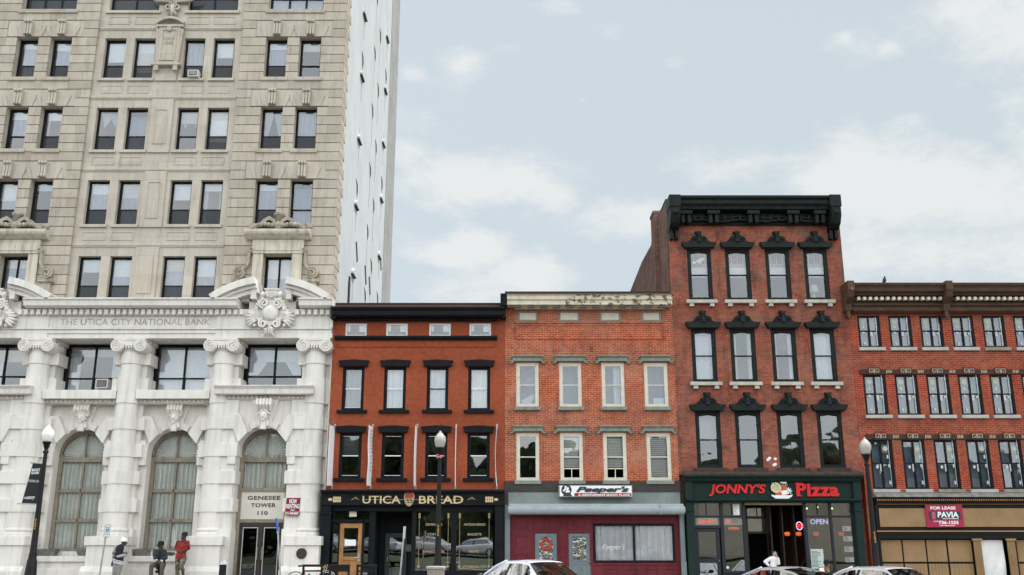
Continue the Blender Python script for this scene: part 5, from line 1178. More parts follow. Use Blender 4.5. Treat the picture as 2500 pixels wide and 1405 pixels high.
for r in range(3):
    for i, (a, b) in enumerate(C):
        z0, z1 = zr[r]; H = z1 - z0
        w = window(jb, a + .002, b - .002, z0 + .002, z1 - .002, Y + .04, M_GRB, (M_GLS, M_GLS, M_GLD)[r], .125, .5, 0, [CURJ[r][i]] if CURJ[r][i] else [], depth=.13, sash=.045)
        g = G(); panel_frame(g, a + .125, b - .125, z0 + .1, z1 - .125, Y + .075, .03, .03); g.prism([(a + .125, z1 - .125), (b - .125, z1 - .125), (b - .125, z1 - .2), ((a + b) / 2, z1 - .15), (a + .125, z1 - .2)], Y + .05, Y + .08); g.build('sash', M_BLK, w)
        if r == 0:
            g = G().box(a + .1, b - .1, Y + .5, Y + .54, z0 + H * .5, z0 + H * .78); g.build('room_wall', M_PINK, w)
            g = G(); [g.box(a + .14 + (b - a - .28) * q / 3 - .015, a + .14 + (b - a - .28) * q / 3 + .015, Y + .5, Y + .53, z0 + H * .78, z1 - .1) for q in range(4)]; g.build('transom_bar', M_IVORY, w)
            if i == 0: g = G(); random.seed(2); [g.ell((a + .5 + random.uniform(-.2, .2), Y + .3, z1 - .42 + random.uniform(-.08, .12)), (.09, .04, .06), 7, 5) for _ in range(7)]; g.build('torn_plastic', M_SHADE, w)
            if i == 3: G().lathe((a + b) / 2 - .05, Y + .4, [(.06, z0 + .1), (.05, z0 + .35), (.22, z0 + .4), (.14, z0 + .7)], 14).build('table_lamp', M_IVORY, w)
        if r == 2 and i == 0: G().box(a + .1, b - .1, Y + .4, Y + .43, z0 + H * .5, z1).build('blind', M_GREYC, w)
        # crested hood
        m = (a + b) / 2; zc = z1; g = G()
        g.prism([(m - .68, zc + .22), (m - .66, zc + .14), (m - .58, zc + .0), (m + .58, zc + .0), (m + .66, zc + .14), (m + .68, zc + .22)], Y - .22, Y - .001)
        cr = [(m - .5, zc + .221), (m - .34, zc + .3), (m - .26, zc + .44), (m - .12, zc + .5), (m - .09, zc + .62), (m + .09, zc + .62), (m + .12, zc + .5), (m + .26, zc + .44), (m + .34, zc + .3), (m + .5, zc + .221)]
        g.prism(cr, Y - .14, Y - .002)
        for s in (-1, 1): g.band(spiral(m + s * .18, zc + .3, .14, .03, pi / 2, -s * 1.6), .05, Y - .2, Y - .141)
        g.ell((m, Y - .17, zc + .56), (.09, .07, .11), 10, 7); g.tube([(m, Y - .17, zc + .5), (m, Y - .2, zc + .2)], [.06, .1], 8); g.box(m - .13, m + .13, Y - .16, Y - .02, zc + .63, zc + .68)
        g.build('hood', M_GRB, w, 'auto', bevel=.008)
        if r < 2: sill(w, a - .13, b + .13, z0, Y - .16, Y + .04, .13, M_STN, 1)
        else: sill(w, a - .13, b + .15, z0, Y - .1, Y + .04, .13, plain('worn brown stone', (.06, .04, .032), .9, .4, 5, .3))
g = G(); random.seed(4)
for px, py in ((1875, 1123), (1893, 1121), (1893, 1134), (1879, 1119), (1890, 1136)): g.ell((hx(px, py), Y, hz(py)), (.06, .008, .05), 8, 5)
g.build('plaster_patch', M_SHADE, jb)
g = G(); g.profile([(Y + .1, hz(1146)), (35.7, hz(1158)), (35.7, hz(1161, 35.7)), (Y + .1, hz(1161, 35.7))], hx(1670, 1155, 35.8), hx(2104, 1155, 35.8)); g.build('ledge', MATS['worn brown stone'], jb)
interior(jb, x0 + .3, x1 - .3, hz(1150), hz(510), Y + .3, [hz(1150) + .1, hz(990), hz(770), hz(540)])
# shopfront
M_GRN = plain('dark green shopfront paint', (.009, .026, .021), .55, .15, 3, .05, spec=.15); M_CHF = plain('charcoal window frame', (.022, .025, .030), .5, .12, 5, .03, spec=.2)
xs = lambda p, py=1250, y=Y: hx(p, py, y)
a, b = hx(1676, 1190, 35.6), hx(2101, 1190, 35.6); zc1, zc0, zf0 = hz(1161, 35.55), hz(1176, 35.55), hz(1218, 35.75)
g = G(); g.profile([(Y, zc0 - .001), (35.68, zc0), (35.62, zc0 + .07), (35.6, zc0 + .12), (35.5, zc0 + .16), (35.48, zc1), (Y, zc1)], a - .08, b + .08)
g.box(a, b, 35.8, Y + .1, zf0, zc0 - .002); g.profile([(Y, zf0 - .001), (35.7, zf0), (35.66, zf0 - .05), (35.76, zf0 - .13), (Y, zf0 - .14)], a, b)
for u, v in ((a - .04, a + .24), (b - .24, b + .04)): g.box(u, v, 35.7, 35.799, zf0 + .001, zc0 - .003); g.box(u + .02, v - .01, 35.78, Y + .1, 0, zf0 - .141); g.box(u - .0, v + .01, 35.74, 35.779, zf0 - .45, zf0 - .38); g.box(u - .0, v + .01, 35.72, 35.779, 0, .6)
g.build('shopfront', M_GRN, jb, bevel=.008)
g = G(); zt = hz(1227)
vb = [(1690, 1695), (1757, 1765), (1812, 1819), (1960, 1968), (2025, 2030), (2086, 2093)]
for u, v in vb: g.box(xs(u), xs(v), Y - .02, Y + .12, .2, zf0 - .14)
for u, v in ((1695, 1757), (1765, 1812), (1968, 2025), (2030, 2086)): g.box(xs(u) + .001, xs(v) - .001, Y - .01, Y + .1, hz(1264), hz(1259)); g.box(xs(u) + .001, xs(v) - .001, Y - .01, Y + .1, hz(1229), zf0 - .14)
for u, v in ((1765, 1812), (1968, 2025), (2030, 2086)): g.box(xs(u) + .001, xs(v) - .001, Y - .015, Y + .1, .2, hz(1394))
for p in (1725, 1787, 1996): g.box(xs(p) - .014, xs(p) + .014, Y, Y + .08, hz(1258), hz(1230))
g.box(xs(1695), xs(1757), Y, Y + .1, hz(1290), hz(1283)); g.box(xs(1757), xs(1819), Y - .08, Y - .021, hz(1400), hz(1396)); g.box(xs(1960), xs(2093), Y - .08, Y - .021, hz(1400), hz(1396))
g.build('shop_window_frame', M_CHF, jb, bevel=.006)
for u, v, t_, bt in ((1695, 1757, 1229, 1259), (1765, 1812, 1229, 1259), (1968, 2025, 1229, 1259), (2030, 2086, 1229, 1259), (1695, 1757, 1264, 1283), (1765, 1812, 1264, 1394), (1968, 2025, 1264, 1394), (2030, 2086, 1264, 1394)):
    G().quad((xs(u), Y + .05, hz(bt)), (xs(v), Y + .05, hz(bt)), (xs(v), Y + .05, hz(t_)), (xs(u), Y + .05, hz(t_))).build('transom_pane' if t_ == 1229 else 'shop_window', M_GLK, jb)
zfl = .27 - .018 * 9
g = G(); A, B = xs(1697, 1320), xs(1758, 1320)
for u0, u1, v0, v1 in ((A, A + .14, zfl, hz(1291)), (B - .14, B, zfl, hz(1291)), (A + .14, B - .14, hz(1299), hz(1291)), (A + .14, B - .14, hz(1375), hz(1364)), (A + .14, B - .14, zfl, zfl + .2)): g.box(u0, u1, Y + .03, Y + .08, v0, v1)
dr = g.build('door', M_CHF, jb, bevel=.006)
g = G().quad((A + .14, Y + .06, hz(1364)), (B - .14, Y + .06, hz(1364)), (B - .14, Y + .06, hz(1299)), (A + .14, Y + .06, hz(1299))); g.quad((A + .14, Y + .06, zfl + .2), (B - .14, Y + .06, zfl + .2), (B - .14, Y + .06, hz(1375)), (A + .14, Y + .06, hz(1375))); g.build('pane', M_GLK, dr)
G().tube([(B - .07, Y + .0, hz(1371)), (B - .07, Y - .02, hz(1368))], .025, 8).build('handle', M_STEEL, dr)
# open folding front and the room behind
G().box(xs(1819), xs(1960), Y - .0, Y + .3, hz(1233), hz(1225.5)).build('opening_lintel', plain('bare timber lintel', (.36, .27, .15), .7, .2, 5), jb)
yi = Y + 1.6
g = G(); g.box(xs(1815), xs(1822), Y + .13, yi, .2, zt); g.box(x0 + .3, x1 - .3, Y + 6, Y + 6.1, 0, hz(1170)); g.box(x0 + .3, x1 - .3, Y + .35, Y + 6, hz(1215), hz(1210)); g.build('shop_interior', M_DARK, jb)
G().box(x0 + .3, x1 - .3, Y - .1, Y + 6, 0, zfl).build('shop_floor', plain('brown shop floor', (.06, .045, .035), .6, .3), jb)
g = G()
for px in (1880, 1908, 1937): x = hx(px, 1300, Y + 1.2); g.box(x - .02, x + .02, Y + 1.0, Y + 1.5, zfl, hz(1234, Y + 1.2)); g.box(x + .04, x + .36, Y + 1.1, Y + 1.14, zfl, zfl + .3)
g.box(hx(1822, 1300, yi), hx(1876, 1300, yi), yi, yi + .08, hz(1263, yi) - .05, hz(1263, yi)); g.box(hx(1822, 1300, yi), hx(1826, 1300, yi), yi, yi + .08, zfl, hz(1236, yi)); g.box(hx(1872, 1300, yi), hx(1877, 1300, yi), yi, yi + .08, zfl, hz(1236, yi)); g.box(hx(1826, 1300, yi), hx(1872, 1300, yi), yi, yi + .08, hz(1303, yi), hz(1299, yi)); g.box(hx(1848, 1250, yi) - .015, hx(1848, 1250, yi) + .015, yi, yi + .06, hz(1263, yi), hz(1238, yi))
g.build('folding_door', plain('dark bronze frame', (.05, .035, .024), .4, .2), jb)
for t_, bt in ((1238, 1261), (1267, 1298)): G().quad((hx(1826, 1280, yi), yi + .03, hz(bt, yi)), (hx(1872, 1280, yi), yi + .03, hz(bt, yi)), (hx(1872, 1280, yi), yi + .03, hz(t_, yi)), (hx(1826, 1280, yi), yi + .03, hz(t_, yi))).build('inner_pane', glass('strong mirror glass', (.5, .5, .48), .4, .1), jb)
M_BRICKIN = brick('warm interior brick', (.10, .035, .018), (.07, .025, .014), (.06, .04, .03), .01, .3)
G().box(xs(1968), xs(2090), Y + 3.5, Y + 3.6, .1, hz(1240)).build('interior_wall', M_BRICKIN, jb)
# pizza sign letters and emblem
sg = thing('shop_sign', (9.3, 35.7, hz(1215)), 'glossy red raised letters and a pizza emblem on the green fascia', 'sign')
ys = 35.74; X = lambda p: hx(p, 1196, ys); Z = lambda p: hz(p, ys)
M_RLT = plain('glossy red letter', (.64, .008, .010), .3, .12, 3, .02, 8, coat=.3)
letters("JONNY'S", X(1731), X(1870), Z(1212), Z(1182), ys, .05, shear=.2, bold=.035).build('lettering', M_RLT, sg)
g = letters('Pizza', X(1944), X(2048), Z(1212.5), Z(1179), ys, .05, bold=.04, space=1.08)
for a, b, py in ((1942, 1951, 1181), (1944, 1957, 1211), (1972, 1982, 1211), (1972, 1978, 1190)): g.box(X(a), X(b), ys - .001, ys + .05, Z(py + 1.5), Z(py - 1.2))
g.build('lettering', M_RLT, sg)
cx, cz = X(1906), Z(1198)
em = G().prism([(cx + dx, cz + dz) for dx, dz in ((-.34, .32), (-.1, .2), (.28, .24), (.2, -.02), (.24, -.22), (-.22, -.22), (-.2, 0))], ys, ys + .04).build('emblem', plain('green enamel', (.06, .2, .07), .4, .1), sg)
G().prism([(cx + dx, cz + dz) for dx, dz in ((-.28, .26), (-.1, .17), (.23, .2), (.17, -.02), (.2, -.19), (-.19, -.19), (-.17, 0))], ys - .006, ys - .001).build('star', plain('orange enamel', (.55, .09, .025), .4, .1), em)
g = G(); g.tube([(cx - .17, ys - .012, cz + .1), (cx - .17, ys - .007, cz + .1)], .19, 20); pz = g.build('pizza_disc', plain('pale dough', (.62, .55, .33), .6, .15, 20), em)
g = G(); [g.ell((cx - .17 + .11 * cos(i * 2.4) * (.3 + i / 7), ys - .013, cz + .1 + .11 * sin(i * 2.4) * (.3 + i / 7)), (.025, .004, .02), 7, 4) for i in range(7)]; g.build('topping', M_SAGE, pz)
g = G(); g.prism([(cx - .22, cz - .17), (cx + .28, cz - .17), (cx + .27, cz - .36), (cx + .02, cz - .38), (cx - .22, cz - .34)], ys - .014, ys - .0065); g.prism([(cx - .36, cz - .14), (cx - .221, cz - .18), (cx - .221, cz - .28), (cx - .34, cz - .2)], ys - .012, ys - .0065); g.prism([(cx + .281, cz - .18), (cx + .42, cz - .14), (cx + .38, cz - .22), (cx + .281, cz - .28)], ys - .012, ys - .0065)
g.ell((cx + .12, ys - .01, cz + .33), (.07, .02, .09), 9, 6); g.ell((cx + .05, ys - .01, cz + .3), (.06, .02, .05), 9, 6); g.ell((cx + .18, ys - .01, cz + .29), (.06, .02, .05), 9, 6); g.prism([(cx - .02, cz - .02), (cx + .22, cz + .02), (cx + .3, cz - .12), (cx + .05, cz - .16)], ys - .012, ys - .0065)
[g.tube([(cx + .27, ys - .012, cz - .02), (cx + .27 + .13 * cos(radians(q)), ys - .012, cz - .02 + .13 * sin(radians(q)))], .018, 6) for q in (-40, 0, 40, 80, 115)]
g.build('ribbon', M_SHADE, em)
# lit window signs
N_RED, N_ORG, N_WHT = glow('red neon', (1, .02, .01), 1.2), glow('orange neon', (1, .16, .06), 1.0), glow('white neon', (.55, .58, .95), 1.1)
M_PALE = plain('pale sign backing', (.55, .54, .49), .6, .06); M_TEAL = glow('teal neon border', (.3, .62, .55), .45)
def neon(px0, px1, py0, py1, word, mat, label, border=None, backing=False, wordbox=None, ring=None):
    y = Y + .12; X = lambda p: hx(p, (py0 + py1) / 2, y); Z = lambda p: hz(p, y)
    t = thing('window_sign', ((X(px0) + X(px1)) / 2, y, Z(py1)), label, 'sign')
    if backing: G().box(X(px0) - .05, X(px1) + .05, y + .03, y + .05, Z(py1) - .03, Z(py0) + .03).build('backing', M_PALE, t)
    if border: g = G(); panel_frame(g, X(px0), X(px1), Z(py1), Z(py0), y + .01, .025, .015); g.build('border', border, t)
    b = wordbox or (px0 + (px1 - px0) * .08, px1 - (px1 - px0) * .06, py1 - (py1 - py0) * .22, py0 + (py1 - py0) * .24)
    letters(word, X(b[0]), X(b[1]), Z(b[2]), Z(b[3]), y - .012, .015, bold=.01).build('tube_lettering', mat, t)
    if ring: cx, cz = (X(px0) + X(px1)) / 2, (Z(py0) + Z(py1)) / 2; G().band(arc(cx, cz, (X(px1) - X(px0)) / 2 * .85, 0, 2 * pi, 28, (Z(py0) - Z(py1)) / 2), .024, y, y + .015).build('ring', ring, t)
    return t
neon(1702.5, 1752, 1266, 1281, '507-4577', N_ORG, 'orange phone number sign with teal border over the pizza shop door', M_TEAL, True)
neon(1771, 1812, 1267, 1281, 'SUBS', N_ORG, 'orange neon sign with teal border half hidden by papers', M_TEAL, True, (1774, 1806, 1278.5, 1270))
neon(1777, 1799, 1286, 1295, 'OPEN', N_ORG, 'small orange open sign below the bordered orange sign', None, False, (1778, 1803, 1294, 1287))
neon(1943, 1960, 1275, 1294, 'OPEN', N_RED, 'red open sign in a bluish oval ring inside the open shopfront', None, False, (1943, 1960.5, 1290, 1280), N_WHT)
neon(1978, 2022, 1267, 1281, 'OPEN', N_WHT, 'large white open sign glowing in the right shop window', None, False, (1978, 2021, 1280.5, 1268))
# papers, menu and pumpkin lamps
def pane_paper(px0, px1, py0, py1, name, label, mat, group=None, lines=0, y=Y + .045):
    X = lambda p: hx(p, (py0 + py1) / 2, y); Z = lambda p: hz(p, y)
    t = thing(name, (X(px0), y, Z(py1)), label, 'poster', group); G().box(X(px0), X(px1), y - .006, y - .002, Z(py1), Z(py0)).build('sheet', mat, t)
    if lines:
        g = G(); random.seed(lines)
        for i in range(lines): z = Z(py0 + (py1 - py0) * (.1 + .84 * i / lines)); g.box(X(px0 + 2), X(px0 + 2 + (px1 - px0 - 5) * random.uniform(.45, 1)), y - .008, y - .0065, z - .02, z - .004)
        g.build('writing', M_INK, t)
    return t
pane_paper(1980, 2011, 1341, 1389, 'menu_poster', 'tall pale green handwritten menu sheet in the right shop window', plain('pale green paper', (.47, .54, .50), .7, .06), None, 13)
M_PAP = plain('grey white paper', (.36, .37, .35), .8, .08)
for i, (a, b, c, d, l) in enumerate(((2057, 2077, 1285, 1297, 'topmost pale paper sheet in the rightmost shop window'), (2059, 2081, 1310, 1322, 'second pale paper sheet from the top in the rightmost shop window'), (2062, 2083, 1335, 1348, 'third pale paper sheet from the top in the rightmost shop window'), (2064, 2085, 1361, 1373, 'lowest pale paper sheet in the rightmost shop window'))):
    pane_paper(a, b, c, d, 'paper_sheet', l, M_PAP, 'paper sheets in the rightmost shop window', 4)
pane_paper(1790, 1805, 1232, 1258, 'paper_poster', 'white black printed poster high in the transom left of the opening', M_SHADE, None, 6)
pane_paper(1783, 1811, 1266, 1280, 'paper_poster', 'white taped papers with red print over the bordered orange sign', M_SHADE, None, 3, Y + .1)
M_PUMP = glow('lit orange lamp', (1, .16, .03), .35)
for px, l in ((1922, 'orange pumpkin lantern leftmost in the dark opening'), (1950, 'orange pumpkin lantern under the red oval open sign'), (1992.5, 'orange pumpkin lantern under the white open sign'), (2054, 'orange pumpkin lantern in the rightmost shop window')):
    y = Y + .9; c = (hx(px, 1304, y), y, hz(1304, y)); t = thing('pumpkin_lantern', c, l, 'lantern', 'pumpkin lanterns hung in the pizza shop')
    g = G(); [g.ell((c[0] + .05 * cos(q), c[1] + .05 * sin(q), c[2]), (.06, .06, .075), 9, 7) for q in [pi / 3 * k for k in range(6)]]; g.build('body', M_PUMP, t, True); G().tube([(c[0], y, c[2] + .06), (c[0], y, hz(1236, y))], .006, 5).build('cord', M_IRON, t)
for px, py in ((1970, 1242), (1996, 1239), (2031.5, 1242)):
    y = Y + 1.4; c = (hx(px, py, y), y, hz(py, y)); t = thing('pendant_lamp', c, 'small warm ceiling bulb behind the right transom panes', 'lamp', 'ceiling bulbs in the pizza shop'); G().ell(c, .035, 8, 6).build('bulb', glow('warm bulb', (1, .75, .45), 3), t); G().tube([c, (c[0], y, c[2] + .25)], .008, 5).build('cord', M_IRON, t)
t = thing('window_decal', (xs(1777, 1386), Y + .04, hz(1390)), 'small round white decal low on the left shop window', 'decal'); G().tube([(xs(1777, 1386), Y + .035, hz(1386)), (xs(1777, 1386), Y + .045, hz(1386))], .05, 14).build('disc', M_SHADE, t)
t = thing('window_decal', (xs(2095, 1386), Y - .03, hz(1390)), 'small round white decal at the right edge of the pizza shop', 'decal'); G().tube([(xs(2095, 1386), Y - .03, hz(1386)), (xs(2095, 1386), Y - .02, hz(1386))], .05, 14).build('disc', M_SHADE, t)

# ---- right hand building being refitted
vb_ = thing('brick_building', (19, 40, 0), 'red brick building with brown dentilled cornice, stickered new windows and boarded tan shopfront', 'building')
M_VBR = brick('deep red brick', (.44, .052, .019), (.28, .034, .015), (.36, .22, .15), .009, .4, (.07, .03, .022), pale=.22, seed=14)
M_BRN = plain('brown cornice paint', (.082, .042, .024), .75, .25, 3, .25, 25, streak=.25, dirt=(.42, .33, .22), dirtamt=-.15)
x0, x1 = 12.925, 23.2
base = avgc([cols(771, [2090, 2143, 2166, 2222, 2243, 2299, 2318, 2373, 2394, 2451]), cols(915, [2106, 2162, 2183, 2240, 2261, 2318, 2337, 2395, 2414, 2472]), cols(1074, [2122, 2180, 2202, 2258, 2281, 2338, 2358, 2415, 2437, 2494])])
pitch = (base[4][0] - base[0][0]) / 4; base = [(base[0][0] + pitch * i, base[0][0] + pitch * i + .86) for i in range(8)]
zr = [(hz(849), hz(771)), (hz(1014), hz(915)), (hz(1195), hz(1074))]
holes = [(a, b, z[0], z[1]) for z in zr for a, b in base]
G().wall(x0, x1, hz(1212), hz(700), Y, holes, .2).build('wall', M_VBR, vb_); shell(vb_, x0, x1, hz(705), M_VBR)
zt, zb = hz(691, 35.3), hz(764, 35.8)
g = G(); g.profile([(Y + .2, zt), (35.25, zt), (35.27, zt - .08), (35.36, zt - .16), (35.4, zt - .3), (35.55, zt - .34), (35.6, zt - .42), (Y, zt - .42)], x0 + .02, x1)
g.box(x0 + .1, x1, 35.8, Y - .001, zb + .14, zt - .421); g.profile([(Y, zb), (35.85, zb), (35.72, zb + .07), (35.78, zb + .139), (Y, zb + .139)], x0 + .1, x1); g.profile([(Y, zt - .80), (35.76, zt - .80), (35.7, zt - .76), (35.7, zt - .72), (Y, zt - .72)], x0 + .12, x1)
g.box(x0 + .1, x1, 35.72, 35.799, zt - .6, zt - .45); g.build('cornice', M_BRN, vb_, bevel=.01)
g = G(); x = hx(2092, 724, 35.6); st = (hx(2106.2, 724, 35.6) - x)
while x < x1 - .2:
    if not hx(2303, 724, 35.6) < x < hx(2320, 724, 35.6): g.box(x, x + .11, 35.55, 35.719, zt - .6, zt - .485)
    x += st
g.build('dentil_row', plain('cream dentil paint', (.62, .56, .46), .7, .1), vb_)
for px in (2076, 2316, 2556):
    x = hx(px, 730, 35.4); g = G(); g.box(x - .13, x + .13, 35.18, Y, zt - .3, zt + .06); g.profile([(Y, zt - .301), (35.2, zt - .301), (35.3, zt - .55), (35.6, zt - .75), (35.66, zb + .05), (Y, zb + .05)], x - .12, x + .12); g.box(x - .07, x + .07, 35.68, Y, zb - .17, zb + .049); g.ell((x, 35.72, zb - .2), (.06, .08, .09), 8, 6)
    g.build('cornice_bracket', M_BRN, vb_, bevel=.01)
M_TAPE = plain('paper window label', (.50, .52, .52), .8, .06); M_LBL = plain('pale green window label', (.42, .45, .36), .8, .1)
M_GRY = plain('grey sheeting', (.25, .30, .35), .9, .08, 2, .05); M_BLKW = plain('black vinyl window', (.010, .010, .012), .45, .2, 5, .03, spec=.12)
for r in range(3):
    for i, (a, b) in enumerate(base):
        z0, z1 = zr[r]; H = z1 - z0
        w = window(vb_, a + .002, b - .002, z0 + .002, z1 - .002, Y + .03, M_BLKW, M_GLB, .085, .53, 1, [], depth=.1, sash=.05)
        A, B = a + .09, b - .09; Wd = B - A
        G().box(a + .02, b - .02, Y + .3, Y + .31, z0, z1).build('backing_sheet', M_GRY, w)
        g = G(); ys_ = Y + .055
        for u, v, du, dv in ((.73, .91, .13, .06), (.16, .62, .09, .07), (.12, .44, .12, .1), (.56, .36, .13, .16), (.78, .42, .12, .06), (.15, .1, .1, .07)):
            if r == 2: u = 1 - u - du * .5
            g.box(A + u * Wd, A + (u + du) * Wd, ys_, ys_ + .004, z0 + v * H, z0 + (v + dv) * H)
        g.build('sticker', M_TAPE, w)
        u = .22 if r < 2 else .75; cx = A + u * Wd; cz = z0 + .82 * H
        g = G(); panel_frame(g, cx - .12, cx + .12, cz - .13, cz + .13, ys_ + .004, .012, .004); g.tube([(cx, ys_, cz), (cx, ys_ + .004, cz)], .095, 18); g.build('label', M_LBL, w)
        G().box(B - .07, B - .052, Y + .02, Y + .029, z0 + .1, z0 + H * (.98 if r else .95)).build('track', M_STEEL, w)
        sill(w, a - .04, b + .09, z0, Y - .1, Y + .03, .125, plain('weathered cream sill', (.41, .395, .36), .8, .14, 4, .1) if (r, i) not in ((2, 2), (2, 4), (0, 4)) else plain('bare stone sill', (.28, .24, .19), .9, .25, 6, .2))
        if r == 0:
            g = G(); n = 13; ex = .1
            for k in range(n): u = (k + .5) / n - .5; m = (a + b) / 2; g.prism([(m + u * (b - a + .1) - .028, z1 + .01), (m + u * (b - a + .1) + .028, z1 + .01), (m + u * (b - a + .28) + .032, z1 + .225), (m + u * (b - a + .28) - .032, z1 + .225)], Y - .012, Y - .001)
            g.build('flat_arch', plain('rubbed brick', (.40, .07, .03), .9, .2, 6), w)
M_GK = plain('cream key pattern', (.55, .44, .30), .7, .2)
for r in (1, 2):
    z1 = zr[r][1]; g = G().box(base[0][0] - .12, x1, Y - .05, Y - .001, z1 + .015, z1 + .19); ln = g.build('lintel_band', plain('dark brown lintel', (.05, .022, .016), .8, .25), vb_)
    g = G(); k = G()
    for i, (a, b) in enumerate(base):
        m = (a + b) / 2; g.box(m - .23, m + .23, Y - .075, Y - .051, z1 + .0, z1 + .25)
        for s in (-1, 1):
            c = m + s * .1
            k.band([(c - s * .08, z1 + .05), (c - s * .08, z1 + .2), (c + s * .08, z1 + .2), (c + s * .08, z1 + .08), (c - s * .02, z1 + .08), (c - s * .02, z1 + .14)], .024, Y - .083, Y - .076)
        for q in (b + .08, b + .2) if i < 7 else ():
            k.band([(q - .035, z1 + .04), (q - .035, z1 + .16), (q + .035, z1 + .16), (q + .035, z1 + .07), (q, z1 + .07), (q, z1 + .11)], .02, Y - .062, Y - .051)
    g.build('lintel_block', MATS['dark brown lintel'], ln); k.build('key_pattern', M_GK, ln)
interior(vb_, x0 + .25, x1 - .25, 0, hz(705), Y + .4, [])
M_TANP = plain('tan boarding', (.275, .168, .077), .7, .14, 2, .08, 20); M_BLKP = plain('glossy black paint', (.008, .008, .009), .45, .2, 5, .05, spec=.15)
zl1, zl0 = hz(1203, 35.8), hz(1214, 35.7)
g = G().profile([(Y + .1, zl1 + .05), (35.62, zl0 + .06), (35.6, zl0), (Y + .1, zl0)], hx(2130, 1208), x1); g.build('ledge', plain('grey lead ledge', (.24, .23, .22), .7, .3, 3, .2, streak=.4), vb_)
xl = hx(2133, 1250); g = G(); g.box(xl, x1, 35.85, Y + .3, hz(1316), zl0 - .001); g.box(hx(2122, 1300), hx(2143, 1300), 35.8, Y + .3, 0, hz(1316)); g.profile([(35.849, hz(1232)), (35.7, hz(1230)), (35.66, zl0 - .02), (35.849, zl0 - .02)], xl, x1)
g.box(xl, x1, 35.83, 35.849, hz(1306), hz(1291)); g.build('fascia', M_BLKP, vb_, bevel=.006)
g = G(); x = xl + .04
while x < x1: g.box(x, x + .03, 35.64, 35.66, hz(1223, 35.65), hz(1219, 35.65)); x += .077
g.build('dentil_row', plain('orange dentil paint', (.42, .2, .06), .6, .1), vb_)
g = G()
for py in (1231.5, 1297.5): g.box(hx(2136, py), x1, 35.80, 35.829, hz(py + 1.2), hz(py - 1.2))
g.build('stripe', MATS['orange dentil paint'], vb_); G().box(hx(2143, 1265), x1, 35.82, 35.8299, hz(1287), hz(1242)).build('panel', M_TANP, vb_)
# boarded bays
xp = lambda p: hx(p, 1340)
g = G(); gb = G()
bays_ = [(2144, 2202), (2206, 2260), (2264, 2311), (2316, 2373), (2480, 2530), (2535, 2590), (2595, 2650), (2655, 2710), (2715, 2770)]
gb.box(xp(2143), xp(2376), Y + .061, Y + .25, 0, hz(1316)); gb.box(xp(2376), xp(2393), 35.9, Y + .2, 0, hz(1316)); gb.box(xp(2463), xp(2480), 35.9, Y + .2, 0, hz(1316)); gb.box(xp(2480), x1, Y + .061, Y + .25, 0, hz(1316))
gb.build('timber_frame', M_BLKP, vb_)
for a, b in bays_:
    g.box(xp(a), xp(b), Y + .02, Y + .06, hz(1372), hz(1319))
    zz = 0; n = 6; W_ = (xp(b) - xp(a)) / n
    for k in range(n): g.box(xp(a) + k * W_ + .004, xp(a) + (k + 1) * W_ - .004, Y + .02, Y + .06, .1, hz(1377))
g.build('board', M_TANP, vb_)
for a, b in ((2374, 2393), (2456, 2475)):
    g = G(); A, B = xp(a), xp(b); g.box(A, B, 35.86, 35.899, .1, hz(1322)); g.box(A - .04, B + .04, 35.82, 35.899, hz(1321), hz(1315.5))
    for k in range(5): u = A + (B - A) * (k + .5) / 5; g.box(u - .012, u + .012, 35.845, 35.859, .2, hz(1324))
    g.build('pilaster', M_TANP, vb_, bevel=.005)
A, B = hx(2397, 1360), hx(2453, 1360); g = G(); z1 = hz(1319)
n, mm = 12, 16
pts = [[(A + (B - A) * i / n, Y + .03 - .05 * abs(sin(i * .5 + j * .35)) * (1 - abs(2 * j / mm - 1)), z1 + (.1 - z1) * j / mm) for i in range(n + 1)] for j in range(mm + 1)]
for j in range(mm):
    for i in range(n): g.quad(pts[j + 1][i], pts[j + 1][i + 1], pts[j][i + 1], pts[j][i])
g.build('plastic_sheet', plain('white plastic sheeting', (.68, .68, .67), .35, .08, 2, .25, 6), vb_, True)
# brick strip between the shops
G().box(12.91, 13.04, 35.9, Y + .3, 0, hz(1160)).build('brick_pier', M_VBR, vb_)
t = thing('wall_sign', (hx(2306, 1260, 35.75), 35.78, hz(1289)), 'crimson for lease board tilted on the tan boarded shop fascia', 'sign')
ys = 35.76; X = lambda p, py=1260: hx(p, py, ys); Z = lambda p: hz(p, ys)
G().prism([(X(2264, 1288), Z(1288)), (X(2355, 1288), Z(1287.5)), (X(2348, 1232), Z(1232)), (X(2258, 1232), Z(1232.5))], ys, ys + .04).build('board', plain('cerise sign board', (.33, .008, .05), .45, .1, 2, .02), t)
G().prism([(X(2268), Z(1269)), (X(2345), Z(1269)), (X(2345), Z(1249)), (X(2268), Z(1249))], ys - .006, ys - .001).build('strip', M_INK, t)
for wd, a, b, lo, hi, sk in (('FOR LEASE', 2273, 2335, 1244.5, 1237, .0), ('PAVIA', 2289, 2340, 1264, 1250, .0), ('REAL ESTATE SERVICES', 2301, 2339, 1268, 1265.5, 0), ('(315)', 2278, 2289, 1275.5, 1272, 0), ('736-1555', 2290, 2338, 1280.5, 1272, 0), ('WWW.PAVIAREALESTATE.COM', 2291, 2328, 1285, 1282.5, 0)):
    letters(wd, X(a), X(b), Z(lo), Z(hi), ys - .014, .007, bold=.03, shear=.05).build('lettering', M_SGNW, t)
g = G()
for k in range(6): g.box(X(2274.5), X(2284), ys - .012, ys - .0065, Z(1267 - 2.4 * k + .8), Z(1267 - 2.4 * k - .8))
g.prism([(X(2274), Z(1253.5)), (X(2285), Z(1253.5)), (X(2279.5), Z(1250))], ys - .012, ys - .0065); g.build('emblem', plain('pink emblem', (.55, .12, .16), .5, .1), t)
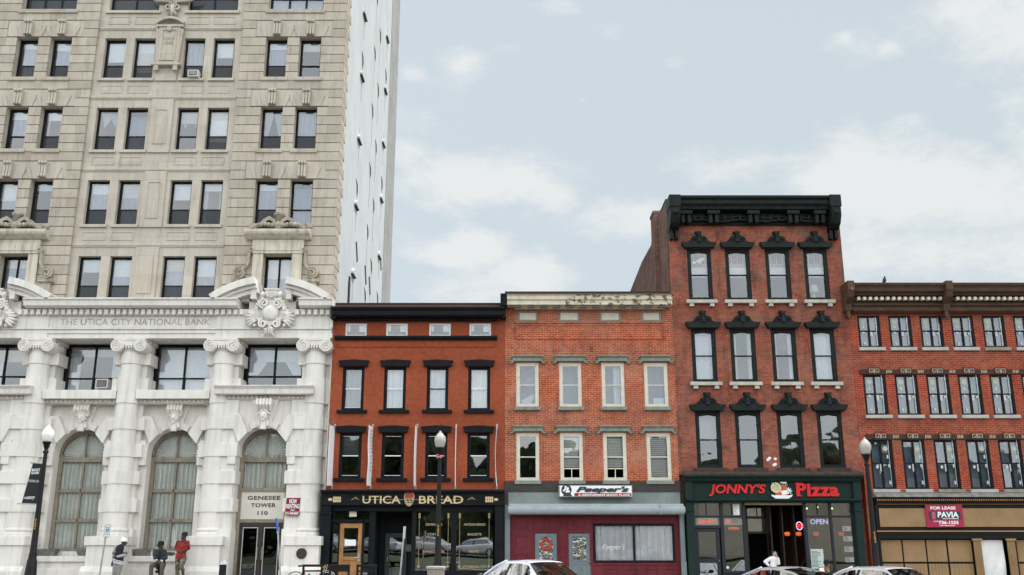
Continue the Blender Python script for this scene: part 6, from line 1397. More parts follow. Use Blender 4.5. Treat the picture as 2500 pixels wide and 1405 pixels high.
t = thing('pigeon', (hx(2160, 690, 35.6), 35.6, hz(691, 35.3)), 'dark pigeon perched on the edge of the brown cornice', 'bird')
c = (hx(2159.5, 686, 35.5), 35.5, hz(690, 35.3) + .0)
g = G(); g.tube([(c[0] - .06, c[1] + .1, c[2] + .05), (c[0] - .01, c[1] + .03, c[2] + .09), (c[0], c[1], c[2] + .15), (c[0] + .005, c[1] - .02, c[2] + .21), (c[0] + .005, c[1] - .03, c[2] + .25), (c[0] + .005, c[1] - .04, c[2] + .28)], [.012, .06, .075, .05, .033, .014], 10); g.ell((c[0] + .005, c[1] - .035, c[2] + .26), .034, 10, 7); g.tube([(c[0] + .005, c[1] - .06, c[2] + .258), (c[0] + .005, c[1] - .09, c[2] + .25)], [.01, .003], 6)
for s in (-1, 1): g.tube([(c[0] + s * .02, c[1], c[2] + .09), (c[0] + s * .02, c[1] - .02, c[2])], .008, 6)
g.build('body', plain('pigeon feathers', (.05, .05, .06), .6, .3, 30), t, True)
# ---------------------------------------------------------------- ground and street
def zroad(x): return -.018 * max(-45, min(45, x))
def zwalk(x, y): return zroad(x) + .15 + .03 * max(0, y - 31.8)
def strip(name, xs_, ys_, fz, mat, kind='structure'):
    g = G(); n = len(xs_)
    for y in ys_: g.v += [(x, y, fz(x, y)) for x in xs_]
    for j in range(len(ys_) - 1):
        for i in range(n - 1): g.f.append((j * n + i, j * n + i + 1, (j + 1) * n + i + 1, (j + 1) * n + i))
    o = g.build(name, mat); o['kind'] = kind; return o
XS = [-1500, -300, -100, -45, -30, -15, 0, 15, 30, 45, 100, 300, 1500]
strip('ground', XS, [-1500, -300, -60, -20, -12, -6.2, 36, 100, 400, 1500], lambda x, y: zroad(x) - .05 + (max(0, min(1, (-6 - y) / 8)) * 1.2), plain('rough grass', (.06, .075, .03), .9, .4, .6, .4, 8))
strip('road', XS[1:-1], [-4.2, 31.65], lambda x, y: zroad(x), plain('worn asphalt', (.085, .083, .08), .85, .25, .8, .3, 60))
g = G(); M_CONC = plain('pavement concrete', (.36, .35, .33), .9, .15, 1, .2, 30)
strip('sidewalk', XS[1:-1], [31.8, 36.4], zwalk, M_CONC)
g = G()
for i in range(len(XS) - 3):
    a, b = XS[i + 1], XS[i + 2]
    g.add([(a, 31.65, zroad(a) - .1), (b, 31.65, zroad(b) - .1), (b, 31.65, zwalk(b, 31)), (a, 31.65, zwalk(a, 31)), (a, 31.8, zwalk(a, 31)), (b, 31.8, zwalk(b, 31))], [(0, 1, 2, 3), (3, 2, 5, 4)])
structure(g.build('kerb', plain('granite kerb', (.3, .3, .29), .8, .15, 4)))
strip('pavement', XS[1:-1], [-6.2, -4.2], lambda x, y: zroad(x) + .12, M_CONC)
strip('car_park', XS[3:-3], [-42, -15.5], lambda x, y: zroad(x) + 1.2, MATS['worn asphalt'])
g = G()
for i in range(15):
    x = -30 + i * 4.2; y = 25.6; g.add([(x, y, zroad(x) + .004), (x + .1, y, zroad(x) + .004), (x + 3.3, 31.4, zroad(x + 3.3) + .004), (x + 3.2, 31.4, zroad(x + 3.2) + .004)], [(0, 1, 2, 3)])
structure(g.build('road_marking', plain('white road paint', (.7, .7, .68), .7, .2, 6)))

# ---------------------------------------------------------------- street lamps, posts, bins
M_GLB2 = plain('frosted lamp globe', (.80, .79, .74), .25, .04, 3, 0, coat=.3)
M_GLBY = plain('weathered lamp globe', (.40, .385, .34), .3, .10, 3, 0, coat=.3)
def street_lamp(px, py, globe, label, digits):
    yl = 32.0; x = hx(px, py, yl); dz = hz(py, yl) - hz(1052, yl); z = lambda q: hz(q, yl) + dz
    t = thing('street_lamp', (x, yl, zwalk(x, yl)), label, 'street lamp', 'acorn globe street lamps along the pavement')
    zb = zwalk(x, yl)
    pole = G().lathe(x, yl, [(.22, zb), (.24, zb + .12), (.2, zb + .2), (.17, zb + .7), (.15, zb + .95), (.12, zb + 1.05), (.125, zb + 1.1), (.105, zb + 1.2), (.085, zb + 2.4), (.06, z(1122)), (.09, z(1120)), (.09, z(1117)), (.055, z(1114)), (.06, z(1110))], 16).build('pole', M_IRON, t, 'auto')
    G().lathe(x, yl, [(.06, z(1110)), (.08, z(1107)), (.12, z(1097)), (.14, z(1095.5)), (.14, z(1093.5))], 16).build('fitter', M_IRON, pole, 'auto')
    G().lathe(x, yl, [(.125, z(1093.5)), (.15, z(1090)), (.185, z(1080)), (.193, z(1074)), (.175, z(1067)), (.12, z(1062)), (.095, z(1060.5)), (.09, z(1058.5)), (.06, z(1057.5)), (.035, z(1056)), (.045, z(1055)), (.03, z(1053.3)), (.005, z(1052))], 20).build('globe', globe, t, True)
    w = letters(digits, 0, .36, 0, .05, 0, .002, bold=.02)
    w.v = [(x + (p[2] - .025), yl - .085 - .02 * (p[0] / .36), z(1281) - p[0]) for p in w.v]; w.build('number', plain('yellow number sticker', (.55, .25, .03), .5, .1), pole)
    return t, x, yl, z
l1, lx, ly, lz = street_lamp(120, 1038, M_GLB2, 'black street lamp with bright white globe and a black hanging banner', '2482')
l2, l2x, _, l2z = street_lamp(1075, 1052, M_GLBY, 'black street lamp with pink bow and dull globe in front of the bakery', '2483')
street_lamp(2110, 1068, M_GLBY, 'black street lamp with translucent globe between pizza shop and tan boarded shop', '2484')
g = G(); random.seed(8); [g.ell((l2x + random.uniform(-.09, .09), 31.93 + random.uniform(-.05, .05), l2z(1116) + random.uniform(-.05, .05)), (.05, .04, .035), 7, 5) for _ in range(10)]
t = thing('ribbon_bow', (l2x, 31.9, l2z(1118)), 'faded pink bow tied round the neck of the bakery street lamp', 'bow'); g.build('ribbon', plain('faded pink ribbon', (.42, .16, .17), .8, .25, 20), t)
yb_ = 31.99; P = lambda px, py: (hx(px, py, yb_), hz(py, yb_))
t = thing('street_banner', (lx, yb_, lz(1250)), 'black vertical banner with white lettering hung from the leftmost street lamp', 'banner')
q = [P(80.5, 1131.5), P(106.5, 1133.5), P(89, 1232), P(52.5, 1231)]
gb = G(); gb.prism(q, yb_ - .004, yb_ + .004); gb.build('cloth', plain('black banner cloth', (.012, .012, .013), .7, .2, 5, .1), t)
g = G(); g.tube([(lx, yb_, P(0, 1133)[1]), (*[P(76, 1130)[0], yb_ - .0], P(76, 1130)[1])], .018, 8); g.tube([(lx, yb_, P(0, 1232)[1]), (P(44, 1230)[0], yb_, P(44, 1230)[1])], .018, 8); g.ell((P(76, 1130)[0], yb_, P(76, 1130)[1]), .03, 8, 6); g.ell((P(44, 1230)[0], yb_, P(44, 1230)[1]), .03, 8, 6); g.build('bracket', M_STEEL, t)
def bl(wd, x0, x1, lo, hi, sh=0, bold=.0):
    w = letters(wd, P(x0, lo)[0], P(x1, lo)[0], P(0, lo)[1], P(0, hi)[1], yb_ - .01, .004, bold=bold); zc = P(0, (lo + hi) / 2)[1]
    w.v = [(x + (z - zc) * .25 + sh * (z - zc), y, z) for x, y, z in w.v]; return w.build('lettering', M_SGNW, t)
bl("BAGG'S", 78, 97, 1151, 1144, 0, .02); bl('SQUARE', 76, 95, 1159, 1152, 0, .02); bl('History', 59, 84, 1221, 1213, .2, .01); bl('HONOR MAKING', 68, 85, 1214.5, 1212.5, 0, .03)
G().prism([P(69, 1171), P(95.5, 1173), P(94, 1179), P(68, 1177)], yb_ - .007, yb_ - .0045).build('photo_strip', plain('grey photo print', (.35, .33, .33), .6, .8, 30), t)

def sign_post(label, top, bottom, panel=None, kind='face', lean=0):
    yl = 32.3; x0_, z0_ = hx(bottom[0], bottom[1], yl), hz(bottom[1], yl); x1_, z1_ = hx(top[0], top[1], yl), hz(top[1], yl)
    zg = zwalk(x0_, yl); k = (z0_ - zg) / max(.01, (z1_ - z0_)); xg = x0_ - (x1_ - x0_) * k
    t = thing('parking_sign', (xg, yl, zg), label, 'street sign')
    G().tube([(xg, yl, zg), (x1_, yl, z1_)], .03, 8).build('post', M_STEEL, t)
    return t, yl
t, yl = sign_post('white and green disabled parking sign with blue wheelchair square, beside the capped man', (262, 1283), (243, 1405))
P2 = lambda px, py: (hx(px, py, yl), hz(py, yl))
pl = G().prism([P2(258.5, 1281), P2(272.5, 1282), P2(268, 1313), P2(253.5, 1311)], yl - .045, yl - .035).build('plate', plain('white sign plate', (.68, .70, .66), .5, .05, 5, 0), t)
GREEN = plain('sign green', (.05, .22, .12), .5, .1); BLUE = plain('sign blue', (.03, .1, .48), .5, .1)
sq = [P2(261, 1291), P2(268, 1291.6), P2(266.5, 1301), P2(259.5, 1300.5)]; G().prism(sq, yl - .05, yl - .046).build('symbol_square', BLUE, pl)
c = P2(264, 1296.5); g = G(); g.band(arc(c[0], c[1] - .02, .03, radians(-200), radians(20), 12), .012, yl - .055, yl - .0505); g.band([(c[0] + .0, c[1] + .05), (c[0] - .005, c[1] + .0), (c[0] + .03, c[1] - .0), (c[0] + .04, c[1] - .04)], .012, yl - .055, yl - .0505); g.ell((c[0], yl - .053, c[1] + .055), (.012, .003, .012), 7, 5); g.build('wheelchair_symbol', M_SGNW, pl)
g = G(); e = [P2(259, 1281.8), P2(272, 1282.8), P2(267.6, 1312), P2(254.2, 1310.6)]
for i in range(4): a, b = e[i], e[(i + 1) % 4]; g.band([a, b], .012, yl - .049, yl - .0455)
letters_ = letters('RESERVED', P2(259.5, 1289)[0], P2(269, 1289)[0], P2(0, 1289.5)[1], P2(0, 1287)[1], yl - .05, .004); g.merge(letters_); g.merge(letters('PARKING', P2(256.5, 1306)[0], P2(266, 1306)[0], P2(0, 1306)[1], P2(0, 1303.8)[1], yl - .05, .004))
g.build('green_marking', GREEN, pl)
t, yl = sign_post('blue parking sign seen almost edge on before the glass doors', (677, 1266), (684, 1405))
a, b = P2(674.5, 1266), P2(680.5, 1297); G().prism([P2(674, 1266), P2(677.5, 1265.5), P2(681, 1296), P2(677.5, 1297)], yl - .12, yl - .03).build('plate', BLUE, t)
G().tube([(*[P2(678.5, 1298)[0], yl], P2(0, 1298)[1]), (P2(678.5, 1302)[0], yl, P2(0, 1302)[1])], .045, 8).build('clamp', M_STEEL, t)
t, yl = sign_post('grey edge on parking sign leaning in front of the recessed bakery door', (988, 1286), (977, 1405))
G().prism([P2(986.5, 1286), P2(991.5, 1286), P2(989, 1316), P2(985, 1316)], yl - .2, yl - .02).build('plate', plain('grey sign back', (.5, .5, .48), .4, .08, 6, 0), t)

t = thing('pay_post', (hx(543, 1400, 34.2), 34.2, zwalk(-10.2, 34.2)), 'short black post with pale angled top standing beside the tower doors', 'post')
xc, zg, zt = hx(543, 1400, 34.2), zwalk(-10.2, 34.2), hz(1379, 34.2)
G().box(xc - .1, xc + .1, 34.1, 34.3, zg, zt).build('body', M_IRON, t, bevel=.015); G().prism([(xc - .1, zt + .001), (xc + .1, zt + .001), (xc + .1, zt + .06), (xc + .03, zt + .13), (xc - .06, zt + .11)], 34.1, 34.3).build('head', plain('pale grey enamel', (.55, .56, .6), .35, .1), t)
t = thing('litter_bin', (hx(1066, 1400, 31.95), 31.6, zwalk(-2.4, 32)), 'pebbled concrete litter bin at the foot of the bakery street lamp', 'bin')
xc, zg, zt = hx(1066, 1400, 31.9), zwalk(-2.4, 31.9), hz(1390, 31.6)
M_PEB = plain('pebbled concrete', (.34, .29, .25), .95, .35, 30, .6, 60)
g = G()
g.lathe(xc, 32.0 - .42, [(.20, zg), (.24, zg + .05), (.275, zt - .05), (.275, zt)], 4 * 7); g.build('bin_body', M_PEB, t)
G().lathe(xc, 31.58, [(.275, zt + .001), (.31, zt + .02), (.31, zt + .075), (.29, zt + .09), (.2, zt + .092)], 28).build('lid', plain('pale bin lid', (.42, .39, .36), .9, .2, 8), t)
# bicycle racks and the bicycle
def rack(pa, pb_, label):
    yr = 33.5; a, b = hx(pa, 1395, yr), hx(pb_, 1395, yr); zg = zwalk((a + b) / 2, yr); zt = hz(1378.5, yr)
    t = thing('bicycle_rack', ((a + b) / 2, yr, zg), label, 'bike rack', 'black bicycle racks on the pavement')
    g = G(); g.box(a, a + .07, yr - .035, yr + .035, zg, zt - .08); g.box(b - .07, b, yr - .035, yr + .035, zg, zt - .08); g.build('post', M_IRON, t, bevel=.008)
    G().box(a, b, yr - .04, yr + .04, zt - .079, zt).build('top_rail', M_IRON, t, bevel=.01); G().box(a + .071, b - .071, yr - .03, yr + .03, zt - .235, zt - .185).build('lower_rail', M_IRON, t)
    return t, a, b, yr, zg, zt
rack(738, 788, 'black bicycle rack with the red bicycle leaning behind it')
t, a, b, yr, zg, zt = rack(803, 854, 'black panelled bicycle rack in front of the oak bakery door'); G().box(a + .071, b - .071, yr - .01, yr + .01, zt - .184, zt - .08).build('panel', M_IRON, t); G().box(a + .2, a + .26, yr - .03, yr + .03, zg, zt - .236).build('post', M_IRON, t)
t, a, b, yr, zg, zt = rack(870, 920, 'black panelled bicycle rack with pale slats, right of the oak door'); G().box(a + .24, a + .42, yr - .01, yr + .01, zt - .184, zt - .08).build('panel', M_IRON, t)
g = G(); [g.box(a + .21, a + .37, yr - .0, yr + .03, zt - .32 - .08 * k, zt - .28 - .08 * k) for k in range(6)]; g.build('slat', M_STEEL, t)
yk = 33.85; xr, xf = hx(721, 1412, yk), hx(797, 1412, yk); zg = zwalk(-6.8, yk); R_w = .335; zw = zg + R_w
t = thing('bicycle', ((xr + xf) / 2, yk, zg), 'red road bicycle with yellow taped drop handlebars and white mudguards', 'bicycle')
M_BRED = plain('red bike enamel', (.42, .02, .015), .3, .05, 6, 0, coat=.5); M_RUB = plain('black rubber', (.018, .018, .018), .8, .2, 20); M_CHR = plain('chrome', (.7, .7, .7), .2, .05, 6, 0, metal=1)
bb = ((xr * .58 + xf * .42), zw - .06); st = (bb[0] - .16, zw + .36); hd = (xf - .2, zw + .38); hd2 = (xf - .15, zw + .24)
V3 = lambda p, y=yk: (p[0], y, p[1])
g = G(); [g.tube([V3(p), V3(q)], .016, 8) for p, q in ((bb, st), (st, hd), (bb, hd2), (hd, hd2), (bb, (xr, zw)), (st, (xr, zw)), (hd2, (xf, zw)))]; fr_ = g.build('frame', M_BRED, t)
for xw in (xr, xf):
    g = G(); pts = [(xw + R_w * cos(q), yk, zw + R_w * sin(q)) for q in [2 * pi * i / 36 for i in range(37)]]; g.tube(pts, .014, 7); w = g.build('wheel', M_RUB, t, True)
    g = G(); g.tube([(xw + (R_w - .025) * cos(q), yk, zw + (R_w - .025) * sin(q)) for q in [2 * pi * i / 36 for i in range(37)]], .009, 6); [g.tube([(xw, yk, zw), (xw + (R_w - .02) * cos(q), yk, zw + (R_w - .02) * sin(q))], .0025, 4) for q in [2 * pi * i / 18 for i in range(18)]]; g.tube([(xw, yk - .04, zw), (xw, yk + .04, zw)], .02, 8); g.build('rim', M_CHR, w)
    G().band(arc(xw, zw, R_w + .03, radians(20 if xw == xf else 55), radians(150 if xw == xf else 185), 20), .012, yk - .03, yk + .03).build('mudguard', M_WFR, t)
g = G(); g.tube([V3(st), V3((st[0] - .04, st[1] + .14))], .013, 8); g.build('seat_post', M_CHR, t)
g = G(); sx, sz = st[0] - .05, st[1] + .16; g.tube([(sx - .14, yk, sz), (sx - .06, yk, sz + .005), (sx + .14, yk, sz)], [.07, .065, .022], 10, .5); g.build('saddle', M_RUB, t, True)
hx_, hz_ = hd[0] + .03, hd[1] + .1; g = G(); g.tube([V3(hd), (hx_, yk, hz_)], .013, 8)
g.build('stem', M_CHR, t); g = G()
for s in (-1, 1): g.tube([(hx_, yk, hz_), (hx_ + .0, yk + s * .19, hz_), (hx_ + .09, yk + s * .2, hz_ + .01), (hx_ + .13, yk + s * .2, hz_ - .06), (hx_ + .08, yk + s * .2, hz_ - .13), (hx_ + .0, yk + s * .2, hz_ - .14)], .016, 8)
g.build('handlebar', plain('yellow bar tape', (.60, .47, .16), .7, .1, 20), t)
g = G(); [g.tube([(hx_ + .12, yk + s * .2, hz_ - .0), (hx_ + .14, yk + s * .2, hz_ + .09), (hx_ + .17, yk + s * .2, hz_ - .02)], .011, 6) for s in (-1, 1)]; g.build('brake_lever', M_CHR, t)
g = G(); g.tube([(bb[0], yk - .05, bb[1]), (bb[0], yk - .06, bb[1])], .09, 16); g.tube([(bb[0], yk - .07, bb[1]), (bb[0] + .1, yk - .07, bb[1] - .13)], .01, 6); g.box(bb[0] + .06, bb[0] + .14, yk - .15, yk - .07, bb[1] - .145, bb[1] - .12); g.build('crank', M_CHR, t)
G().tube([(bb[0] + .06, yk - .03, zw + .1), (bb[0] + .02, yk - .03, zw + .28)], .035, 10).build('water_bottle', plain('violet plastic', (.12, .08, .25), .4, .1), t)

# ---------------------------------------------------------------- cars
M_TYRE = plain('tyre rubber', (.02, .02, .02), .85, .2, 20); M_RIM = plain('alloy wheel', (.5, .5, .52), .3, .1, 6, 0, metal=.9)
M_CGL = glass('car glass', (.16, .17, .17), .3, .02, 1, 1.6); M_CGR = glass('rear screen glass', (.14, .16, .15), .06, .02, 1, 1.5); M_LAMP = plain('red tail lamp', (.35, .01, .01), .15, .1, 8, 0, coat=1); M_HEAD = plain('clear headlamp', (.7, .7, .72), .1, .1, 8, 0, coat=1); M_TRIM = plain('black car trim', (.015, .015, .016), .5, .1)
def lerp(t, ks):
    for (a, va), (b, vb2) in zip(ks, ks[1:]):
        if t <= b: u = max(0, (t - a) / (b - a)); return va + (vb2 - va) * u
    return ks[-1][1]
def car(label, paint, coupe=False, group=None, plate=True, emblem=False):
    L2 = 2.28; rf = 1.40 if coupe else 1.46
    t = thing('parked_car', (0, 0, 0), label, 'car', group)
    hw = [(-L2, .68), (-2.1, .80), (-1.6, .865), (0, .885), (1.5, .87), (2.0, .80), (L2, .58)]
    belt = [(-L2, .86), (-2.1, .97), (-1.5, .955), (0, .925), (1.2, .91), (1.9, .80), (L2, .62)]
    deck = [(-L2, .90), (-2.15, 1.03), (-1.7, 1.05), (-.5, 1.0), (1.1, .99), (1.9, .84), (L2, .64)]
    N = 40; xs_ = [-L2 + 2 * L2 * i / N for i in range(N + 1)]; g = G(); rows = []
    for x in xs_:
        w, zb, zd = lerp(x, hw), lerp(x, belt), lerp(x, deck); lo = .22 + .1 * max(0, abs(x) - 2.0) / .3
        half = [(0, lo), (w * .86, lo), (w * .97, lo + .12), (w, .52), (w * 1.0, zb - .14), (w * .975, zb - .03), (w * .93, zb + .01), (w * .6, zd - .012), (0, zd)]
        rows.append([(x, y, z) for y, z in half] + [(x, -y, z) for y, z in half[-2:0:-1]])
    n = len(rows[0]); g.v = [p for r in rows for p in r]
    for i in range(N):
        for j in range(n): g.f.append((i * n + j, i * n + (j + 1) % n, (i + 1) * n + (j + 1) % n, (i + 1) * n + j))
    g.f += [tuple(range(n - 1, -1, -1)), tuple(N * n + j for j in range(n))]
    g.f = [q[::-1] for q in g.f]
    body = g.build('body', paint, t, 'auto'); body.modifiers.new('smooth', 'SUBSURF').levels = 1; body.modifiers['smooth'].render_levels = 1
    # cabin
    xr0, xr1, xf1, xf0 = (-1.86, -.72, .12, 1.22) if coupe else (-1.74, -.95, .25, 1.28)
    top = [(xr0, 1.02), (xr0 + .3, 1.17), (xr0 + .62, rf - .12), (xr1, rf - .03), ((xr1 + xf1) / 2 - .1, rf), (xf1, rf - .025), (xf1 + .45, rf - .18), (xf0, .99)]
    def S(x, u):
        zt = lerp(x, top); zb = .93; wb = .80 - .05 * abs(x) ** 2 / 3; wt = wb - .24 * (zt - .93) / .5
        return (x, wb + (wt - wb) * u, zb + (zt - zb - .03) * u)
    cs = [xr0 + (xf0 - xr0) * i / 36 for i in range(37)]
    def skin(fx, us, off, mat, name, parent, both=True, rng=None):
        g = G()
        for s in (1, -1):
            P_ = [[(p[0], s * (p[1] + off), p[2] + off * .3) for p in [S(x, u) for u in us]] for x in (rng or cs)]
            for i in range(len(P_) - 1):
                for j in range(len(us) - 1): g.quad(P_[i][j], P_[i + 1][j], P_[i + 1][j + 1], P_[i][j + 1])
        return g.build(name, mat, parent, True)
    def roofskin(x0_, x1_, mat, name, parent, off=0., inset=0.):
        g = G(); k = 14; R2 = []
        for i in range(k + 1):
            x = x0_ + (x1_ - x0_) * i / k; e = S(x, 1); zt = lerp(x, top) + off; R2.append([(x, v * (e[1] + (.004 if off else 0) - inset), zt - .03 * (abs(v) ** 3) + (.0)) for v in [-1, -.85, -.5, 0, .5, .85, 1]])
        for i in range(k):
            for j in range(6): g.quad(R2[i][j], R2[i + 1][j], R2[i + 1][j + 1], R2[i][j + 1])
        return g.build(name, mat, parent, True)
    U = [0, .25, .5, .75, 1]
    sw = skin(None, U, 0, M_CGL, 'side_window', t); roofskin(xr0, xr1 - .02, M_CGR, 'rear_window', t); roofskin(xf1 + .02, xf0, M_CGL, 'windscreen', t)
    rp = roofskin(xr1 - .05, xf1 + .05, paint, 'roof', t, .006)
    # pillars and roof rail on the glass
    skin(None, [.86, 1], .005, paint, 'roof_rail', rp, rng=[x for x in cs if xr0 + .25 <= x <= xf0 - .3])
    cp = [x for x in cs if x <= xr0 + (.62 if not coupe else .75)]
    g = G()
    for s in (1, -1):
        for i in range(len(cp) - 1):
            u0 = .0 if cp[i + 1] < xr0 + .33 else (cp[i + 1] - xr0 - .33) * 2.6; u1 = 1
            u0 = min(u0, .86); a = [S(cp[i], u0), S(cp[i + 1], u0), S(cp[i + 1], 1), S(cp[i], 1)]
            g.quad(*[(p[0], s * (p[1] + .006), p[2] + .002) for p in a])
    g.build('pillar', paint, rp, True)
    for xp_, tw, mt in ((.03 if not coupe else -.35, .045, M_TRIM), (-.98, .025, M_TRIM)) if not coupe else ((-.42, .04, M_TRIM),):
        g = G()
        for s in (1, -1): a = [S(xp_ - tw, .02), S(xp_ + tw, .02), S(xp_ + tw - .06, .87), S(xp_ - tw - .06, .87)]; g.quad(*[(p[0], s * (p[1] + .008), p[2]) for p in a])
        g.build('pillar', mt, rp)
    g = G()
    for s in (1, -1):
        g.tube([(x, s * (lerp(x, [(xf1, S(xf1, 1)[1]), (xf0, S(xf0, 0)[1])]) + .0), lerp(x, top) - .015) for x in [xf1 + (xf0 - xf1) * i / 8 for i in range(9)]], .035, 7)
    g.build('pillar', paint, rp, True)
    g = G(); g.tube([(xr0 - .0, -.7, 1.035), (xr0 - .02, 0, 1.06), (xr0 - .0, .7, 1.035)], .02, 6); g.build('seal', M_TRIM, t)
    for x in (-1.36, 1.38):
        for s in (1, -1):
            w = G().tube([(x, s * .68, .325), (x, s * .87, .325)], .325, 26).build('wheel', M_TYRE, t, 'auto'); g = G(); g.tube([(x, s * .86, .325), (x, s * .885, .325)], .21, 20); rm = g.build('rim', M_RIM, w, 'auto')
    for s in (1, -1):
        m = G(); m.ell((xf0 - .18, s * .96, .99), (.08, .11, .075), 12, 8); m.tube([(xf0 - .16, s * .82, .93), (xf0 - .17, s * .9, .96)], .03, 6); m.build('mirror', M_TRIM, t, True)
        G().ell((2.08, s * .62, .68), (.2, .14, .07), 12, 8).build('headlight', M_HEAD, t, True); G().ell((-2.17, s * .67, .87), (.1, .15, .085), 12, 8).build('tail_light', M_LAMP, t, True)
        g = G(); g.tube([(x, s * (lerp(x, hw) * .985 + .004), .84 - .02 * x) for x in (-.35, -.2)], .014, 6); g.tube([(x, s * (lerp(x, hw) * .985 + .004), .84 - .02 * x) for x in (.55, .7)], .014, 6); g.build('handle', paint, t)
    G().box(-2.31, -2.25, -.8, .8, .36, .56).build('bumper', paint, t, bevel=.03)
    if plate: G().box(-2.33, -2.311, -.16, .16, .6, .72).build('licence_plate', M_SHADE, t)
    g = G(); g.box(-.5, -.35, -.55, -.1, .3, 1.08); g.box(-.5, -.35, .1, .55, .3, 1.08); g.box(-.48, -.38, -.4, -.25, 1.081, 1.24); g.box(-.48, -.38, .25, .4, 1.081, 1.24); g.box(-1.5, -1.35, -.6, .6, .3, 1.02); g.build('seat', plain('car seat cloth', (.2, .19, .18), .9, .1), t, bevel=.03)
    if emblem:
        w = letters('SENTRA', 0, .24, 0, .03, 0, .003); w.v = [(-2.3 - p[1], .42 - p[0], .9 + p[2]) for p in w.v]; w.build('lettering', M_CHR, t)
        g = G(); g.band(arc(0, 0, .05, 0, 2 * pi, 20), .014, -.01, .005); g.box(-.065, .065, -.012, .004, -.011, .011); g.v = [(-2.29 + p[1], p[0], .93 + p[2]) for p in g.v]; g.build('emblem', M_CHR, t)
    return t
def place(t, x, y, deg): t.location = (x, y, zroad(x)); t.rotation_euler = (0, radians(1.03) * cos(radians(deg)), radians(deg)); return t
M_PW = plain('pearl white car paint', (.76, .79, .90), .25, .03, 4, 0, coat=.8); M_PS = plain('silver grey car paint', (.50, .50, .53), .3, .04, 5, 0, metal=.25, coat=.8); M_PG = plain('light silver car paint', (.62, .62, .64), .28, .04, 5, 0, metal=.2, coat=.8)
place(car('pale bluish white sedan parked before the burgundy front, roof glinting', M_PW, emblem=True), .45, 29.2, 121)
cc = place(car('silver grey coupe with thin rear aerial, parked before the pizza shop', M_PS, True), 7.85, 29.4, 118)
g = G(); g.tube([(-.8, 0, 1.36), (-1.12, .0, 1.7)], [.008, .004], 6); g.ell((-.8, 0, 1.365), (.04, .025, .02), 8, 5); g.build('aerial', M_TRIM, cc)
place(car('silver car at the far right with only its roof above the frame edge', M_PG, False), 10.5, 29.2, 118)
# what the street faces: a car park, a low tan building and a wood, seen mirrored in the glass
mir = car('white car across the street mirrored in the bakery windows', plain('white car paint', (.75, .76, .78), .25, .03, 4, 0, coat=.8), False, 'cars parked across the street'); place(mir, -17, -19, 200); mir.location.z += 1.2
for x, y, d in ((-12.3, -19.5, 205), (-7.5, -19, 200), (-3.2, -20, 198), (3, -19, 202), (-9.5, -27, 25), (-1, -27, 20), (8, -19.5, 200), (13, -20, 205)):
    c_ = copy_tree(mir); place(c_, x, y, d); c_.location.z += 1.2
bk = thing('tan_building', (33, -50, 0), 'plain tan flat roofed building across the street', 'building')
hs = [(20 + 5 * i, 22.4 + 5 * i, 5.2, 7.2) for i in range(6)]
g = G().wall(17, 52, -.2, 9.5, 0, hs, .2); g.v = [(x, -45 - y, z) for x, y, z in g.v]; g.build('wall', plain('tan render', (.72, .65, .52), .9, .1, 1), bk); G().box(17.01, 51.99, -62, -45.3, 0, 9.4).build('rear_block', MATS['tan render'], bk)
g = G(); random.seed(11)
for i in range(230):
    cx_ = random.uniform(-85, 75); cy_, r_ = (random.uniform(-62, -46) if cx_ < 14 else random.uniform(-78, -66)), random.uniform(2.4, 4.4); cz_ = random.uniform(1, 14.5); g.ell((cx_, cy_ - 2, cz_), (r_ * 1.35, r_, r_ * 1.1), 10, 7)
    for k in range(90):
        d = Vector((random.gauss(0, 1), random.gauss(0, 1), random.gauss(0, 1))).normalized() * r_ * random.uniform(.75, 1.05); p = Vector((cx_, cy_, cz_)) + d
        a = Vector((random.uniform(-1, 1), random.uniform(-1, 1), random.uniform(-1, 1))).normalized(); b = a.cross(Vector((.3, .5, .8))).normalized(); s = random.uniform(.25, .55)
        g.quad(p - a * s, p + b * s * .6, p + a * s, p - b * s * .6)
o = g.build('woodland', plain('woodland leaves', (.045, .065, .025), .8, .5, .4)); tag(o, 'dark green wood beyond the car park mirrored in the lower windows', 'wood', None, 'stuff')
# ---------------------------------------------------------------- people
def remesh(g, name, mat, parent, vox=.011, smooth=3):
    o = g.build(name, mat, parent)
    md = o.modifiers.new('r', 'REMESH'); md.mode = 'VOXEL'; md.voxel_size = vox; md.use_smooth_shade = True
    ms = o.modifiers.new('s', 'SMOOTH'); ms.factor = .5; ms.iterations = smooth
    bpy.context.view_layer.update()
    me = bpy.data.meshes.new_from_object(o.evaluated_get(bpy.context.evaluated_depsgraph_get()))
    old = o.data; o.modifiers.clear(); o.data = me; me.name = name; bpy.data.meshes.remove(old)
    if not me.materials: me.materials.append(mat)
    for p in me.polygons: p.use_smooth = True
    return o
def limb(g, pts, rs, n=10):
    for i in range(len(pts) - 1):
        a, b = Vector(pts[i]), Vector(pts[i + 1])
        if (b - a).length > 1e-4: g.tube([a, b], [rs[i], rs[i + 1]], n)
    for p, r in zip(pts, rs): g.ell(p, r * 1.0, n, 8)
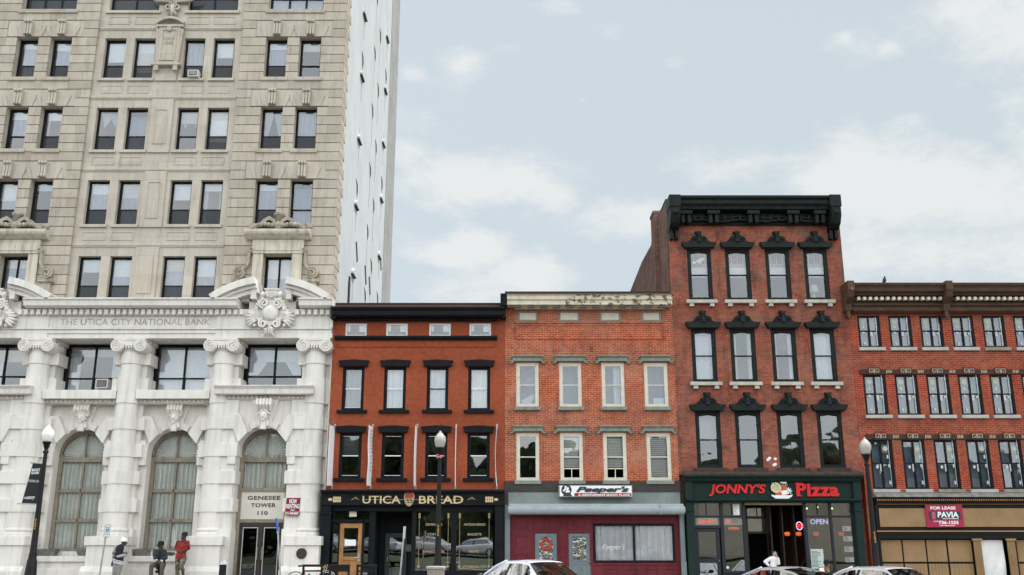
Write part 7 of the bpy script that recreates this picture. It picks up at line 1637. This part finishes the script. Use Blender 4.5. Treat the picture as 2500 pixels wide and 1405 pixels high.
def hand(g, w, d, up, curl=.6, s=1):
    w, d, up = Vector(w), Vector(d).normalized(), Vector(up).normalized(); sd = d.cross(up).normalized() * s; up = sd.cross(d).normalized() * s
    limb(g, [w, w + d * .04, w + d * .085], [.026, .034, .034])
    for k in range(4):
        b = w + d * .085 + sd * (-.03 + .02 * k); l = (.07, .08, .075, .058)[k]; c = curl
        p1 = b + d * l * .45 - up * l * .1 * c; p2 = p1 + d * l * .3 * (1 - c * .6) - up * l * .3 * c; p3 = p2 + d * l * .2 * (1 - c) - up * l * .3 * c
        limb(g, [b, p1, p2, p3], [.0105, .0098, .009, .008], 7)
    t0 = w + d * .03 - sd * .03; limb(g, [t0, t0 + d * .035 - sd * .025 - up * .01, t0 + d * .065 - sd * .022 - up * .025], [.014, .012, .0095], 7)
def head(g, c, face, r=.098):
    """skull, jaw, brow, nose, lips, chin and ears; face = direction the person looks"""
    c = Vector(c); f = Vector(face).normalized(); u = Vector((0, 0, 1)); u = (u - f * u.dot(f)).normalized(); s = f.cross(u)
    E = lambda a, b, d, rad: g.ell(c + f * a + s * b + u * d, rad, 10, 8)
    g.ell(c + u * .025 - f * .012, (.078, .092, .092), 14, 10); E(.02, 0, -.045, (.062, .064, .07)); E(.045, 0, -.095, (.036, .034, .026)); E(.078, 0, .035, (.02, .045, .012))
    limb(g, [c + f * .085 + u * .025, c + f * .112 - u * .018], [.009, .016], 7); E(.086, .0, -.052, (.014, .024, .007)); E(.084, 0, -.064, (.014, .02, .007))
    for q in (-1, 1): E(.0, q * .082, -.005, (.016, .012, .03)); E(.062, q * .045, -.02, (.022, .02, .02)); E(.082, q * .034, .012, (.008, .013, .008))
    limb(g, [c - f * .015 - u * .06, c - f * .03 - u * .15], [.052, .058])
    return f, u, s
SKIN_D = plain('dark brown skin', (.062, .032, .020), .55, .1, 8, .05); SKIN_M = plain('medium skin', (.35, .19, .13), .5, .08, 8, .05); SKIN_L = plain('light skin', (.45, .28, .21), .5, .08, 8, .05)
HAIR = plain('black hair', (.012, .010, .009), .5, .3, 40, .4); M_NAVY = plain('navy wool', (.014, .017, .028), .9, .2, 20, .2); M_SLV = plain('grey sleeve leather', (.32, .30, .27), .6, .12, 12, .1); M_GTR = plain('grey trousers', (.22, .205, .20), .9, .12, 10, .15)
M_REDJ = plain('red jacket nylon', (.24, .009, .011), .5, .12, 9, .12); M_BLKC = plain('black cloth', (.012, .012, .014), .9, .25, 12, .2); M_DENIM = plain('dark denim jacket', (.026, .032, .042), .9, .25, 12, .2); M_OLIVE = plain('olive grey trousers', (.085, .078, .062), .9, .2, 10, .2); M_WHT = plain('white cotton', (.74, .74, .76), .85, .05, 10, .1); M_SHOE = plain('dark shoe leather', (.03, .025, .022), .6, .2)
def camo():
    m, t, b = nt('camouflage cloth'); tc = node(t, 'ShaderNodeTexCoord'); n = node(t, 'ShaderNodeTexNoise', i_Scale=14.0, i_Detail=2.0); t.links.new(tc.outputs['Object'], n.inputs['Vector'])
    r = node(t, 'ShaderNodeValToRGB'); r.color_ramp.interpolation = 'CONSTANT'; e = r.color_ramp.elements; e[0].color = (.02, .02, .015, 1); e[1].position = .42; e[1].color = (.09, .085, .055, 1)
    q = e.new(.5); q.color = (.20, .175, .12, 1); q = e.new(.6); q.color = (.05, .055, .035, 1); t.links.new(n.outputs['Fac'], r.inputs[0]); t.links.new(r.outputs[0], b.inputs['Base Color']); b.inputs['Roughness'].default_value = .9; return m
def shoe(g, ankle, d, L=.27):
    a = Vector(ankle); d = Vector(d).normalized(); limb(g, [a + Vector((0, 0, -.01)), a - d * .04 + Vector((0, 0, -.06)), a + d * (L * .45) + Vector((0, 0, -.06)), a + d * (L * .68) + Vector((0, 0, -.068))], [.05, .045, .045, .034])
def person(label, H, A, L, face, skin, ground, torso, hands, top_mat, leg_mat, sleeve=None, group=None, feet=None, footdir=(0, -1, 0), hem=.12, fat=1.0):
    """H head centre, A two arms [shoulder, elbow, wrist], L two legs [hip, knee, ankle], torso [chest, waist, pelvis]"""
    t = thing('person', (torso[2][0], torso[2][1], ground), label, 'person', group)
    g = G(); head(g, H, face)
    nk = Vector(H) + Vector((0, 0, -.13)); limb(g, [nk, Vector(torso[0]) + Vector((0, 0, .12))], [.055, .06])
    cw = .12 * fat
    for p, r in zip(torso, ((.17, .115, .17), (.15, .11, .15), (.165, .12, .13))): g.ell(p, tuple(q * fat for q in r), 14, 10)
    limb(g, torso, [.12 * fat, .115 * fat, .125 * fat])
    for a, (hd_, up_, cu, sg_) in zip(A, hands):
        limb(g, [Vector(torso[0]) + Vector((0, 0, .08)), a[0]], [.08, .062]); limb(g, a, [.058, .044, .029]); hand(g, a[2], hd_, up_, cu, sg_)
    for l in L: limb(g, [torso[2], l[0]], [.11, .09]); limb(g, l, [.088, .058, .04])
    fd = feet or [footdir, footdir]
    for l, d in zip(L, fd): shoe(g, l[2], d, .25)
    body = remesh(g, 'body', skin, t, .0075, 2)
    # clothes follow the limbs a little larger
    g = G()
    for p, r in zip(torso, ((.19, .135, .17), (.175, .135, .16), (.185, .14, hem))): g.ell(p, tuple(q * fat for q in r), 14, 10)
    limb(g, torso, [.14 * fat, .14 * fat, .145 * fat])
    if not sleeve:
        for a in A: limb(g, [Vector(torso[0]) + Vector((0, 0, .075)), a[0]], [.09, .078]); limb(g, [a[0], a[1], Vector(a[1]).lerp(Vector(a[2]), .92)], [.077, .062, .044])
    else:
        for a in A: limb(g, [Vector(torso[0]) + Vector((0, 0, .075)), Vector(torso[0]).lerp(Vector(a[0]), .75)], [.09, .085])
    jk = remesh(g, 'jacket' if top_mat is not M_WHT else 'top', top_mat, t, .012, 4)
    if sleeve:
        g = G()
        for a in A: limb(g, [Vector(torso[0]).lerp(Vector(a[0]), .8), a[0], a[1], Vector(a[1]).lerp(Vector(a[2]), .92)], [.08, .08, .064, .045])
        remesh(g, 'sleeve', sleeve, jk, .011, 3)
    g = G(); g.ell(Vector(torso[2]) + Vector((0, 0, -.03)), (.175 * fat, .13 * fat, .12), 12, 9)
    for l in L: limb(g, [Vector(torso[2]) + Vector((0, 0, -.05)), l[0]], [.11, .108]); limb(g, [l[0], l[1], Vector(l[1]).lerp(Vector(l[2]), .93)], [.108, .078, .066])
    remesh(g, 'trousers', leg_mat, t, .012, 3)
    for l, d in zip(L, fd): g = G(); shoe(g, l[2], d); remesh(g, 'shoe', M_SHOE, t, .011, 3)
    return t
def cap(g, c, face, r=.108, brim=.07, bucket=False):
    c = Vector(c); f = Vector(face).normalized()
    g.lathe(c.x, c.y, [(r + (.05 if bucket else .0), c.z + .0), (r + .002, c.z + .04), (r - .004, c.z + .1), (r * .7, c.z + .135), (.01, c.z + .145)], 18)
    if not bucket and brim: g.tube([c + f * .07 + Vector((0, 0, .03)), c + f * (r + brim) + Vector((0, 0, .012))], [.075, .06], 10, .16)

def Q(ox, oy, k, zx, zy, y): px, py = ox + zx / k, oy + zy / k; return Vector((hx(px, py, y), y, hz(py, y)))
# man with the white bucket hat, seen from behind
q = lambda x, y, d=0: Q(220, 1250, 8.333, x, y, 34.8 + d)
gz = zwalk(-13.4, 34.8); kn = lambda v, z: Vector((v.x, v.y, z))
Hc = q(690, 628); fc = (.75, .6, -.05)
T = [q(625, 760), q(605, 890), q(575, 1000)]
A = [[q(535, 725), q(485, 870, .02), q(468, 995, -.04)], [q(705, 735), q(712, 880, -.05), q(545, 915, -.2)]]
a1, a2 = q(478, 1440, .06), q(560, 1440, -.05); a1.z = gz + .1; a2.z = gz + .1
Lg = [[q(525, 1040), q(500, 1210, -.04), a1], [q(615, 1050), q(580, 1220, -.02), a2]]
t = person('white hatted person in navy and grey varsity jacket, seen from behind with arms back', Hc, A, Lg, fc, SKIN_D, gz, T, [((-.1, 0, -1), (0, -1, 0), .7, 1), ((-1, -.1, -.1), (0, -1, 0), .6, 1)], M_NAVY, M_GTR, M_SLV, feet=[(.6, .7, 0), (.7, .6, 0)], hem=.12)
g = G(); cap(g, Hc + Vector((0, 0, .035)), fc, .112, 0, True); g.build('hat', M_WHT, t, True)
g = G(); pel = T[2] + Vector((0, 0, -.06)); 
for z in (-.02, .025, .07): g.lathe(0, 0, [(.182, z), (.187, z + .012), (.182, z + .024)], 20)
g.v = [(pel.x + p[0] * 1.0, pel.y + p[1] * .76, pel.z + p[2] + p[0] * -.25) for p in g.v]; g.build('hem_stripe', M_WHT, t, True)
g = G()
for a in A:
    for u in (.72, .86): p = Vector(a[0]).lerp(Vector(a[1]), u); d = (Vector(a[1]) - Vector(a[0])).normalized(); g.tube([p - d * .009, p + d * .009], .075, 12)
g.build('sleeve_stripe', M_NAVY, t)
ph = A[0][2] + Vector((-.015, -.02, -.12)); t = thing('mobile_phone', ph, 'dark mobile phone held low by the white hatted person', 'phone'); g = G().box(ph.x - .03, ph.x + .03, ph.y - .01, ph.y, ph.z - .07, ph.z + .07); g.build('case', M_BLKC, t, bevel=.006); G().box(ph.x - .026, ph.x + .026, ph.y - .0115, ph.y - .0101, ph.z - .06, ph.z + .06).build('screen', M_CHR if False else plain('phone screen', (.02, .02, .025), .1, .1), t)
# seated man
q = lambda x, y, d=0: Q(220, 1250, 8.333, x, y, 35.25 + d)
gz = zwalk(-12.4, 35); Hc = q(1440, 700, -.05); fc = (-.75, -.62, -.1)
T = [q(1440, 850), q(1440, 950), q(1430, 1050)]
A = [[q(1355, 815), q(1315, 930, -.06), q(1355, 1005, -.3)], [q(1520, 815), q(1545, 935, -.06), q(1440, 1015, -.3)]]
Lg = [[q(1385, 1075), q(1250, 1095, -.42), kn(q(1235, 1400, -.38), gz + .1)], [q(1480, 1080), q(1465, 1095, -.45), kn(q(1455, 1400, -.42), gz + .1)]]
t = person('seated person in dark cap, sunglasses and dark jacket with hands clasped between knees', Hc, A, Lg, fc, SKIN_D, gz, T, [((.8, -.3, -.4), (0, -.5, 1), .6, 1), ((-.8, -.3, -.4), (0, -.5, 1), .6, 1)], M_DENIM, M_OLIVE, feet=[(-.35, -1, 0), (-.1, -1, 0)], hem=.2)
g = G(); cap(g, Hc + Vector((0, 0, .04)), fc, .106, .075); g.build('cap', M_BLKC, t, True)
g = G(); f = Vector(fc).normalized(); s = f.cross(Vector((0, 0, 1))).normalized(); [g.ell(Hc + f * .095 + s * k * .034 + Vector((0, 0, .012)), (.028, .02, .02), 8, 6) for k in (-1, 1)]; g.build('sunglasses', M_TRIM, t, True)
g = G(); g.ell(T[0] + Vector((0, -.12, -.03)), (.06, .045, .16), 10, 8); g.build('shirt', M_BLKC, t, True)
g = G()
for a in A: p = Vector(a[1]).lerp(Vector(a[2]), .9); d = (Vector(a[2]) - Vector(a[1])).normalized(); g.tube([p - d * .02, p + d * .025], .05, 12)
g.build('cuff', plain('white shirt cuff', (.7, .74, .85), .8, .05), t)
xs0 = T[2].x; zz = T[2].z - .13; t = thing('standpipe', (xs0, 35.25, gz), 'dark standpipe fitting the capped person sits on at the wall', 'standpipe'); G().lathe(xs0, 35.3, [(.12, gz), (.07, gz + .05), (.06, zz - .1), (.15, zz - .06), (.15, zz)], 16).build('pipe', M_IRON, t, 'auto')
g = G(); [g.tube([(xs0, 35.3, zz - .12), (xs0 + s_ * .12, 35.2, zz - .16)], .05, 10) for s_ in (-1, 1)]; g.build('outlet', M_IRON, t)
# man in red
q = lambda x, y, d=0: Q(220, 1250, 8.333, x, y, 35.0 + d)
gz = zwalk(-11.7, 35); Hc = q(1915, 500); fc = (-.9, -.3, .0)
T = [q(1885, 690), q(1865, 800), q(1845, 900)]
A = [[q(1790, 625), q(1745, 735, -.05), q(1800, 790, -.24)], [q(1985, 625), q(2000, 745, .0), q(1880, 790, -.25)]]
Lg = [[q(1790, 950), q(1775, 1130, -.1), kn(q(1790, 1350, 0), gz + .1)], [q(1905, 950), q(1850, 1130, -.3), q(1895, 1195, .12)]]
t = person('person in red jacket, dark beanie and camouflage trousers leaning on the pedestal', Hc, A, Lg, fc, SKIN_D, gz, T, [((.8, -.2, -.5), (0, -1, .3), .6, 1), ((-.8, -.2, -.5), (0, -1, .3), .6, 1)], M_REDJ, camo(), feet=[(-.4, -1, 0), (.3, -.5, -.9)], hem=.2, fat=1.05)
g = G(); c = Hc + Vector((.012, .005, .03)); g.lathe(c.x, c.y, [(.108, c.z), (.112, c.z + .02), (.108, c.z + .07), (.07, c.z + .115), (.01, c.z + .13)], 16); g.build('beanie', M_BLKC, t, True)
g = G(); g.tube([q(1770, 620, -.16), q(1850, 600, -.17), q(1930, 615, -.16), q(1975, 640, -.1)], .02, 8, .6); g.tube([q(1985, 690, -.1), q(2005, 745, -.08), q(1985, 775, -.12), q(1900, 780, -.29)], .018, 8); g.tube([q(1772, 620, -.15), q(1735, 720, -.13), q(1775, 770, -.2)], .012, 8); g.build('jacket_stripe', M_BLKC, t, True)
g = G(); f = Vector(fc).normalized(); s_ = f.cross(Vector((0, 0, 1))); g.ell(Hc + f * .05 + Vector((0, 0, -.085)), (.06, .055, .045), 10, 8); g.build('beard', HAIR, t, True)
# woman on the phone in the shop doorway
q = lambda x, y, d=0: Q(1800, 1320, 6.25, x, y, 35.6 + d)
gz = zwalk(9.4, 35.6); Hc = q(566, 208); fc = (.62, -.75, -.05)
T = [q(560, 305), q(556, 365), kn(q(552, 430), gz + .98)]
A = [[q(508, 280), q(425, 325, .02), q(482, 385, -.02)], [q(612, 285), q(630, 350, -.12), q(612, 262, -.2)]]
Lg = [[kn(q(520, 450), gz + .9), kn(q(515, 500), gz + .5), kn(q(510, 560), gz + .1)], [kn(q(585, 450), gz + .9), kn(q(590, 500), gz + .5), kn(q(595, 560), gz + .1)]]
for l in Lg: l[0].x = T[2].x + (l[0].x - T[2].x) * .8
t = person('person in white top with hand on hip talking on a phone', Hc, A, Lg, fc, SKIN_L, gz, T, [((.8, -.3, -.5), (0, -1, .3), .4, 1), ((-.15, -.1, 1), (.9, -.3, 0), .7, 1)], M_WHT, M_BLKC, feet=[(.3, -1, 0), (.5, -1, 0)], hem=.13, fat=.78)
g = G(); g.ell(Hc + Vector((-.022, .022, .05)), (.094, .096, .086), 14, 10); g.ell(Hc + Vector((-.05, .07, .1)), .05, 10, 8); g.build('hair', HAIR, t, True)
ph = A[1][2] + Vector((-.0, -.03, .12)); t = thing('mobile_phone', ph, 'black mobile phone held to the ear of the person in white', 'phone'); G().box(ph.x - .008, ph.x + .008, ph.y - .035, ph.y + .035, ph.z - .07, ph.z + .07).build('case', M_BLKC, t, bevel=.005); G().box(ph.x - .0095, ph.x - .0081, ph.y - .03, ph.y + .03, ph.z - .06, ph.z + .06).build('screen', MATS['phone screen'], t)
# person seated behind the pavement board
q = lambda x, y, d=0: Q(1800, 1320, 6.25, x, y, 35.3 + d)
gz = zwalk(10.9, 35.3); Hc = q(1366, 378); fc = (-.4, -.9, -.1)
T = [kn(q(1395, 480), Hc.z - .38), kn(q(1400, 560), Hc.z - .55), kn(q(1400, 600), Hc.z - .72)]
sh = Hc.z - .27
A = [[kn(q(1335, 450), sh), kn(q(1310, 500, -.05), sh - .25), kn(q(1345, 560, -.3), sh - .38)], [kn(q(1450, 450), sh), kn(q(1490, 500, -.05), sh - .25), kn(q(1440, 560, -.3), sh - .38)]]
Lg = [[kn(q(1360, 0), T[2].z - .03), kn(q(1340, 0, -.42), T[2].z), kn(q(1340, 0, -.4), gz + .1)], [kn(q(1440, 0), T[2].z - .03), kn(q(1470, 0, -.42), T[2].z), kn(q(1470, 0, -.4), gz + .1)]]
for l in Lg:
    for i, xx_ in enumerate((0, 0, 0)): l[i].x = T[2].x + (-.1 if l is Lg[0] else .1)
t = person('seated person in dark clothes, cap and sunglasses behind the pavement board', Hc, A, Lg, fc, SKIN_M, gz, T, [((.6, -.6, -.3), (0, -.3, 1), .5, 1), ((-.6, -.6, -.3), (0, -.3, 1), .5, 1)], M_BLKC, M_BLKC, hem=.14)
g = G(); cap(g, Hc + Vector((0, 0, .04)), fc, .106, .07); g.build('cap', M_BLKC, t, True)
g = G(); f = Vector(fc).normalized(); s_ = f.cross(Vector((0, 0, 1))).normalized(); [g.ell(Hc + f * .097 + s_ * k * .034 + Vector((0, 0, .012)), (.03, .02, .022), 8, 6) for k in (-1, 1)]; g.build('sunglasses', M_TRIM, t, True)
c = T[2]; t = thing('cafe_chair', (c.x, 35.35, gz), 'dark metal chair under the person behind the pavement board', 'chair'); zs_ = c.z - .12
G().box(c.x - .2, c.x + .2, 35.15, 35.55, zs_ - .03, zs_).build('seat', M_IRON, t, bevel=.01); G().box(c.x - .2, c.x + .2, 35.53, 35.56, zs_ + .2, zs_ + .45).build('backrest', M_IRON, t, bevel=.01)
for sx in (-.18, .18):
    for sy in (35.17, 35.54): G().tube([(c.x + sx, sy, gz), (c.x + sx, sy, zs_ + (.44 if sy > 35.3 else -.03))], .014, 8).build('leg', M_IRON, t)
# pavement board
yq = 34.4; gz = zwalk(10.5, yq); xa, xb = hx(1998.5, 1395, yq), hx(2014, 1395, yq); zt = hz(1385, yq)
t = thing('pavement_board', ((xa + xb) / 2, yq, gz), 'small wooden framed white A board on the pavement outside the pizza shop', 'sign'); M_WOODF = plain('raw wood frame', (.35, .2, .09), .6, .2, 8)
def leanq(y0, y1): return lambda x, z: (x, y0 + (y1 - y0) * (z - gz) / (zt - gz), z)
for nm, y0, sx in (('front_panel', yq - .28, 0), ('rear_panel', yq + .28, .14)):
    m_ = leanq(y0, yq); g = G()
    for u0, u1, v0, v1 in ((xa, xa + .03, gz, zt), (xb - .03, xb, gz, zt), (xa + .03, xb - .03, zt - .03, zt), (xa + .03, xb - .03, gz + .15, gz + .18)):
        g.add([m_(u, v) for u, v in ((u0, v0), (u1, v0), (u1, v1), (u0, v1))] + [tuple(Vector(m_(u, v)) + Vector((0, .02, 0))) for u, v in ((u0, v0), (u1, v0), (u1, v1), (u0, v1))], [(0, 1, 2, 3), (7, 6, 5, 4), (0, 4, 5, 1), (1, 5, 6, 2), (2, 6, 7, 3), (3, 7, 4, 0)])
    g.v = [(x + sx * (1 - (z - gz) / (zt - gz)), y, z) for x, y, z in g.v]; f_ = g.build(nm, M_WOODF, t)
    g = G().quad(*[m_(u, v) for u, v in ((xa + .03, gz + .18), (xb - .03, gz + .18), (xb - .03, zt - .03), (xa + .03, zt - .03))]); g.v = [(x + sx * (1 - (z - gz) / (zt - gz)), y + .008, z) for x, y, z in g.v]; g.build('board', M_SGNW, f_)
